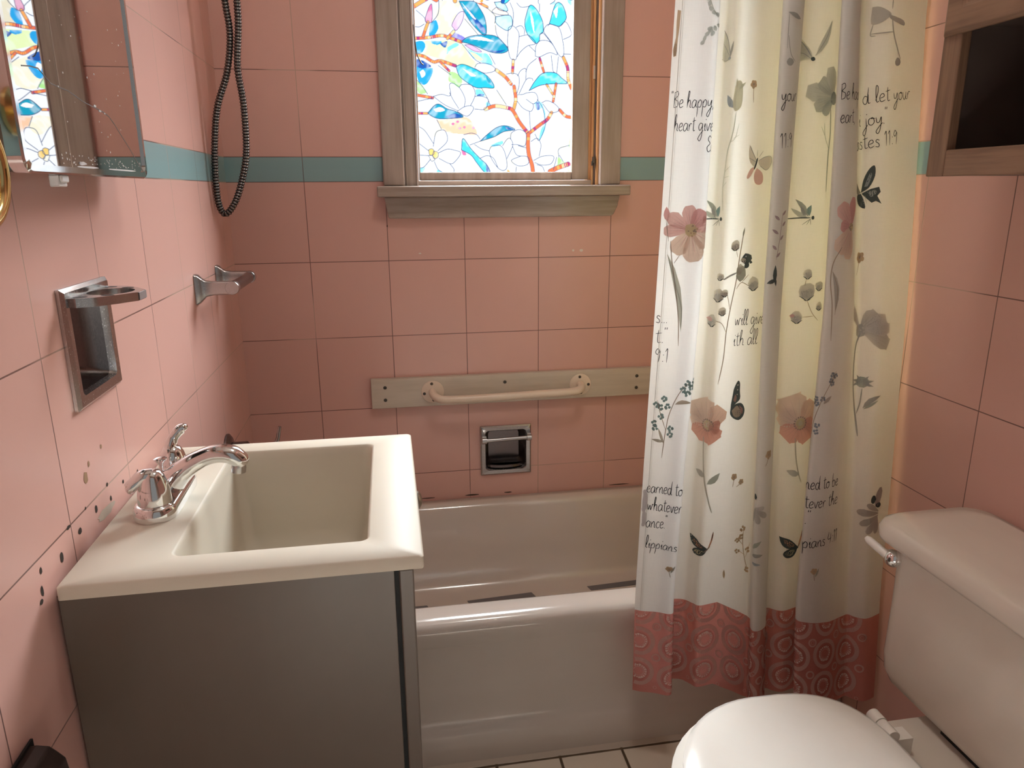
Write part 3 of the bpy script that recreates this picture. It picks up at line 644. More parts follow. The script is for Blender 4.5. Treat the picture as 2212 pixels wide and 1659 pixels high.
bm = B(); box(bm, .3785, .384, -1.16, -.762, .06, .77); new_obj('gap_shade', bm, M['black'], vc)  # black strip stands in for the shade between carcass and door
bm = B(); random.seed(5); loft(bm, [[(.004+.3745*i/30, -1.1750, .7815) for i in range(31)] + [(.3785-.3745*i/30, -1.1750, .7765+random.random()*.0035) for i in range(31)], [(.004+.3745*i/30, -1.1744, .7815) for i in range(31)] + [(.3785-.3745*i/30, -1.1744, .779) for i in range(31)]]); new_obj('chipped_edge', bm, plain('brown_chipboard', (.13, .06, .03), .9), vc)
st = thing('washbasin', (.21, -.965, .782), 'cream cultured marble sink top with a deep square basin', 'sink')
bm = B(); n = 7
rings = [rrect(.010, .4135, -1.1880, -.7340, .003, .7825, n), rrect(.010, .4145, -1.1890, -.7335, .004, .7845, n), rrect(.010, .4145, -1.1890, -.7335, .005, .7975, n), rrect(.0125, .412, -1.1865, -.736, .006, .8000, n),
         rrect(.1145, .3510, -1.1385, -.7740, .012, .8000, n), rrect(.1165, .3490, -1.1365, -.7760, .012, .7990, n), rrect(.1185, .3470, -1.1345, -.7780, .013, .795, n), rrect(.120, .3455, -1.133, -.7795, .016, .785, n), rrect(.125, .3415, -1.128, -.784, .018, .655, n), rrect(.130, .3365, -1.123, -.789, .022, .632, n), rrect(.145, .322, -1.108, -.804, .03, .617, n), rrect(.20, .27, -1.02, -.90, .02, .611, n)]
loft(bm, rings, False, True)
new_obj('basin_slab', bm, M['sink'], st, smooth=True, angle=50)
bm = B(); lathe(bm, [(.022, 0), (.022, .002), (.015, .003)], (.235, -.96, .6114)); new_obj('drain', bm, M['chrome'], st, smooth=True)

fa = thing('sink_faucet', (.067, -.965, .80), 'chrome two-handle faucet with a curved spout on the cream sink top', 'faucet')
def stad(y0, y1, hw, z, cx=.067, n=9):
    out = []
    for k in range(n+1): a = math.pi*k/n; out.append((cx+hw*math.cos(a), y1-hw+hw*math.sin(a), z))
    for k in range(n+1): a = math.pi+math.pi*k/n; out.append((cx+hw*math.cos(a), y0+hw+hw*math.sin(a), z))
    return out
bm = B(); loft(bm, [stad(-1.043, -.887, .0275, .8003), stad(-1.043, -.887, .0278, .812), stad(-1.040, -.890, .0255, .8175), stad(-1.036, -.894, .0225, .8195)]); new_obj('base_plate', bm, M['chrome'], fa, smooth=True, angle=40)
bm = B(); pts = catm([(.066, -.965, .812), (.080, -.965, .832), (.104, -.965, .852), (.132, -.965, .8645), (.156, -.965, .8640), (.170, -.965, .8545), (.1745, -.965, .847)], 7)
tube(bm, pts, [.0225, .0190, .0150, .0130, .0130, .0135, .0120, .0085], 20, (0, 1, 0), 1.15); new_obj('spout', bm, M['chrome'], fa, smooth=True, angle=60)
bm = B(); lathe(bm, [(.0098, 0), (.0102, .007), (.0095, .012)], (.1665, -.965, .8365), (.12, 0, 1), 20); new_obj('aerator', bm, M['worn_chrome'], fa, smooth=True, angle=40)
for yy, kind in ((-1.013, 0), (-.917, 1)):
    bm = B(); lathe(bm, [(.0215, .8195), (.0215, .823), (.0205, .833), (.0185, .845), (.0155, .856), (.0115, .863), (.005, .866)], (.067, yy, 0), (0, 0, 1), 28); h = new_obj('handle', bm, M['chrome'], fa, smooth=True, angle=40)
    bm = B()
    if kind == 0: tube(bm, catm([(.068, yy, .858), (.057, yy-.004, .858), (.047, yy-.008, .850), (.040, yy-.011, .845), (.037, yy-.012, .844)], 6), [.010, .0095, .0085, .0085, .0075, .003], 14, (0, 1, 0), 1.2)
    else: tube(bm, catm([(.066, yy, .856), (.066, yy+.003, .866), (.070, yy+.006, .876), (.078, yy+.010, .885), (.084, yy+.012, .887), (.0865, yy+.013, .885)], 6), [.0105, .0085, .0070, .0080, .0075, .003], 14, (0, 1, 0), 1.25)
    new_obj('lever', bm, M['chrome'], h, smooth=True, angle=60)
bm = B(); lathe(bm, [(.0028, .8195), (.0028, .852), (.005, .856), (.0085, .860), (.0088, .862), (.004, .8645)], (.0635, -.9905+.030, 0), (0, 0, 1), 18); new_obj('lift_rod', bm, M['chrome'], fa, smooth=True, angle=40)

# ------------------------------------------------------------------ mirrored medicine cabinet
mc = thing('medicine_cabinet', (.02, -.98, 1.24), 'mirrored medicine cabinet with a cracked mirror and thin chrome frame on the left wall', 'mirror')
new_obj('box', box(B(), .0015, .036, -1.176, -.812, 1.262, 1.80), M['cabinet_box'], mc, bevel=.003)
def yz(y0, y1, z0, z1, r, x, n=7): return [(x, p[0], p[1]) for p in rrect(y0, y1, z0, z1, r, 0, n)]
def frame(y0, y1, z0, z1, x0, x1, wd, r):
    bm = B(); rings = [yz(y0, y1, z0, z1, r, x0), yz(y0, y1, z0, z1, r, x1-.002), yz(y0+.002, y1-.002, z0+.002, z1-.002, r-.001, x1), yz(y0+wd, y1-wd, z0+wd, z1-wd, r*.8, x1), yz(y0+wd, y1-wd, z0+wd, z1-wd, r*.8, x1-.0025), yz(y0+wd, y1-wd, z0+wd, z1-wd, r*.8, x0)]
    loft(bm, rings + [rings[0]], False, False); return bm
new_obj('frame', frame(-1.183, -.803, 1.2385, 1.82, .0362, .0515, .0085, .016), M['chrome'], mc, smooth=True, angle=40)
bm = B(); loft(bm, [yz(-1.176, -.810, 1.2455, 1.813, .013, x) for x in (.0365, .0490)]); mg = new_obj('mirror_glass', bm, M['mirror'], mc)
bm = B(); pts = [(-1.15, 1.339), (-1.113, 1.342), (-1.088, 1.331), (-1.045, 1.329), (-1.006, 1.322), (-.96, 1.318), (-.925, 1.3125), (-.895, 1.296), (-.862, 1.277), (-.84, 1.262), (-.812, 1.247)]
a, b = ribbon(catm(pts, 2), .0012)
for i in range(len(a)-1): bm.faces.new([bm.verts.new((.0492, *q)) for q in (a[i], a[i+1], b[i+1], b[i])])
new_obj('crack', bm, plain('mirror_crack', (.10, .07, .06), .6), mg)
bm = B(); random.seed(9)
for i in range(110):
    y = random.uniform(-1.09, -.82); z = random.choice((random.uniform(1.25, 1.262), random.uniform(1.25, 1.50))); ellipse_disc(bm, (.0493, y, z), random.uniform(.0004, .0014), random.uniform(.0004, .0013), 'X', 7)
for y, z, r1, r2 in ((-.955, 1.3165, .004, .0012), (-.97, 1.321, .004, .0014), (-.94, 1.315, .002, .001), (-1.02, 1.2482, .03, .0012), (-.90, 1.2480, .05, .0010), (-1.035, 1.252, .012, .002)): ellipse_disc(bm, (.0493, y, z), r1, r2, 'X', 14)
new_obj('spots', bm, plain('mirror_spots', (.55, .53, .52), .7), mg)['kind'] = 'stuff'
bm = B(); box(bm, .034, .044, -1.094, -1.072, 1.226, 1.2384); box(bm, .044, .0472, -1.092, -1.074, 1.2305, 1.2384); new_obj('clip', bm, M['white_tape'], mc, bevel=.0025)

# ------------------------------------------------------------------ brass ring and wall fittings on the left wall
tr = thing('towel_ring', (.0, -1.292, 1.30), 'polished brass ring on the left wall beside the mirror', 'towel ring')
bm = B(); P = [(.058, -1.293+.048*math.cos(a), 1.2405+.048*math.sin(a)) for a in np.linspace(0, 2*math.pi, 49)[:-1]]
rings = []
for i, p in enumerate(P):
    a = 2*math.pi*i/48; o = Vector((0, math.cos(a), math.sin(a))); rings.append([Vector(p)+o*(.0062*math.cos(t))+Vector((1, 0, 0))*(.0062*math.sin(t)) for t in np.linspace(0, 2*math.pi, 15)[:-1]])
loft(bm, rings+[rings[0]], False, False); new_obj('ring', bm, M['brass'], tr, smooth=True)
bm = B(); lathe(bm, [(.026, 0), (.026, .004), (.010, .010), (.009, .052), (.012, .058), (.010, .066)], (.0015, -1.293, 1.294), (1, 0, 0), 24); new_obj('post', bm, M['brass'], tr, smooth=True)

cp = thing('cup_holder', (0, -.969, .958), 'recessed chrome cup and toothbrush holder set in the left wall above the sink', 'toothbrush holder')
bm = B(); n = 5
loft(bm, [yz(-1.0445, -.8945, .9575, 1.1085, .002, .0005, n), yz(-1.0445, -.8945, .9575, 1.1085, .002, .0045, n), yz(-1.040, -.899, .962, 1.104, .002, .0085, n), yz(-1.0285, -.9095, .9735, 1.0965, .008, .0075, n), yz(-1.027, -.911, .975, 1.095, .008, -.002, n), yz(-1.015, -.923, .980, 1.092, .01, -.028, n), yz(-1.0, -.938, .985, 1.088, .012, -.040, n)], False, True)
fr = new_obj('back_plate', bm, [M['worn_chrome'], M['dark_chrome']], cp, smooth=True, angle=35)
for f in fr.data.polygons:
    if f.center.x < -.005: f.material_index = 1  # deeper faces get a darker chrome as the niche's shade
outer = [(.004, -1.030), (.016, -1.034), (.036, -1.027), (.054, -1.010), (.068, -.990), (.0735, -.984), (.0735, -.955), (.068, -.949), (.054, -.929), (.036, -.912), (.016, -.905), (.004, -.909)]
def resamp(P, n):
    P = np.array(P + [P[0]]); L = np.concatenate([[0], np.cumsum(np.linalg.norm(np.diff(P, axis=0), axis=1))]); s = np.linspace(0, L[-1], n+1)[:-1]
    return [(float(np.interp(q, L, P[:, 0])), float(np.interp(q, L, P[:, 1]))) for q in s]
O = resamp(outer, 48); cx, cy = .036, -.9695
I = []
for x, y in O:
    a = math.atan2(y-cy, x-cx); I.append((cx+.027*math.cos(a), cy+.034*math.sin(a)))
bm = B(); R_ = [[(x, y, 1.0855) for x, y in O], [(x, y, 1.0965) for x, y in O], [(x, y, 1.0965) for x, y in I], [(x, y, 1.0855) for x, y in I]]; loft(bm, R_+[R_[0]], False, False)
new_obj('shelf', bm, M['worn_chrome'], cp, smooth=True, angle=30)
for x, y in ((.018, -1.020), (.045, -1.007), (.018, -.919), (.045, -.932)):
    bm = B(); ellipse_disc(bm, (x, y, 1.0968), .008, .004, 'Z', 12); new_obj('brush_slot', bm, M['black'], cp)  # flat black ellipse paints the dark of an open slot
bm = B(); box(bm, .0735, .0742, -.983, -.956, 1.0862, 1.0958); new_obj('textured_tip', bm, plain('pitted_chrome', (.45, .42, .42), .5, 1.0, .6, 900), cp)

tb = thing('towel_bar', (0, -.31, 1.03), 'short chrome bar on two flared posts on the left wall near the corner', 'towel bar')
for y in (-.408, -.213):
    bm = B(); rings = []
    for x, hy, z0, z1 in ((.0008, .0125, .996, 1.058), (.006, .012, .998, 1.056), (.012, .0095, 1.004, 1.050), (.020, .0075, 1.012, 1.045), (.035, .007, 1.0145, 1.043), (.070, .007, 1.0155, 1.0425)): rings.append([(x, p[0], p[1]) for p in rrect(y-hy, y+hy, z0, z1, .004, 0, 4)])
    loft(bm, rings); lathe(bm, [(.0132, -.0082), (.0138, -.0074), (.0138, .0074), (.0132, .0082)], (.072, y, 1.0290), (0, 1, 0), 22); new_obj('post', bm, M['worn_chrome'], tb, smooth=True, angle=40)
bm = B(); tube(bm, [(.072, -.402, 1.029), (.072, -.219, 1.029)], .0118, 20, (0, 0, 1)); new_obj('bar', bm, M['dark_chrome'], tb, smooth=True, angle=40)

ph = thing('paper_holder', (0, -1.34, .63), 'dark brown hooded paper holder low on the left wall beside the sink cabinet', 'paper holder')
bm = B(); prof = [(.0015, .672), (.010, .673), (.022, .670), (.028, .663), (.035, .654), (.0365, .639), (.0365, .57), (.0015, .57)]
loft(bm, [[(x, y, z) for x, z in prof] for y in (-1.36, -1.28)]); new_obj('hood', bm, M['holder'], ph, bevel=.002)
bm = B(); box(bm, .0015, .004, -1.355, -1.274, .56, .676); new_obj('back_plate', bm, M['black'], ph)

# ------------------------------------------------------------------ hand shower hose
hs = thing('shower_hose', (.08, -.16, 1.98), 'black and chrome ribbed shower hose hanging in a loop in the left corner', 'hose')
hp = catm([(.070, -.16, 1.96), (.066, -.16, 1.78), (.068, -.16, 1.629), (.072, -.16, 1.554), (.058, -.16, 1.476), (.031, -.16, 1.407), (.017, -.16, 1.337), (.0095, -.16, 1.255), (.0105, -.16, 1.193), (.0225, -.162, 1.170), (.044, -.164, 1.190), (.064, -.164, 1.234), (.083, -.164, 1.307), (.087, -.164, 1.408), (.082, -.164, 1.487), (.092, -.164, 1.573), (.094, -.164, 1.629), (.096, -.164, 1.78), (.098, -.164, 1.96)], 12)
L = np.concatenate([[0], np.cumsum(np.linalg.norm(np.diff(hp, axis=0), axis=1))]); N = int(L[-1]/.0011); s = np.linspace(0, L[-1], N)
pts = np.stack([np.interp(s, L, hp[:, i]) for i in range(3)], 1); rad = .0072 + .0008*np.sign(np.sin(s/.0066*2*math.pi))*np.abs(np.sin(s/.0066*2*math.pi))**.4
bm = B(); tube(bm, pts, rad, 10, (0, 1, 0))
k = NT('ribbed_hose'); a = k.n('ShaderNodeAttribute', attribute_name='rib'); k.set(color=k.mix(a.outputs['Fac'], (.012, .011, .011), (.22, .21, .20)), metal=k.math('ADD', .5, k.math('MULTIPLY', a.outputs['Fac'], .5)), rough=.25)
ho = new_obj('hose', bm, k.m, hs, smooth=True, angle=0)
at = ho.data.attributes.new('rib', 'FLOAT', 'POINT'); at.data.foreach_set('value', np.repeat((rad > .0072).astype(np.float32), 10))
bm = B(); box(bm, .0, .105, -.172, -.152, 1.955, 1.99); new_obj('bracket', bm, M['chrome'], hs, bevel=.006)

# ------------------------------------------------------------------ toilet
tl = thing('toilet', (1.05, -1.215, 0), 'white toilet with closed lid in front of the shower curtain', 'toilet'); YC = -1.215
def oval(cx, a, b, z, n=48, af=None, rx=2.4):
    out = []
    for k in range(n):
        t = 2*math.pi*k/n; c, s_ = math.cos(t), math.sin(t)
        if c < 0: out.append((cx+(af or a)*c, YC+b*s_, z))
        else: e = 2/rx; out.append((cx+a*abs(c)**e, YC+b*math.copysign(abs(s_)**e, s_), z))
    return out
bm = B(); loft(bm, [oval(.98, .20, .105, .0), oval(.98, .20, .105, .03), oval(.97, .18, .09, .08), oval(.96, .18, .10, .18), oval(.95, .18, .145, .27), oval(.945, .172, .172, .34, af=.19), oval(.945, .172, .178, .368, af=.192), oval(.945, .165, .172, .374, af=.186)]); 
loft(bm, [rrect(1.02, 1.388, YC-.10, YC+.10, .04, .20, 6), rrect(1.02, 1.39, YC-.135, YC+.135, .04, .29, 6), rrect(1.02, 1.392, YC-.143, YC+.143, .04, .352, 6), rrect(1.02, 1.390, YC-.14, YC+.14, .04, .362, 6)])
new_obj('bowl', bm, M['porcelain'], tl, smooth=True, angle=50)
def tankr(ix, iy, z, r=.035): return rrect(1.2150+ix, 1.392, -1.4630+iy, -.9670-iy, r, z, 8)
bm = B(); loft(bm, [tankr(.05, .055, .3705), tankr(.018, .030, .373), tankr(.006, .014, .383), tankr(.001, .004, .40), tankr(0, 0, .43), tankr(0, .003, .52), tankr(-.002, .004, .636)]); new_obj('tank', bm, M['porcelain'], tl, smooth=True, angle=60)
def lidr(i, z, r=.04): return rrect(1.1930+i, 1.3960-i*.4, -1.4900+i, -.9380-i, r, z, 8)
bm = B(); loft(bm, [lidr(.012, .6365), lidr(.002, .640), lidr(0, .646), lidr(0, .660), lidr(.004, .670), lidr(.014, .677), lidr(.05, .6805)]); new_obj('tank_lid', bm, M['porcelain'], tl, smooth=True, angle=60)
bm = B(); box(bm, 1.236, 1.385, YC-.10, YC+.10, .3615, .3712); new_obj('gasket', bm, M['black'], tl)
SA = dict(af=.197, rx=3.2)
bm = B(); loft(bm, [oval(.945, .168, .184, .3765, **SA), oval(.945, .172, .188, .381, **SA), oval(.945, .172, .188, .390, **SA), oval(.945, .168, .184, .3945, **SA)]); new_obj('seat', bm, M['seat'], tl, smooth=True, angle=50)
SA = dict(af=.178, rx=3.2)
bm = B(); loft(bm, [oval(.945, .169, .181, .3955, **SA), oval(.945, .172, .184, .400, **SA), oval(.945, .171, .183, .407, **SA), oval(.945, .163, .174, .4115, af=.168, rx=3.2), oval(.945, .13, .14, .414, af=.135, rx=3.2)]); new_obj('seat_lid', bm, M['seat'], tl, smooth=True, angle=60)
for s_ in (1, -1):
    bm = B(); y0 = YC+s_*.118; y1 = YC+s_*.066
    tube(bm, [(1.1215, y0, .400), (1.1215, y0-s_*.022, .400)], .0115, 18, (0, 0, 1)); tube(bm, [(1.1215, y0-s_*.023, .400), (1.1215, y1, .400)], .0105, 18, (0, 0, 1))
    box(bm, 1.119, 1.156, min(y1, y1+s_*.026), max(y1, y1+s_*.026), .3625, .394); new_obj('hinge', bm, M['seat'], tl, smooth=True, angle=30)
bm = B(); ball(bm, (1.2085, -.989, .612), .0155, 18, .9, 1, 1); fl = new_obj('flush_lever', bm, M['chrome'], tl, smooth=True)
bm = B(); tube(bm, catm([(1.204, -.984, .614), (1.198, -.968, .619), (1.191, -.952, .626), (1.188, -.943, .630)], 6), [.0085, .0075, .0072, .0070, .004], 14); new_obj('lever_arm', bm, M['seat'], fl, smooth=True)

# ------------------------------------------------------------------ oak wall cabinet over the toilet
wc = thing('wall_cabinet', (1.32, -1.2, 1.235), 'oak wall cabinet with an open cubby under its door, over the toilet', 'cabinet')
Y0, Y1 = -1.52, -.9085
bm = B(); box(bm, 1.252, 1.404, Y1-.014, Y1, 1.236, 1.86); box(bm, 1.252, 1.404, Y0, Y0+.014, 1.236, 1.86); box(bm, 1.252, 1.404, Y0+.014, Y1-.014, 1.236, 1.250); box(bm, 1.252, 1.404, Y0+.014, Y1-.014, 1.846, 1.86); box(bm, 1.252, 1.398, Y0+.014, Y1-.014, 1.452, 1.464)
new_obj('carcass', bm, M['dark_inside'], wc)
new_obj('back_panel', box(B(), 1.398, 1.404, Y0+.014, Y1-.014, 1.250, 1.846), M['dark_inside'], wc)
for a, b in ((Y1-.037, Y1), (Y0, Y0+.037)): new_obj('stile', box(B(), 1.235, 1.252, a, b, 1.235, 1.86), M['oak'], wc, bevel=.002)
for a, b in ((1.235, 1.2735), (1.44, 1.47), (1.82, 1.86)): new_obj('rail', box(B(), 1.235, 1.252, Y0+.037, Y1-.037, a, b), M['oak_h'], wc, bevel=.002)
def xring(y0, y1, z0, z1, x): return [(x, y0, z0), (x, y1, z0), (x, y1, z1), (x, y0, z1)]
ya, yb, za, zb = Y0+.012, Y1-.004, 1.436, 1.85
bm = B(); loft(bm, [xring(ya, yb, za, zb, 1.2348), xring(ya, yb, za, zb, 1.231), xring(ya+.006, yb-.006, za+.006, zb-.006, 1.2275), xring(ya+.034, yb-.034, za+.034, zb-.034, 1.2275), xring(ya+.040, yb-.040, za+.040, zb-.040, 1.2315), xring(ya+.05, yb-.05, za+.05, zb-.05, 1.2315), xring(ya+.058, yb-.058, za+.058, zb-.058, 1.229)])
dr = new_obj('door', bm, M['oak_h'], wc, bevel=.0015)
bm = B(); ball(bm, (1.217, Y1-.08, 1.60), .012, 14); new_obj('knob', bm, M['screw'], dr, smooth=True)

# ------------------------------------------------------------------ shower curtain
def catmull(P,n):
    P=np.asarray(P,float); Q=np.vstack([2*P[0]-P[1],P,2*P[-1]-P[-2]]); out=[]
    for i in range(len(P)-1):
        p0,p1,p2,p3=Q[i],Q[i+1],Q[i+2],Q[i+3]
        for k in range(n):
            t=k/n
            out.append(.5*((2*p1)+(-p0+p2)*t+(2*p0-5*p1+4*p2-p3)*t*t+(-p0+3*p1-3*p2+p3)*t**3))
    out.append(P[-1]); return np.array(out)
class Cloth:
    def __init__(self,levels,table,z0,z1,rows=48,per=22):
        self.zs=np.linspace(z0,z1,rows); T=np.array(table,float); lv=np.array(levels)
        self.G=[];self.L=[]
        for z in self.zs:
            cp=np.array([[np.interp(z,lv,T[:,k,c]) for c in (0,1)] for k in range(T.shape[1])])
            c=catmull(cp,per); self.G.append(c)
            self.L.append(np.concatenate([[0],np.cumsum(np.linalg.norm(np.diff(c,axis=0),axis=1))]))
        self.G=np.array(self.G);self.L=np.array(self.L)
    def at(self,s,z,off=0.0):
        zs=self.zs; t=np.clip((z-zs[0])/(zs[-1]-zs[0])*(len(zs)-1),0,len(zs)-1.001); i=int(t); f=t-i
        p=np.zeros(2);tg=np.zeros(2)
        for r,w in ((i,1-f),(i+1,f)):
            L=self.L[r]; k=int(np.clip(np.searchsorted(L,s)-1,0,len(L)-2)); q=(s-L[k])/(L[k+1]-L[k])
            a,b=self.G[r][k],self.G[r][k+1]; p+=w*(a+(b-a)*q)
            k0,k1=max(k-1,0),min(k+2,len(L)-1); d=self.G[r][k1]-self.G[r][k0]; tg+=w*d/np.linalg.norm(d)
        tg/=np.linalg.norm(tg); n=np.array([tg[1],-tg[0]])
        return (p[0]+n[0]*off,p[1]+n[1]*off,z)

LEVELS = [0.135, 0.4, 0.7, 1.0, 1.25, 1.53, 1.9]
TABLE = [
[(0.865,-0.694),(0.882,-0.7041),(0.907,-0.7143),(0.93,-0.7284),(0.942,-0.7245),(0.943,-0.7046),(0.934,-0.6888),(0.956,-0.6829),(0.978,-0.691),(0.99,-0.7091),(1.001,-0.7233),(1.032,-0.7214),(1.068,-0.7175),(1.105,-0.7116),(1.121,-0.7117),(1.119,-0.7279),(1.11,-0.744),(1.107,-0.7601),(1.118,-0.7643),(1.132,-0.7584),(1.145,-0.7465),(1.148,-0.7326),(1.147,-0.7248),(1.163,-0.7189),(1.174,-0.731),(1.19,-0.7391),(1.214,-0.7353),(1.25,-0.7274),(1.248,-0.7415),(1.218,-0.7616),(1.196,-0.7778),(1.196,-0.7919),(1.226,-0.796),(1.261,-0.7881),(1.29,-0.7763),(1.31,-0.7664),(1.329,-0.7605),(1.339,-0.7726),(1.354,-0.7828),(1.371,-0.7809),(1.388,-0.775)],
[(0.863,-0.6911),(0.878,-0.7009),(0.903,-0.7106),(0.925,-0.7243),(0.936,-0.72),(0.938,-0.6997),(0.93,-0.6834),(0.952,-0.6772),(0.973,-0.6849),(0.984,-0.7026),(0.994,-0.7163),(1.024,-0.714),(1.059,-0.7098),(1.096,-0.7035),(1.111,-0.7032),(1.109,-0.7189),(1.099,-0.7346),(1.096,-0.7504),(1.106,-0.7541),(1.121,-0.7478),(1.134,-0.7355),(1.138,-0.7212),(1.137,-0.7129),(1.153,-0.7067),(1.164,-0.7184),(1.178,-0.7261),(1.202,-0.7218),(1.237,-0.7135),(1.235,-0.7273),(1.206,-0.747),(1.184,-0.7627),(1.184,-0.7764),(1.212,-0.7801),(1.247,-0.7719),(1.276,-0.7596),(1.296,-0.7493),(1.315,-0.743),(1.324,-0.7547),(1.339,-0.7644),(1.356,-0.7622),(1.372,-0.7559)],
[(0.871,-0.6878),(0.888,-0.6971),(0.913,-0.7063),(0.935,-0.7196),(0.946,-0.7148),(0.949,-0.6941),(0.94,-0.6773),(0.961,-0.6706),(0.981,-0.6778),(0.99,-0.6951),(0.998,-0.7083),(1.026,-0.7056),(1.061,-0.7008),(1.094,-0.6941),(1.108,-0.6933),(1.102,-0.7086),(1.091,-0.7238),(1.088,-0.7391),(1.099,-0.7423),(1.114,-0.7356),(1.127,-0.7228),(1.129,-0.7081),(1.127,-0.6993),(1.141,-0.6926),(1.153,-0.7038),(1.176,-0.7111),(1.207,-0.7063),(1.24,-0.6976),(1.237,-0.7108),(1.21,-0.7301),(1.191,-0.7453),(1.19,-0.7586),(1.214,-0.7618),(1.246,-0.7531),(1.271,-0.7403),(1.287,-0.7296),(1.304,-0.7228),(1.313,-0.7341),(1.33,-0.7433),(1.349,-0.7406),(1.369,-0.7338)],
[(0.881,-0.6845),(0.9,-0.6933),(0.925,-0.7021),(0.948,-0.7149),(0.959,-0.7096),(0.962,-0.6884),(0.951,-0.6712),(0.971,-0.664),(0.99,-0.6708),(0.998,-0.6875),(1.004,-0.7003),(1.029,-0.6971),(1.063,-0.6919),(1.092,-0.6847),(1.107,-0.6835),(1.097,-0.6982),(1.084,-0.713),(1.082,-0.7278),(1.093,-0.7306),(1.109,-0.7234),(1.123,-0.7101),(1.122,-0.6949),(1.119,-0.6857),(1.13,-0.6785),(1.144,-0.6893),(1.175,-0.696),(1.213,-0.6908),(1.243,-0.6816),(1.24,-0.6944),(1.216,-0.7132),(1.2,-0.728),(1.198,-0.7407),(1.217,-0.7435),(1.246,-0.7343),(1.266,-0.7211),(1.277,-0.7099),(1.292,-0.7026),(1.301,-0.7134),(1.321,-0.7222),(1.343,-0.719),(1.366,-0.7118)],
[(0.888,-0.6818),(0.904,-0.6901),(0.931,-0.6985),(0.953,-0.7109),(0.963,-0.7053),(0.966,-0.6837),(0.956,-0.6661),(0.975,-0.6585),(0.994,-0.6649),(1.0,-0.6813),(1.006,-0.6937),(1.03,-0.6901),(1.063,-0.6844),(1.094,-0.6768),(1.109,-0.6752),(1.098,-0.6896),(1.085,-0.704),(1.084,-0.7184),(1.096,-0.7208),(1.112,-0.7132),(1.125,-0.6996),(1.125,-0.684),(1.12,-0.6744),(1.132,-0.6667),(1.146,-0.6771),(1.173,-0.6835),(1.209,-0.6779),(1.24,-0.6683),(1.238,-0.6807),(1.214,-0.6991),(1.197,-0.7135),(1.195,-0.7259),(1.212,-0.7283),(1.236,-0.7186),(1.253,-0.705),(1.261,-0.6934),(1.275,-0.6858),(1.285,-0.6962),(1.308,-0.7046),(1.332,-0.701),(1.354,-0.6934)],
[(0.895,-0.679),(0.909,-0.687),(0.937,-0.695),(0.957,-0.707),(0.967,-0.701),(0.971,-0.679),(0.962,-0.661),(0.978,-0.653),(0.997,-0.659),(1.002,-0.675),(1.007,-0.687),(1.031,-0.683),(1.062,-0.677),(1.095,-0.669),(1.112,-0.667),(1.1,-0.681),(1.084,-0.695),(1.084,-0.709),(1.098,-0.711),(1.115,-0.703),(1.128,-0.689),(1.126,-0.673),(1.121,-0.663),(1.133,-0.655),(1.148,-0.665),(1.171,-0.671),(1.203,-0.665),(1.236,-0.655),(1.234,-0.667),(1.21,-0.685),(1.192,-0.699),(1.19,-0.711),(1.204,-0.713),(1.223,-0.703),(1.236,-0.689),(1.241,-0.677),(1.256,-0.669),(1.266,-0.679),(1.292,-0.687),(1.318,-0.683),(1.34,-0.675)],
[(0.895,-0.679),(0.909,-0.687),(0.937,-0.695),(0.957,-0.707),(0.967,-0.701),(0.971,-0.679),(0.962,-0.661),(0.978,-0.653),(0.997,-0.659),(1.002,-0.675),(1.007,-0.687),(1.031,-0.683),(1.062,-0.677),(1.095,-0.669),(1.112,-0.667),(1.1,-0.681),(1.084,-0.695),(1.084,-0.709),(1.098,-0.711),(1.115,-0.703),(1.128,-0.689),(1.126,-0.673),(1.121,-0.663),(1.133,-0.655),(1.148,-0.665),(1.171,-0.671),(1.203,-0.665),(1.236,-0.655),(1.234,-0.667),(1.21,-0.685),(1.192,-0.699),(1.19,-0.711),(1.204,-0.713),(1.223,-0.703),(1.236,-0.689),(1.241,-0.677),(1.256,-0.669),(1.266,-0.679),(1.292,-0.687),(1.318,-0.683),(1.34,-0.675)]]
ZB, ZT = .135, 1.90
CL = Cloth(LEVELS, TABLE, ZB, ZT)
HX = [0, .1, .2, .25, .30, .33, .42, .46, .6, .65, .73, .78]; HY = [.038, .042, .048, .050, .020, .0, .0, .020, .028, .030, .015, .010]
def cloth(s_, z, off=0.0):
    f = min(max((.52-z)/.14, 0), 1); z2 = z + float(np.interp(s_, HX, HY))*f
    return CL.at(s_, z2, off)
SMAX = float(CL.L[0][-1])-.001; BAND = .330
WHITE, RED, REDL, REDP = (.76, .75, .74), (.60, .25, .22), (.70, .47, .43), (.84, .70, .66)
cu = Paint(); NS = 330; zr = list(np.linspace(ZB, BAND, 7)) + list(np.linspace(BAND, ZT, 44))[1:]
gridv = [[cloth(SMAX*i/NS, z) for i in range(NS+1)] for z in zr]
base = len(cu.v)
for r in gridv: cu.v += r
for j in range(len(zr)-1):
    for i in range(NS):
        a = base + j*(NS+1)+i; cu.f.append((a, a+1, a+NS+2, a+NS+1)); cu.c.append(RED if j < 6 else WHITE)
nbase = len(cu.f)
zoff = [0.0008]
def put_poly(L, c):
    zoff[0] = .0007 + (zoff[0] - .0007 + 2.0e-6) % 8e-4
    for t in tri_split(poly_tris(L), .0055):
        if min(p[0] for p in t) < .001 or max(p[0] for p in t) > SMAX: continue
        cu.tri([cloth(x, z, zoff[0]) for x, z in t], c)
def put_line(C, wd, c, taper=True):
    zoff[0] = .0007 + (zoff[0] - .0007 + 2.0e-6) % 8e-4
    a, b = ribbon(C, wd, taper)
    for i in range(len(C)-1):
        q = (a[i], a[i+1], b[i+1], b[i])
        if min(p[0] for p in q) < .001 or max(p[0] for p in q) > SMAX: continue
        cu.tri([cloth(x, z, zoff[0]+.0001) for x, z in q], c)
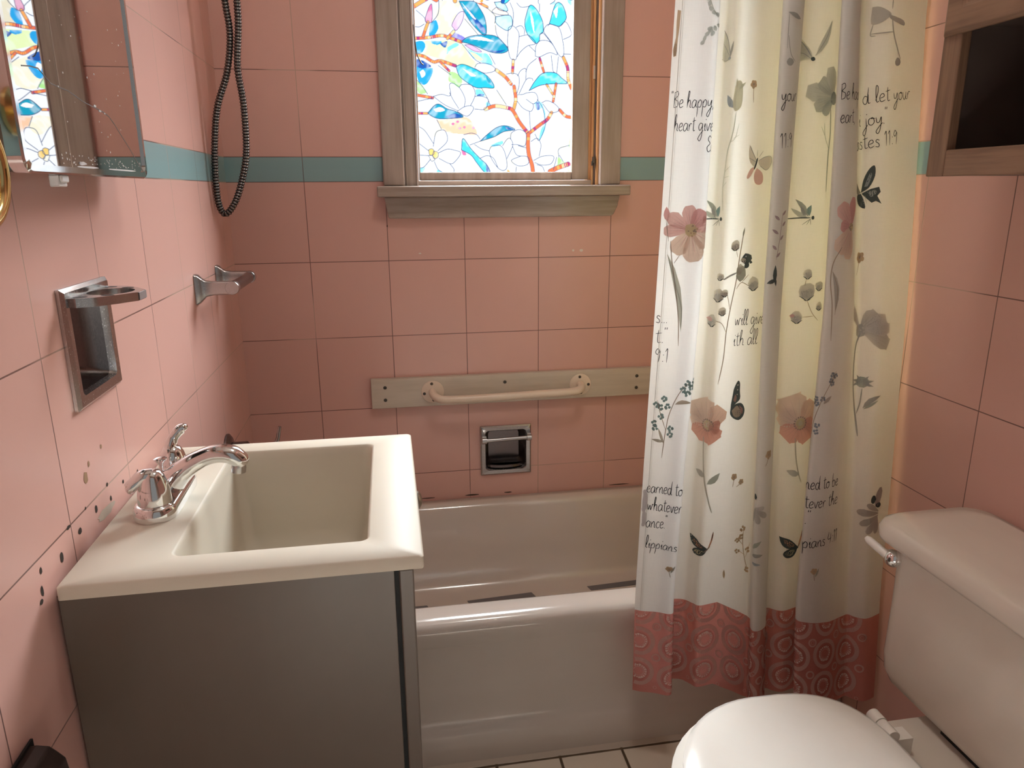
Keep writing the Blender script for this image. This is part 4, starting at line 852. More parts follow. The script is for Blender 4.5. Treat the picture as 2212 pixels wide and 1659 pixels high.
PAL = [(0.045, 0.045, 0.05), (0.414, 0.342, 0.286), (0.55, 0.574, 0.518), (0.438, 0.47, 0.422), (0.726, 0.438, 0.438), (0.79, 0.55, 0.526), (0.688, 0.486, 0.466), (0.634, 0.392, 0.392), (0.806, 0.662, 0.574), (0.701, 0.58, 0.506), (0.726, 0.646, 0.414), (0.59, 0.454, 0.31), (0.486, 0.438, 0.374), (0.486, 0.454, 0.39), (0.254, 0.358, 0.358), (0.55, 0.598, 0.582), (0.55, 0.526, 0.55), (0.59, 0.566, 0.582), (0.678, 0.67, 0.582), (0.414, 0.414, 0.398), (0.438, 0.438, 0.414), (0.39, 0.438, 0.486), (0.678, 0.678, 0.55), (0.63, 0.646, 0.534), (0.71, 0.678, 0.59), (0.71, 0.662, 0.582), (0.758, 0.534, 0.47), (0.758, 0.518, 0.47), (0.1, 0.12, 0.12), (0.678, 0.662, 0.598), (0.598, 0.582, 0.534), (0.526, 0.518, 0.486), (0.414, 0.414, 0.358), (0.566, 0.55, 0.47), (0.678, 0.646, 0.55), (0.79, 0.79, 0.79), (0.51, 0.342, 0.294), (0.59, 0.486, 0.374), (0.486, 0.294, 0.254), (0.71, 0.678, 0.614), (0.798, 0.598, 0.502), (0.694, 0.526, 0.446), (0.758, 0.454, 0.374), (0.66, 0.405, 0.338), (0.774, 0.454, 0.374), (0.674, 0.405, 0.338), (0.75, 0.71, 0.55), (0.486, 0.47, 0.422), (0.646, 0.358, 0.238), (0.75, 0.726, 0.678), (0.55, 0.438, 0.326), (0.55, 0.438, 0.31), (0.414, 0.326, 0.358), (0.59, 0.574, 0.55), (0.566, 0.574, 0.518), (0.662, 0.646, 0.55), (0.614, 0.622, 0.558), (0.54, 0.547, 0.492), (0.534, 0.55, 0.502), (0.472, 0.486, 0.446), (0.59, 0.59, 0.542), (0.52, 0.52, 0.48), (0.566, 0.582, 0.526), (0.5, 0.513, 0.466), (0.502, 0.526, 0.486), (0.342, 0.358, 0.35), (0.342, 0.35, 0.326), (0.422, 0.438, 0.398), (0.374, 0.398, 0.39), (0.51, 0.51, 0.47), (0.59, 0.566, 0.526), (0.52, 0.5, 0.466), (0.662, 0.638, 0.59), (0.58, 0.56, 0.52), (0.614, 0.59, 0.542), (0.54, 0.52, 0.48), (0.678, 0.654, 0.606), (0.593, 0.573, 0.533), (0.614, 0.59, 0.566), (0.486, 0.478, 0.454), (0.486, 0.438, 0.39), (0.278, 0.31, 0.358), (0.55, 0.526, 0.486), (0.486, 0.47, 0.446), (0.486, 0.454, 0.43), (0.51, 0.478, 0.454), (0.55, 0.51, 0.494), (0.486, 0.454, 0.438), (0.47, 0.414, 0.406), (0.598, 0.47, 0.342), (0.518, 0.422, 0.31)]
PRINTS = [
('l',0,12,[51,13848,46,13804]),
('l',0,12,[70,13848,65,13804]),
('l',0,12,[104,13822,95,13568]),
('l',0,12,[94,13810,147,13834,160,13770,107,13708,159,13668,153,13592,95,13568]),
('l',0,12,[192,13623,240,13648,236,13693,207,13687,187,13623,205,13566,254,13590]),
('l',0,12,[321,13589,342,13729,354,13818,339,13831,328,13729,320,13564]),
('l',0,12,[323,13627,356,13690,375,13652,371,13576,393,13569]),
('l',0,12,[471,13676,438,13689,406,13639,409,13575,436,13562,465,13612,476,13682,473,13586,494,13567]),
('l',0,12,[505,13681,505,13560,496,13408]),
('l',0,12,[506,13624,539,13687,567,13648,551,13572,508,13573]),
('l',0,12,[592,13680,591,13559,582,13406]),
('l',0,12,[592,13622,625,13685,653,13647,638,13571,595,13572]),
('l',0,12,[676,13678,681,13595,710,13595,736,13677,723,13506,693,13404,669,13443,714,13531,753,13581]),
('l',0,12,[768,13568,757,13511]),
('l',0,12,[127,13206,148,13346,159,13435,145,13449,134,13346,126,13180]),
('l',0,12,[129,13244,161,13308,179,13269,175,13192,197,13185]),
('l',0,12,[211,13236,259,13261,255,13306,227,13300,207,13236,225,13179,272,13203]),
('l',0,12,[348,13291,316,13305,285,13254,288,13190,314,13177,343,13228,353,13298,350,13202,370,13182]),
('l',0,12,[379,13291,381,13176]),
('l',0,12,[382,13240,400,13297,428,13290]),
('l',0,12,[463,13404,456,13277,459,13181,487,13189]),
('l',0,12,[433,13335,495,13353]),
('l',0,12,[613,13287,575,13300,549,13237,573,13179,607,13236,615,13287,609,13095,580,13006,548,13045,586,13121,634,13184]),
('l',0,12,[645,13235,660,13292,655,13184,676,13183]),
('l',0,12,[665,13350,671,13365]),
('l',0,12,[683,13292,704,13170,735,13291,748,13271]),
('l',0,12,[757,13226,804,13251,800,13296,772,13290,752,13226,770,13169,817,13193]),
('l',0,12,[789,13048,750,13086,728,13022,761,12959,717,12895,739,12818,794,12857]),
('l',0,12,[883,12920,850,12946,814,12882,839,12818,889,12838]),
('l',0,12,[972,12920,939,12946,903,12882,928,12818,978,12838]),
('l',0,12,[3598,13783,3610,13701,3641,13703,3663,13787,3661,13615,3635,13512,3607,13549,3650,13640,3689,13693]),
('l',0,12,[3731,13794,3696,13757,3702,13687,3738,13670,3767,13723,3747,13792,3727,13778,3780,13781]),
('l',0,12,[3787,13794,3796,13699,3827,13675,3850,13740,3852,13797,3856,13689,3879,13688]),
('l',0,12,[3887,13793,3897,13679]),
('l',0,12,[3894,13742,3910,13800,3942,13796]),
('l',0,12,[3624,13063,3652,13118,3670,12874]),
('l',0,12,[3690,13070,3718,13125,3736,12881]),
('l',0,12,[3782,13015,3787,13031]),
('l',0,12,[3790,12900,3795,12916]),
('l',0,12,[3887,13091,3842,13138,3816,13071,3853,13036,3886,13104,3888,13014,3887,12897]),
('l',0,12,[6481,13957,6485,13701]),
('l',0,12,[6472,13944,6525,13971,6542,13908,6490,13842,6546,13806,6543,13729,6485,13701]),
('l',0,12,[6582,13762,6630,13790,6624,13834,6595,13827,6577,13762,6599,13705,6647,13733]),
('l',0,12,[6716,13735,6731,13876,6738,13966,6723,13979,6716,13876,6717,13709]),
('l',0,12,[6717,13773,6747,13839,6768,13801,6768,13724,6791,13719]),
('l',0,12,[6866,13830,6831,13842,6801,13789,6808,13726,6836,13714,6864,13766,6871,13837,6872,13741,6895,13722]),
('l',0,12,[6901,13838,6907,13716,6905,13563]),
('l',0,12,[6905,13780,6935,13845,6966,13808,6954,13731,6909,13729]),
('l',0,13,[7450,13792,7399,13806,7364,13735,7399,13672,7445,13704,7454,13959]),
('l',0,13,[7459,13839,7467,13693,7503,13690]),
('l',0,13,[7584,13719,7613,13856,7609,13963,7580,13973,7584,13826,7607,13702,7648,13719]),
('l',0,13,[7658,13761,7725,13795,7713,13840,7672,13829,7651,13760,7685,13703,7752,13737]),
('l',0,13,[7779,13955,7786,13822,7803,13723,7844,13737]),
('l',0,13,[7745,13877,7834,13907]),
('l',0,13,[7924,13857,7942,13772,7984,13776,8010,13866,8014,13686,7983,13575,7944,13611,7998,13711,8048,13770]),
('l',0,13,[8100,13880,8055,13838,8065,13765,8114,13750,8150,13808,8122,13878,8095,13862,8165,13870]),
('l',0,13,[8175,13884,8190,13785,8232,13763,8260,13833,8261,13894,8270,13781,8301,13781]),
('l',0,13,[8308,13892,8326,13773]),
('l',0,13,[8319,13840,8338,13902,8381,13900]),
('l',0,12,[6504,13362,6555,13391,6548,13435,6517,13427,6499,13362,6523,13305,6574,13334]),
('l',0,12,[6653,13428,6616,13439,6585,13386,6592,13322,6622,13310,6651,13364,6658,13435,6661,13338,6685,13320]),
('l',0,12,[6688,13430,6698,13315]),
('l',0,12,[6694,13379,6710,13438,6742,13433]),
('l',0,12,[6773,13551,6774,13422,6784,13326,6815,13336]),
('l',0,12,[6745,13478,6812,13501]),
('l',0,12,[6833,13335,6825,13276]),
('l',0,13,[7288,13345,7304,13407,7309,13293,7341,13296]),
('l',0,13,[7306,13468,7313,13484]),
('l',0,13,[7450,13420,7467,13227,7441,13117,7408,13168,7463,13267,7488,13310]),
('l',0,13,[7451,13481,7458,13498]),
('l',0,13,[7540,13433,7495,13391,7504,13318,7551,13302,7589,13359,7562,13431,7535,13415,7605,13421]),
('l',0,13,[7615,13435,7632,13350,7673,13353,7701,13443,7702,13262,7669,13152,7631,13188,7686,13287,7737,13346]),
('l',0,13,[7753,13320,7759,13337]),
('l',0,13,[7763,13617,7760,13569]),
('l',0,13,[7791,13619,7788,13572]),
('l',0,13,[7108,12955,7064,12970,7047,12934,7101,12894,7100,12844,7044,12847]),
('l',0,13,[7142,12913,7155,12975,7164,12862,7196,12867]),
('l',0,13,[7155,13035,7162,13052]),
('l',0,13,[7288,12985,7238,12992,7200,12934,7213,12869,7254,12860,7289,12918,7294,12993,7303,12894,7336,12878]),
('l',0,13,[7407,12994,7363,13008,7346,12972,7400,12933,7399,12882,7342,12885]),
('l',0,13,[7448,13126,7457,12993,7475,12895,7516,12910]),
('l',0,13,[7415,13048,7503,13079]),
('l',0,13,[7527,12955,7594,12991,7581,13036,7540,13024,7520,12955,7555,12899,7621,12934]),
('l',0,13,[7702,13031,7658,13046,7641,13010,7695,12970,7694,12919,7637,12923]),
('l',0,13,[7782,13128,7810,13185,7833,12934]),
('l',0,13,[7851,13137,7880,13194,7902,12943]),
('l',0,13,[7949,13083,7955,13100]),
('l',0,13,[7959,12964,7964,12981]),
('l',0,13,[8060,13164,8012,13211,7985,13141,8024,13106,8058,13177,8062,13084,8062,12964]),
('l',0,13,[113,9866,70,9887,49,9853,98,9805,91,9753,34,9764]),
('l',0,13,[141,9750,148,9767]),
('l',0,13,[184,9750,191,9767]),
('l',0,13,[226,9750,233,9767]),
('l',0,13,[100,9616,91,9479,100,9376,154,9386]),
('l',0,13,[46,9541,163,9561]),
('l',0,13,[175,9369,184,9386]),
('l',0,13,[220,9671,211,9623]),
('l',0,13,[256,9671,247,9623]),
('l',0,13,[155,9200,110,9255,72,9186,110,9144,155,9213,148,9117,132,8992]),
('l',0,13,[216,9131,224,9147]),
('l',0,13,[211,9006,219,9023]),
('l',0,13,[254,9200,292,9255,284,8992]),
('l',0,13,[2408,9788,2425,9663,2459,9767,2476,9663,2509,9788,2526,9774]),
('l',0,13,[2543,9725,2560,9788,2557,9670,2582,9670]),
('l',0,13,[2566,9850,2572,9866]),
('l',0,13,[2588,9684,2622,9822,2627,9933,2605,9947,2596,9795,2605,9663,2639,9677]),
('l',0,13,[2644,9684,2678,9822,2684,9933,2661,9947,2652,9795,2661,9663,2695,9677]),
('l',0,13,[2841,9781,2796,9795,2766,9725,2796,9663,2836,9725,2844,9781,2841,9573,2807,9476,2768,9518,2813,9601,2869,9670]),
('l',0,13,[2880,9725,2897,9788,2894,9670,2920,9670]),
('l',0,13,[2903,9850,2910,9866]),
('l',0,13,[2925,9788,2954,9656,2987,9788,3004,9767]),
('l',0,13,[3015,9718,3072,9746,3066,9795,3032,9788,3010,9718,3032,9656,3089,9684]),
('l',0,13,[2409,9331,2428,9393,2424,9275,2453,9275]),
('l',0,13,[2434,9456,2442,9473]),
('l',0,13,[2491,9512,2485,9373,2491,9268,2529,9278]),
('l',0,13,[2453,9435,2535,9456]),
('l',0,13,[2544,9289,2569,9442,2582,9540,2563,9553,2550,9442,2544,9261]),
('l',0,13,[2546,9331,2588,9400,2613,9359,2610,9275,2639,9268]),
('l',0,13,[2809,9386,2765,9400,2725,9345,2730,9275,2765,9261,2803,9317,2816,9393,2813,9289,2841,9268]),
('l',0,13,[2847,9289,2885,9428,2891,9540,2866,9553,2856,9400,2866,9268,2904,9282]),
('l',0,13,[2910,9289,2948,9428,2955,9540,2929,9553,2919,9400,2929,9268,2967,9282]),
('l',0,14,[105,6395,154,6421,150,6468,121,6462,100,6395,119,6334,168,6360]),
('l',0,14,[247,6453,213,6467,181,6414,184,6346,211,6332,241,6386,252,6460,249,6359,270,6338]),
('l',0,14,[279,6453,281,6331]),
('l',0,14,[282,6399,301,6459,330,6452]),
('l',0,14,[343,6458,344,6330]),
('l',0,14,[345,6397,379,6464,398,6430,396,6343,420,6339]),
('l',0,14,[433,6389,482,6415,478,6462,449,6456,428,6389,446,6328,495,6354]),
('l',0,14,[570,6441,536,6461,506,6395,524,6327,559,6353,587,6609]),
('l',0,14,[580,6488,573,6339,597,6332]),
('l',0,14,[684,6567,677,6432,680,6331,709,6340]),
('l',0,14,[653,6493,717,6512]),
('l',0,14,[757,6455,722,6418,723,6343,755,6323,785,6376,771,6450,752,6437,800,6436]),
('l',0,14,[135,6089,148,5967,180,6068,194,5966,226,6088,242,6074]),
('l',0,14,[255,5985,278,6134,290,6229,275,6243,263,6134,255,5958]),
('l',0,14,[258,6026,293,6093,313,6052,308,5971,331,5964]),
('l',0,14,[415,6077,379,6092,346,6038,349,5970,377,5956,409,6010,420,6084,416,5982,438,5962]),
('l',0,14,[473,6198,466,6063,469,5961,500,5970]),
('l',0,14,[441,6124,508,6143]),
('l',0,14,[513,6015,564,6041,560,6088,529,6082,508,6015,527,5953,578,5979]),
('l',0,14,[590,6081,614,5952,646,6080,661,6059]),
('l',0,14,[671,6012,722,6038,718,6085,687,6079,666,6012,685,5950,736,5977]),
('l',0,14,[751,6071,753,5949]),
('l',0,14,[754,6017,774,6078,804,6070]),
('l',0,14,[199,5710,164,5723,131,5669,135,5601,164,5587,194,5642,204,5717,202,5614,224,5594]),
('l',0,14,[232,5717,236,5587]),
('l',0,14,[236,5655,270,5723,290,5689,290,5601,315,5598]),
('l',0,14,[388,5696,357,5723,325,5655,347,5587,393,5607]),
('l',0,14,[408,5648,458,5676,453,5723,423,5717,403,5648,423,5587,474,5614]),
('l',0,14,[489,5587,494,5603]),
('l',0,14,[514,5887,509,5839]),
('l',0,14,[534,5887,529,5839]),
('l',0,14,[141,5146,181,5281,192,5391,171,5406,154,5255,156,5124,190,5136]),
('l',0,14,[204,5184,223,5244,214,5128,239,5127]),
('l',0,14,[232,5306,239,5322]),
('l',0,14,[256,5243,252,5112,236,4948]),
('l',0,14,[255,5181,295,5247,326,5204,306,5123,256,5126]),
('l',0,14,[355,5237,351,5107,335,4942]),
('l',0,14,[355,5175,394,5242,425,5199,405,5118,355,5120]),
('l',0,14,[451,5170,471,5231,462,5114,487,5113]),
('l',0,14,[480,5292,487,5309]),
('l',0,14,[575,5218,538,5234,500,5181,500,5112,531,5097,566,5150,581,5225,574,5122,597,5100]),
('l',0,14,[612,5223,610,5093]),
('l',0,14,[613,5161,653,5228,673,5192,669,5103,696,5099]),
('l',0,14,[770,5201,738,5223,720,5190,756,5140,748,5088,704,5101]),
('l',0,14,[6438,6563,6444,6436]),
('l',0,14,[6443,6503,6478,6570,6500,6537,6501,6451,6529,6449]),
('l',0,14,[6541,6498,6595,6526,6588,6572,6556,6565,6535,6498,6558,6438,6612,6466]),
('l',0,14,[6692,6554,6653,6574,6622,6506,6645,6440,6682,6467,6705,6721]),
('l',0,14,[6702,6601,6699,6454,6726,6448]),
('l',0,14,[6814,6683,6811,6550,6818,6450,6851,6460]),
('l',0,14,[6783,6609,6853,6631]),
('l',0,14,[6900,6575,6862,6537,6866,6464,6902,6445,6934,6499,6916,6572,6895,6558,6949,6559]),
('l',0,14,[7028,6727,7025,6580,7023,6454]),
('l',0,14,[7023,6527,7052,6581,7090,6541,7081,6461,7043,6445,7023,6467]),
('l',0,14,[7123,6509,7177,6536,7171,6583,7139,6576,7118,6509,7141,6449,7195,6477]),
('l',0,14,[6490,6288,6486,6154,6494,6053,6530,6063]),
('l',0,14,[6455,6214,6533,6235]),
('l',0,14,[6543,6108,6602,6136,6596,6183,6560,6175,6537,6108,6562,6048,6621,6076]),
('l',0,14,[6631,6177,6663,6050,6697,6178,6715,6158]),
('l',0,14,[6728,6111,6787,6139,6780,6186,6745,6179,6722,6111,6747,6051,6806,6079]),
('l',0,14,[6820,6173,6827,6053]),
('l',0,14,[6826,6120,6846,6181,6882,6174]),
('l',0,14,[6987,6297,6984,6163,6991,6062,7027,6072]),
('l',0,14,[6953,6223,7030,6244]),
('l',0,14,[7041,6083,7062,6231,7073,6326,7055,6339,7044,6231,7041,6057]),
('l',0,14,[7043,6124,7081,6192,7105,6152,7103,6071,7131,6065]),
('l',0,14,[7148,6119,7207,6147,7200,6194,7165,6186,7142,6119,7167,6059,7226,6087]),
('l',0,14,[6495,5713,6503,5729]),
('l',0,14,[6538,6009,6529,5962]),
('l',0,14,[6572,6009,6564,5962]),
('l',0,14,[6482,5328,6491,5200,6490,5036]),
('l',0,14,[6487,5267,6525,5338,6565,5299,6550,5217,6494,5213]),
('l',0,14,[6598,5273,6614,5336,6616,5220,6645,5222]),
('l',0,14,[6617,5397,6624,5414]),
('l',0,14,[6733,5335,6689,5346,6651,5290,6660,5222,6696,5211,6730,5267,6739,5342,6742,5241,6771,5222]),
('l',0,14,[6774,5344,6786,5216]),
('l',0,14,[6783,5284,6821,5354,6847,5321,6852,5233,6883,5232]),
('l',0,14,[6956,5341,6917,5359,6900,5324,6947,5279,6943,5227,6892,5235]),
('l',0,14,[7049,5488,7038,5338,7132,5350]),
('l',0,14,[7107,5464,7106,5233]),
('l',0,14,[7169,5373,7174,5389]),
('l',0,14,[7171,5250,7176,5267]),
('l',0,14,[7197,5442,7225,5498,7232,5240]),
('l',0,14,[7259,5445,7288,5501,7295,5243]),
('l',1,17,[195,11267,246,10916,313,10565,381,10215,448,9776,482,9320]),
('p',2,0,[151,11045,229,10754,324,10391,412,10025,476,9730,507,9583,510,9739,501,10047,439,10420,309,10775]),
('l',3,13,[161,11022,313,10565,482,10039,499,9644]),
('l',1,13,[288,10864,381,11022]),
('p',4,0,[122,11619,147,11675,158,11743,139,11807,105,11857,85,11881,71,11853,48,11798,41,11730,64,11666]),
('l',1,12,[94,11636,161,11267]),
('p',5,0,[565,11468,597,11562,633,11702,630,11813,578,11883,541,11908,416,11885,390,11849,364,11764,398,11659,478,11541,538,11463]),
('l',6,8,[513,11547,419,11823]),
('l',6,8,[537,11551,489,11836]),
('l',6,8,[562,11556,560,11849]),
('p',4,0,[565,11457,649,11500,758,11574,815,11656,822,11736,799,11782,692,11846,642,11843,579,11798,539,11706,532,11570,539,11473]),
('l',7,8,[569,11548,656,11802]),
('l',7,8,[591,11535,718,11765]),
('l',7,8,[612,11522,780,11728]),
('p',5,0,[558,11476,494,11564,392,11684,302,11777,207,11787,159,11773,99,11665,111,11615,167,11534,289,11500,441,11468,546,11454]),
('l',6,8,[456,11496,157,11627]),
('l',6,8,[467,11516,188,11684]),
('l',6,8,[478,11536,220,11740]),
('p',5,0,[552,11477,453,11510,305,11550,182,11568,95,11534,62,11502,66,11393,101,11364,190,11336,311,11363,456,11413,552,11453]),
('l',6,8,[455,11442,134,11393]),
('l',6,8,[454,11462,132,11450]),
('l',6,8,[454,11482,130,11507]),
('p',8,0,[537,11476,438,11424,293,11344,200,11257,192,11151,213,11092,331,11007,391,11006,484,11050,531,11171,554,11340,567,11455]),
('l',9,8,[520,11365,380,11057]),
('l',9,8,[496,11382,311,11108]),
('l',9,8,[472,11400,242,11158]),
('p',8,0,[534,11462,495,11337,434,11150,431,11003,509,10912,569,10882,728,10911,774,10960,817,11074,766,11211,648,11366,570,11469]),
('l',9,8,[603,11357,726,10993]),
('l',9,8,[571,11351,635,10976]),
('l',9,8,[539,11346,544,10959]),
('p',8,0,[543,11451,584,11354,653,11218,729,11133,823,11129,872,11147,949,11261,948,11316,913,11406,810,11451,663,11472,561,11479]),
('l',9,8,[639,11436,904,11305]),
('l',9,8,[624,11413,860,11241]),
('l',9,8,[608,11390,817,11176]),
('p',5,0,[557,11451,643,11429,765,11419,860,11429,913,11482,920,11539,879,11655,839,11693,765,11699,687,11644,600,11554,547,11479]),
('l',6,8,[613,11516,827,11648]),
('l',6,8,[622,11492,851,11579]),
('l',6,8,[630,11467,876,11509]),
('l',4,8,[534,11569,481,11762]),
('l',4,8,[602,11556,671,11719]),
('l',4,8,[464,11518,245,11621]),
('l',4,8,[451,11462,212,11428]),
('l',4,8,[494,11379,376,11161]),
('l',4,8,[569,11362,646,11073]),
('l',4,8,[635,11405,815,11301]),
('l',4,8,[647,11501,789,11575]),
('p',10,0,[657,11465,650,11391,586,11355,515,11348,457,11394,439,11465,445,11546,518,11573,588,11579,640,11532]),
('p',1,0,[527,11510,521,11495,505,11497,497,11510,504,11525,520,11522]),
('p',11,0,[618,11444,610,11430,595,11431,588,11444,595,11457,610,11457]),
('p',1,0,[658,11440,650,11424,633,11425,625,11440,635,11452,649,11453]),
('p',11,0,[664,11487,657,11472,641,11473,633,11487,642,11500,656,11500]),
('p',1,0,[523,11449,517,11433,501,11435,495,11449,501,11461,515,11461]),
('p',11,0,[580,11532,572,11519,557,11516,551,11532,558,11544,572,11544]),
('p',1,0,[614,11448,605,11435,591,11436,583,11448,591,11461,607,11463]),
('p',11,0,[625,11408,616,11395,600,11393,594,11408,602,11421,616,11422]),
('p',1,0,[634,11449,628,11434,612,11434,605,11449,613,11461,627,11461]),
('p',11,0,[569,11411,563,11396,548,11398,541,11411,546,11426,562,11425]),
('p',1,0,[637,11470,628,11456,612,11455,604,11470,613,11483,627,11482]),
('p',11,0,[595,11357,586,11342,571,11344,562,11357,570,11372,586,11371]),
('p',1,0,[599,11541,591,11526,576,11528,566,11541,575,11556,590,11553]),
('p',11,0,[680,11487,671,11475,656,11472,651,11487,656,11502,673,11501]),
('l',1,16,[335,7079,371,7640,425,8014,569,8388,730,8621]),
('l',1,13,[371,7640,236,8014,173,8248]),
('p',12,0,[506,8174,569,8182,648,8194,726,8206,789,8215,820,8219,786,8239,719,8271,639,8277,563,8241]),
('p',13,0,[345,7412,303,7438,249,7459,191,7464,143,7458,119,7453,140,7439,182,7414,237,7395,295,7393]),
('p',13,0,[358,7362,345,7432,321,7517,284,7597,247,7657,227,7687,232,7651,245,7581,271,7496,310,7418]),
('p',14,0,[218,8152,208,8127,181,8127,166,8152,179,8178,206,8174]),
('p',14,0,[196,8115,179,8094,153,8089,143,8115,153,8141,181,8141]),
('p',14,0,[144,8164,132,8138,105,8142,90,8164,105,8187,132,8190]),
('p',14,0,[175,8194,162,8170,137,8173,125,8194,135,8218,162,8218]),
('p',14,0,[218,8169,203,8148,178,8146,163,8169,178,8193,203,8190]),
('p',14,0,[300,8077,283,8056,258,8053,245,8077,257,8103,284,8100]),
('p',14,0,[274,8067,263,8040,236,8045,224,8067,235,8091,263,8093]),
('p',14,0,[232,8103,221,8077,192,8077,183,8103,192,8129,218,8125]),
('p',14,0,[250,8140,235,8117,208,8114,197,8140,207,8166,234,8162]),
('p',14,0,[289,8144,275,8121,249,8120,233,8144,249,8169,274,8165]),
('p',14,0,[435,8114,421,8090,394,8089,382,8114,396,8135,420,8136]),
('p',14,0,[376,8091,365,8066,336,8065,324,8091,337,8116,365,8116]),
('p',14,0,[363,8113,347,8090,319,8087,309,8113,319,8139,348,8139]),
('p',14,0,[384,8164,370,8143,344,8139,333,8164,345,8189,370,8186]),
('p',14,0,[410,8163,400,8138,374,8141,357,8163,373,8186,399,8188]),
('p',14,0,[363,8262,347,8240,323,8238,306,8262,323,8284,349,8286]),
('p',14,0,[324,8235,310,8214,287,8214,269,8235,284,8261,313,8261]),
('p',14,0,[290,8283,273,8261,247,8259,234,8283,247,8307,275,8309]),
('p',14,0,[321,8315,304,8294,278,8291,264,8315,278,8341,305,8340]),
('p',14,0,[360,8292,349,8266,322,8269,307,8292,320,8318,348,8317]),
('p',14,0,[325,7908,313,7885,287,7883,271,7908,286,7934,313,7931]),
('p',14,0,[288,7880,272,7857,247,7857,236,7880,247,7902,273,7904]),
('p',14,0,[251,7923,237,7900,209,7897,197,7923,212,7945,236,7944]),
('p',14,0,[294,7961,279,7935,251,7937,239,7961,252,7982,277,7983]),
('p',14,0,[312,7955,297,7929,269,7930,259,7955,271,7978,296,7978]),
('p',14,0,[193,7747,183,7722,155,7722,142,7747,154,7774,181,7770]),
('p',14,0,[162,7741,150,7719,126,7719,113,7741,126,7762,150,7762]),
('p',14,0,[135,7795,124,7769,96,7770,82,7795,96,7819,124,7821]),
('p',14,0,[171,7821,157,7797,130,7796,116,7821,130,7845,157,7844]),
('p',14,0,[192,7816,177,7793,152,7795,139,7816,149,7842,176,7839]),
('p',14,0,[228,7671,215,7645,187,7648,174,7671,187,7695,212,7692]),
('p',14,0,[167,7652,158,7626,131,7631,119,7652,129,7678,158,7678]),
('p',14,0,[155,7671,141,7647,114,7646,104,7671,114,7697,143,7698]),
('p',14,0,[184,7726,170,7700,142,7703,126,7726,141,7752,169,7750]),
('p',14,0,[207,7724,195,7698,168,7701,153,7724,166,7750,194,7748]),
('p',14,0,[527,7685,512,7663,485,7659,472,7685,487,7708,514,7711]),
('p',14,0,[474,7648,463,7622,434,7622,420,7648,434,7674,462,7673]),
('p',14,0,[449,7690,435,7666,407,7663,396,7690,410,7711,436,7715]),
('p',14,0,[471,7723,457,7699,432,7701,419,7723,432,7745,458,7749]),
('p',14,0,[525,7700,509,7679,483,7674,469,7700,484,7724,509,7721]),
('p',14,0,[514,7535,500,7510,475,7514,459,7535,475,7556,500,7559]),
('p',14,0,[493,7525,482,7499,453,7500,439,7525,455,7548,480,7548]),
('p',14,0,[445,7564,435,7541,407,7538,394,7564,407,7590,434,7587]),
('p',14,0,[479,7605,465,7580,438,7581,427,7605,439,7626,465,7631]),
('p',14,0,[523,7578,512,7553,485,7555,470,7578,483,7604,510,7601]),
('p',14,0,[697,8458,685,8434,660,8436,647,8458,660,8480,687,8484]),
('p',14,0,[676,8441,659,8420,633,8415,623,8441,636,8463,660,8463]),
('p',14,0,[631,8493,618,8467,590,8470,579,8493,591,8516,616,8517]),
('p',14,0,[667,8522,655,8499,628,8496,618,8522,628,8548,655,8544]),
('p',14,0,[698,8507,685,8481,659,8486,642,8507,658,8529,684,8532]),
('p',14,0,[797,8405,781,8383,757,8383,746,8405,757,8428,782,8428]),
('p',14,0,[733,8375,719,8352,691,8348,682,8375,694,8397,721,8401]),
('p',14,0,[721,8419,708,8393,682,8398,664,8419,679,8444,707,8444]),
('p',14,0,[750,8447,739,8425,714,8425,700,8447,713,8471,740,8471]),
('p',14,0,[783,8438,769,8412,741,8413,731,8438,743,8460,767,8460]),
('p',14,0,[858,8518,843,8496,818,8494,806,8518,818,8541,845,8543]),
('p',14,0,[795,8495,783,8472,755,8469,746,8495,759,8516,782,8517]),
('p',14,0,[783,8536,770,8510,742,8512,731,8536,742,8559,769,8561]),
('p',14,0,[797,8563,786,8539,760,8539,747,8563,760,8586,785,8584]),
('p',14,0,[835,8566,820,8541,793,8543,782,8566,794,8589,820,8590]),
('p',14,0,[898,8618,886,8591,858,8594,847,8618,858,8642,885,8642]),
('p',14,0,[864,8611,848,8589,823,8587,808,8611,824,8632,848,8632]),
('p',14,0,[837,8632,825,8609,799,8609,785,8632,800,8654,825,8655]),
('p',14,0,[864,8689,852,8662,822,8662,812,8689,824,8711,850,8713]),
('p',14,0,[902,8676,891,8650,864,8654,850,8676,865,8698,891,8702]),
('p',14,0,[774,8589,757,8568,731,8564,718,8589,733,8611,759,8615]),
('p',14,0,[715,8578,706,8551,677,8552,665,8578,678,8602,704,8600]),
('p',14,0,[706,8590,694,8564,667,8568,653,8590,667,8613,693,8615]),
('p',14,0,[742,8653,726,8630,700,8629,690,8653,700,8677,727,8678]),
('p',14,0,[772,8628,761,8605,736,8607,722,8628,734,8654,761,8651]),
('p',14,0,[920,8470,905,8444,879,8447,862,8470,876,8496,906,8496]),
('p',14,0,[900,8461,889,8439,863,8437,851,8461,865,8483,890,8486]),
('p',14,0,[853,8502,839,8478,813,8477,799,8502,814,8523,839,8525]),
('p',14,0,[861,8528,851,8503,824,8505,812,8528,824,8550,850,8552]),
('p',14,0,[909,8537,893,8515,867,8510,857,8537,867,8562,895,8561]),
('l',3,9,[569,15330,664,15100,727,15018]),
('p',15,0,[565,15256,546,15258,527,15273,521,15301,525,15327,542,15338,561,15339,576,15318,586,15293,582,15267]),
('p',15,0,[582,15169,564,15179,556,15204,553,15233,568,15254,588,15263,608,15254,615,15227,613,15200,601,15179]),
('p',15,0,[633,15098,614,15094,593,15106,577,15126,575,15151,584,15169,603,15176,624,15161,644,15141,647,15113]),
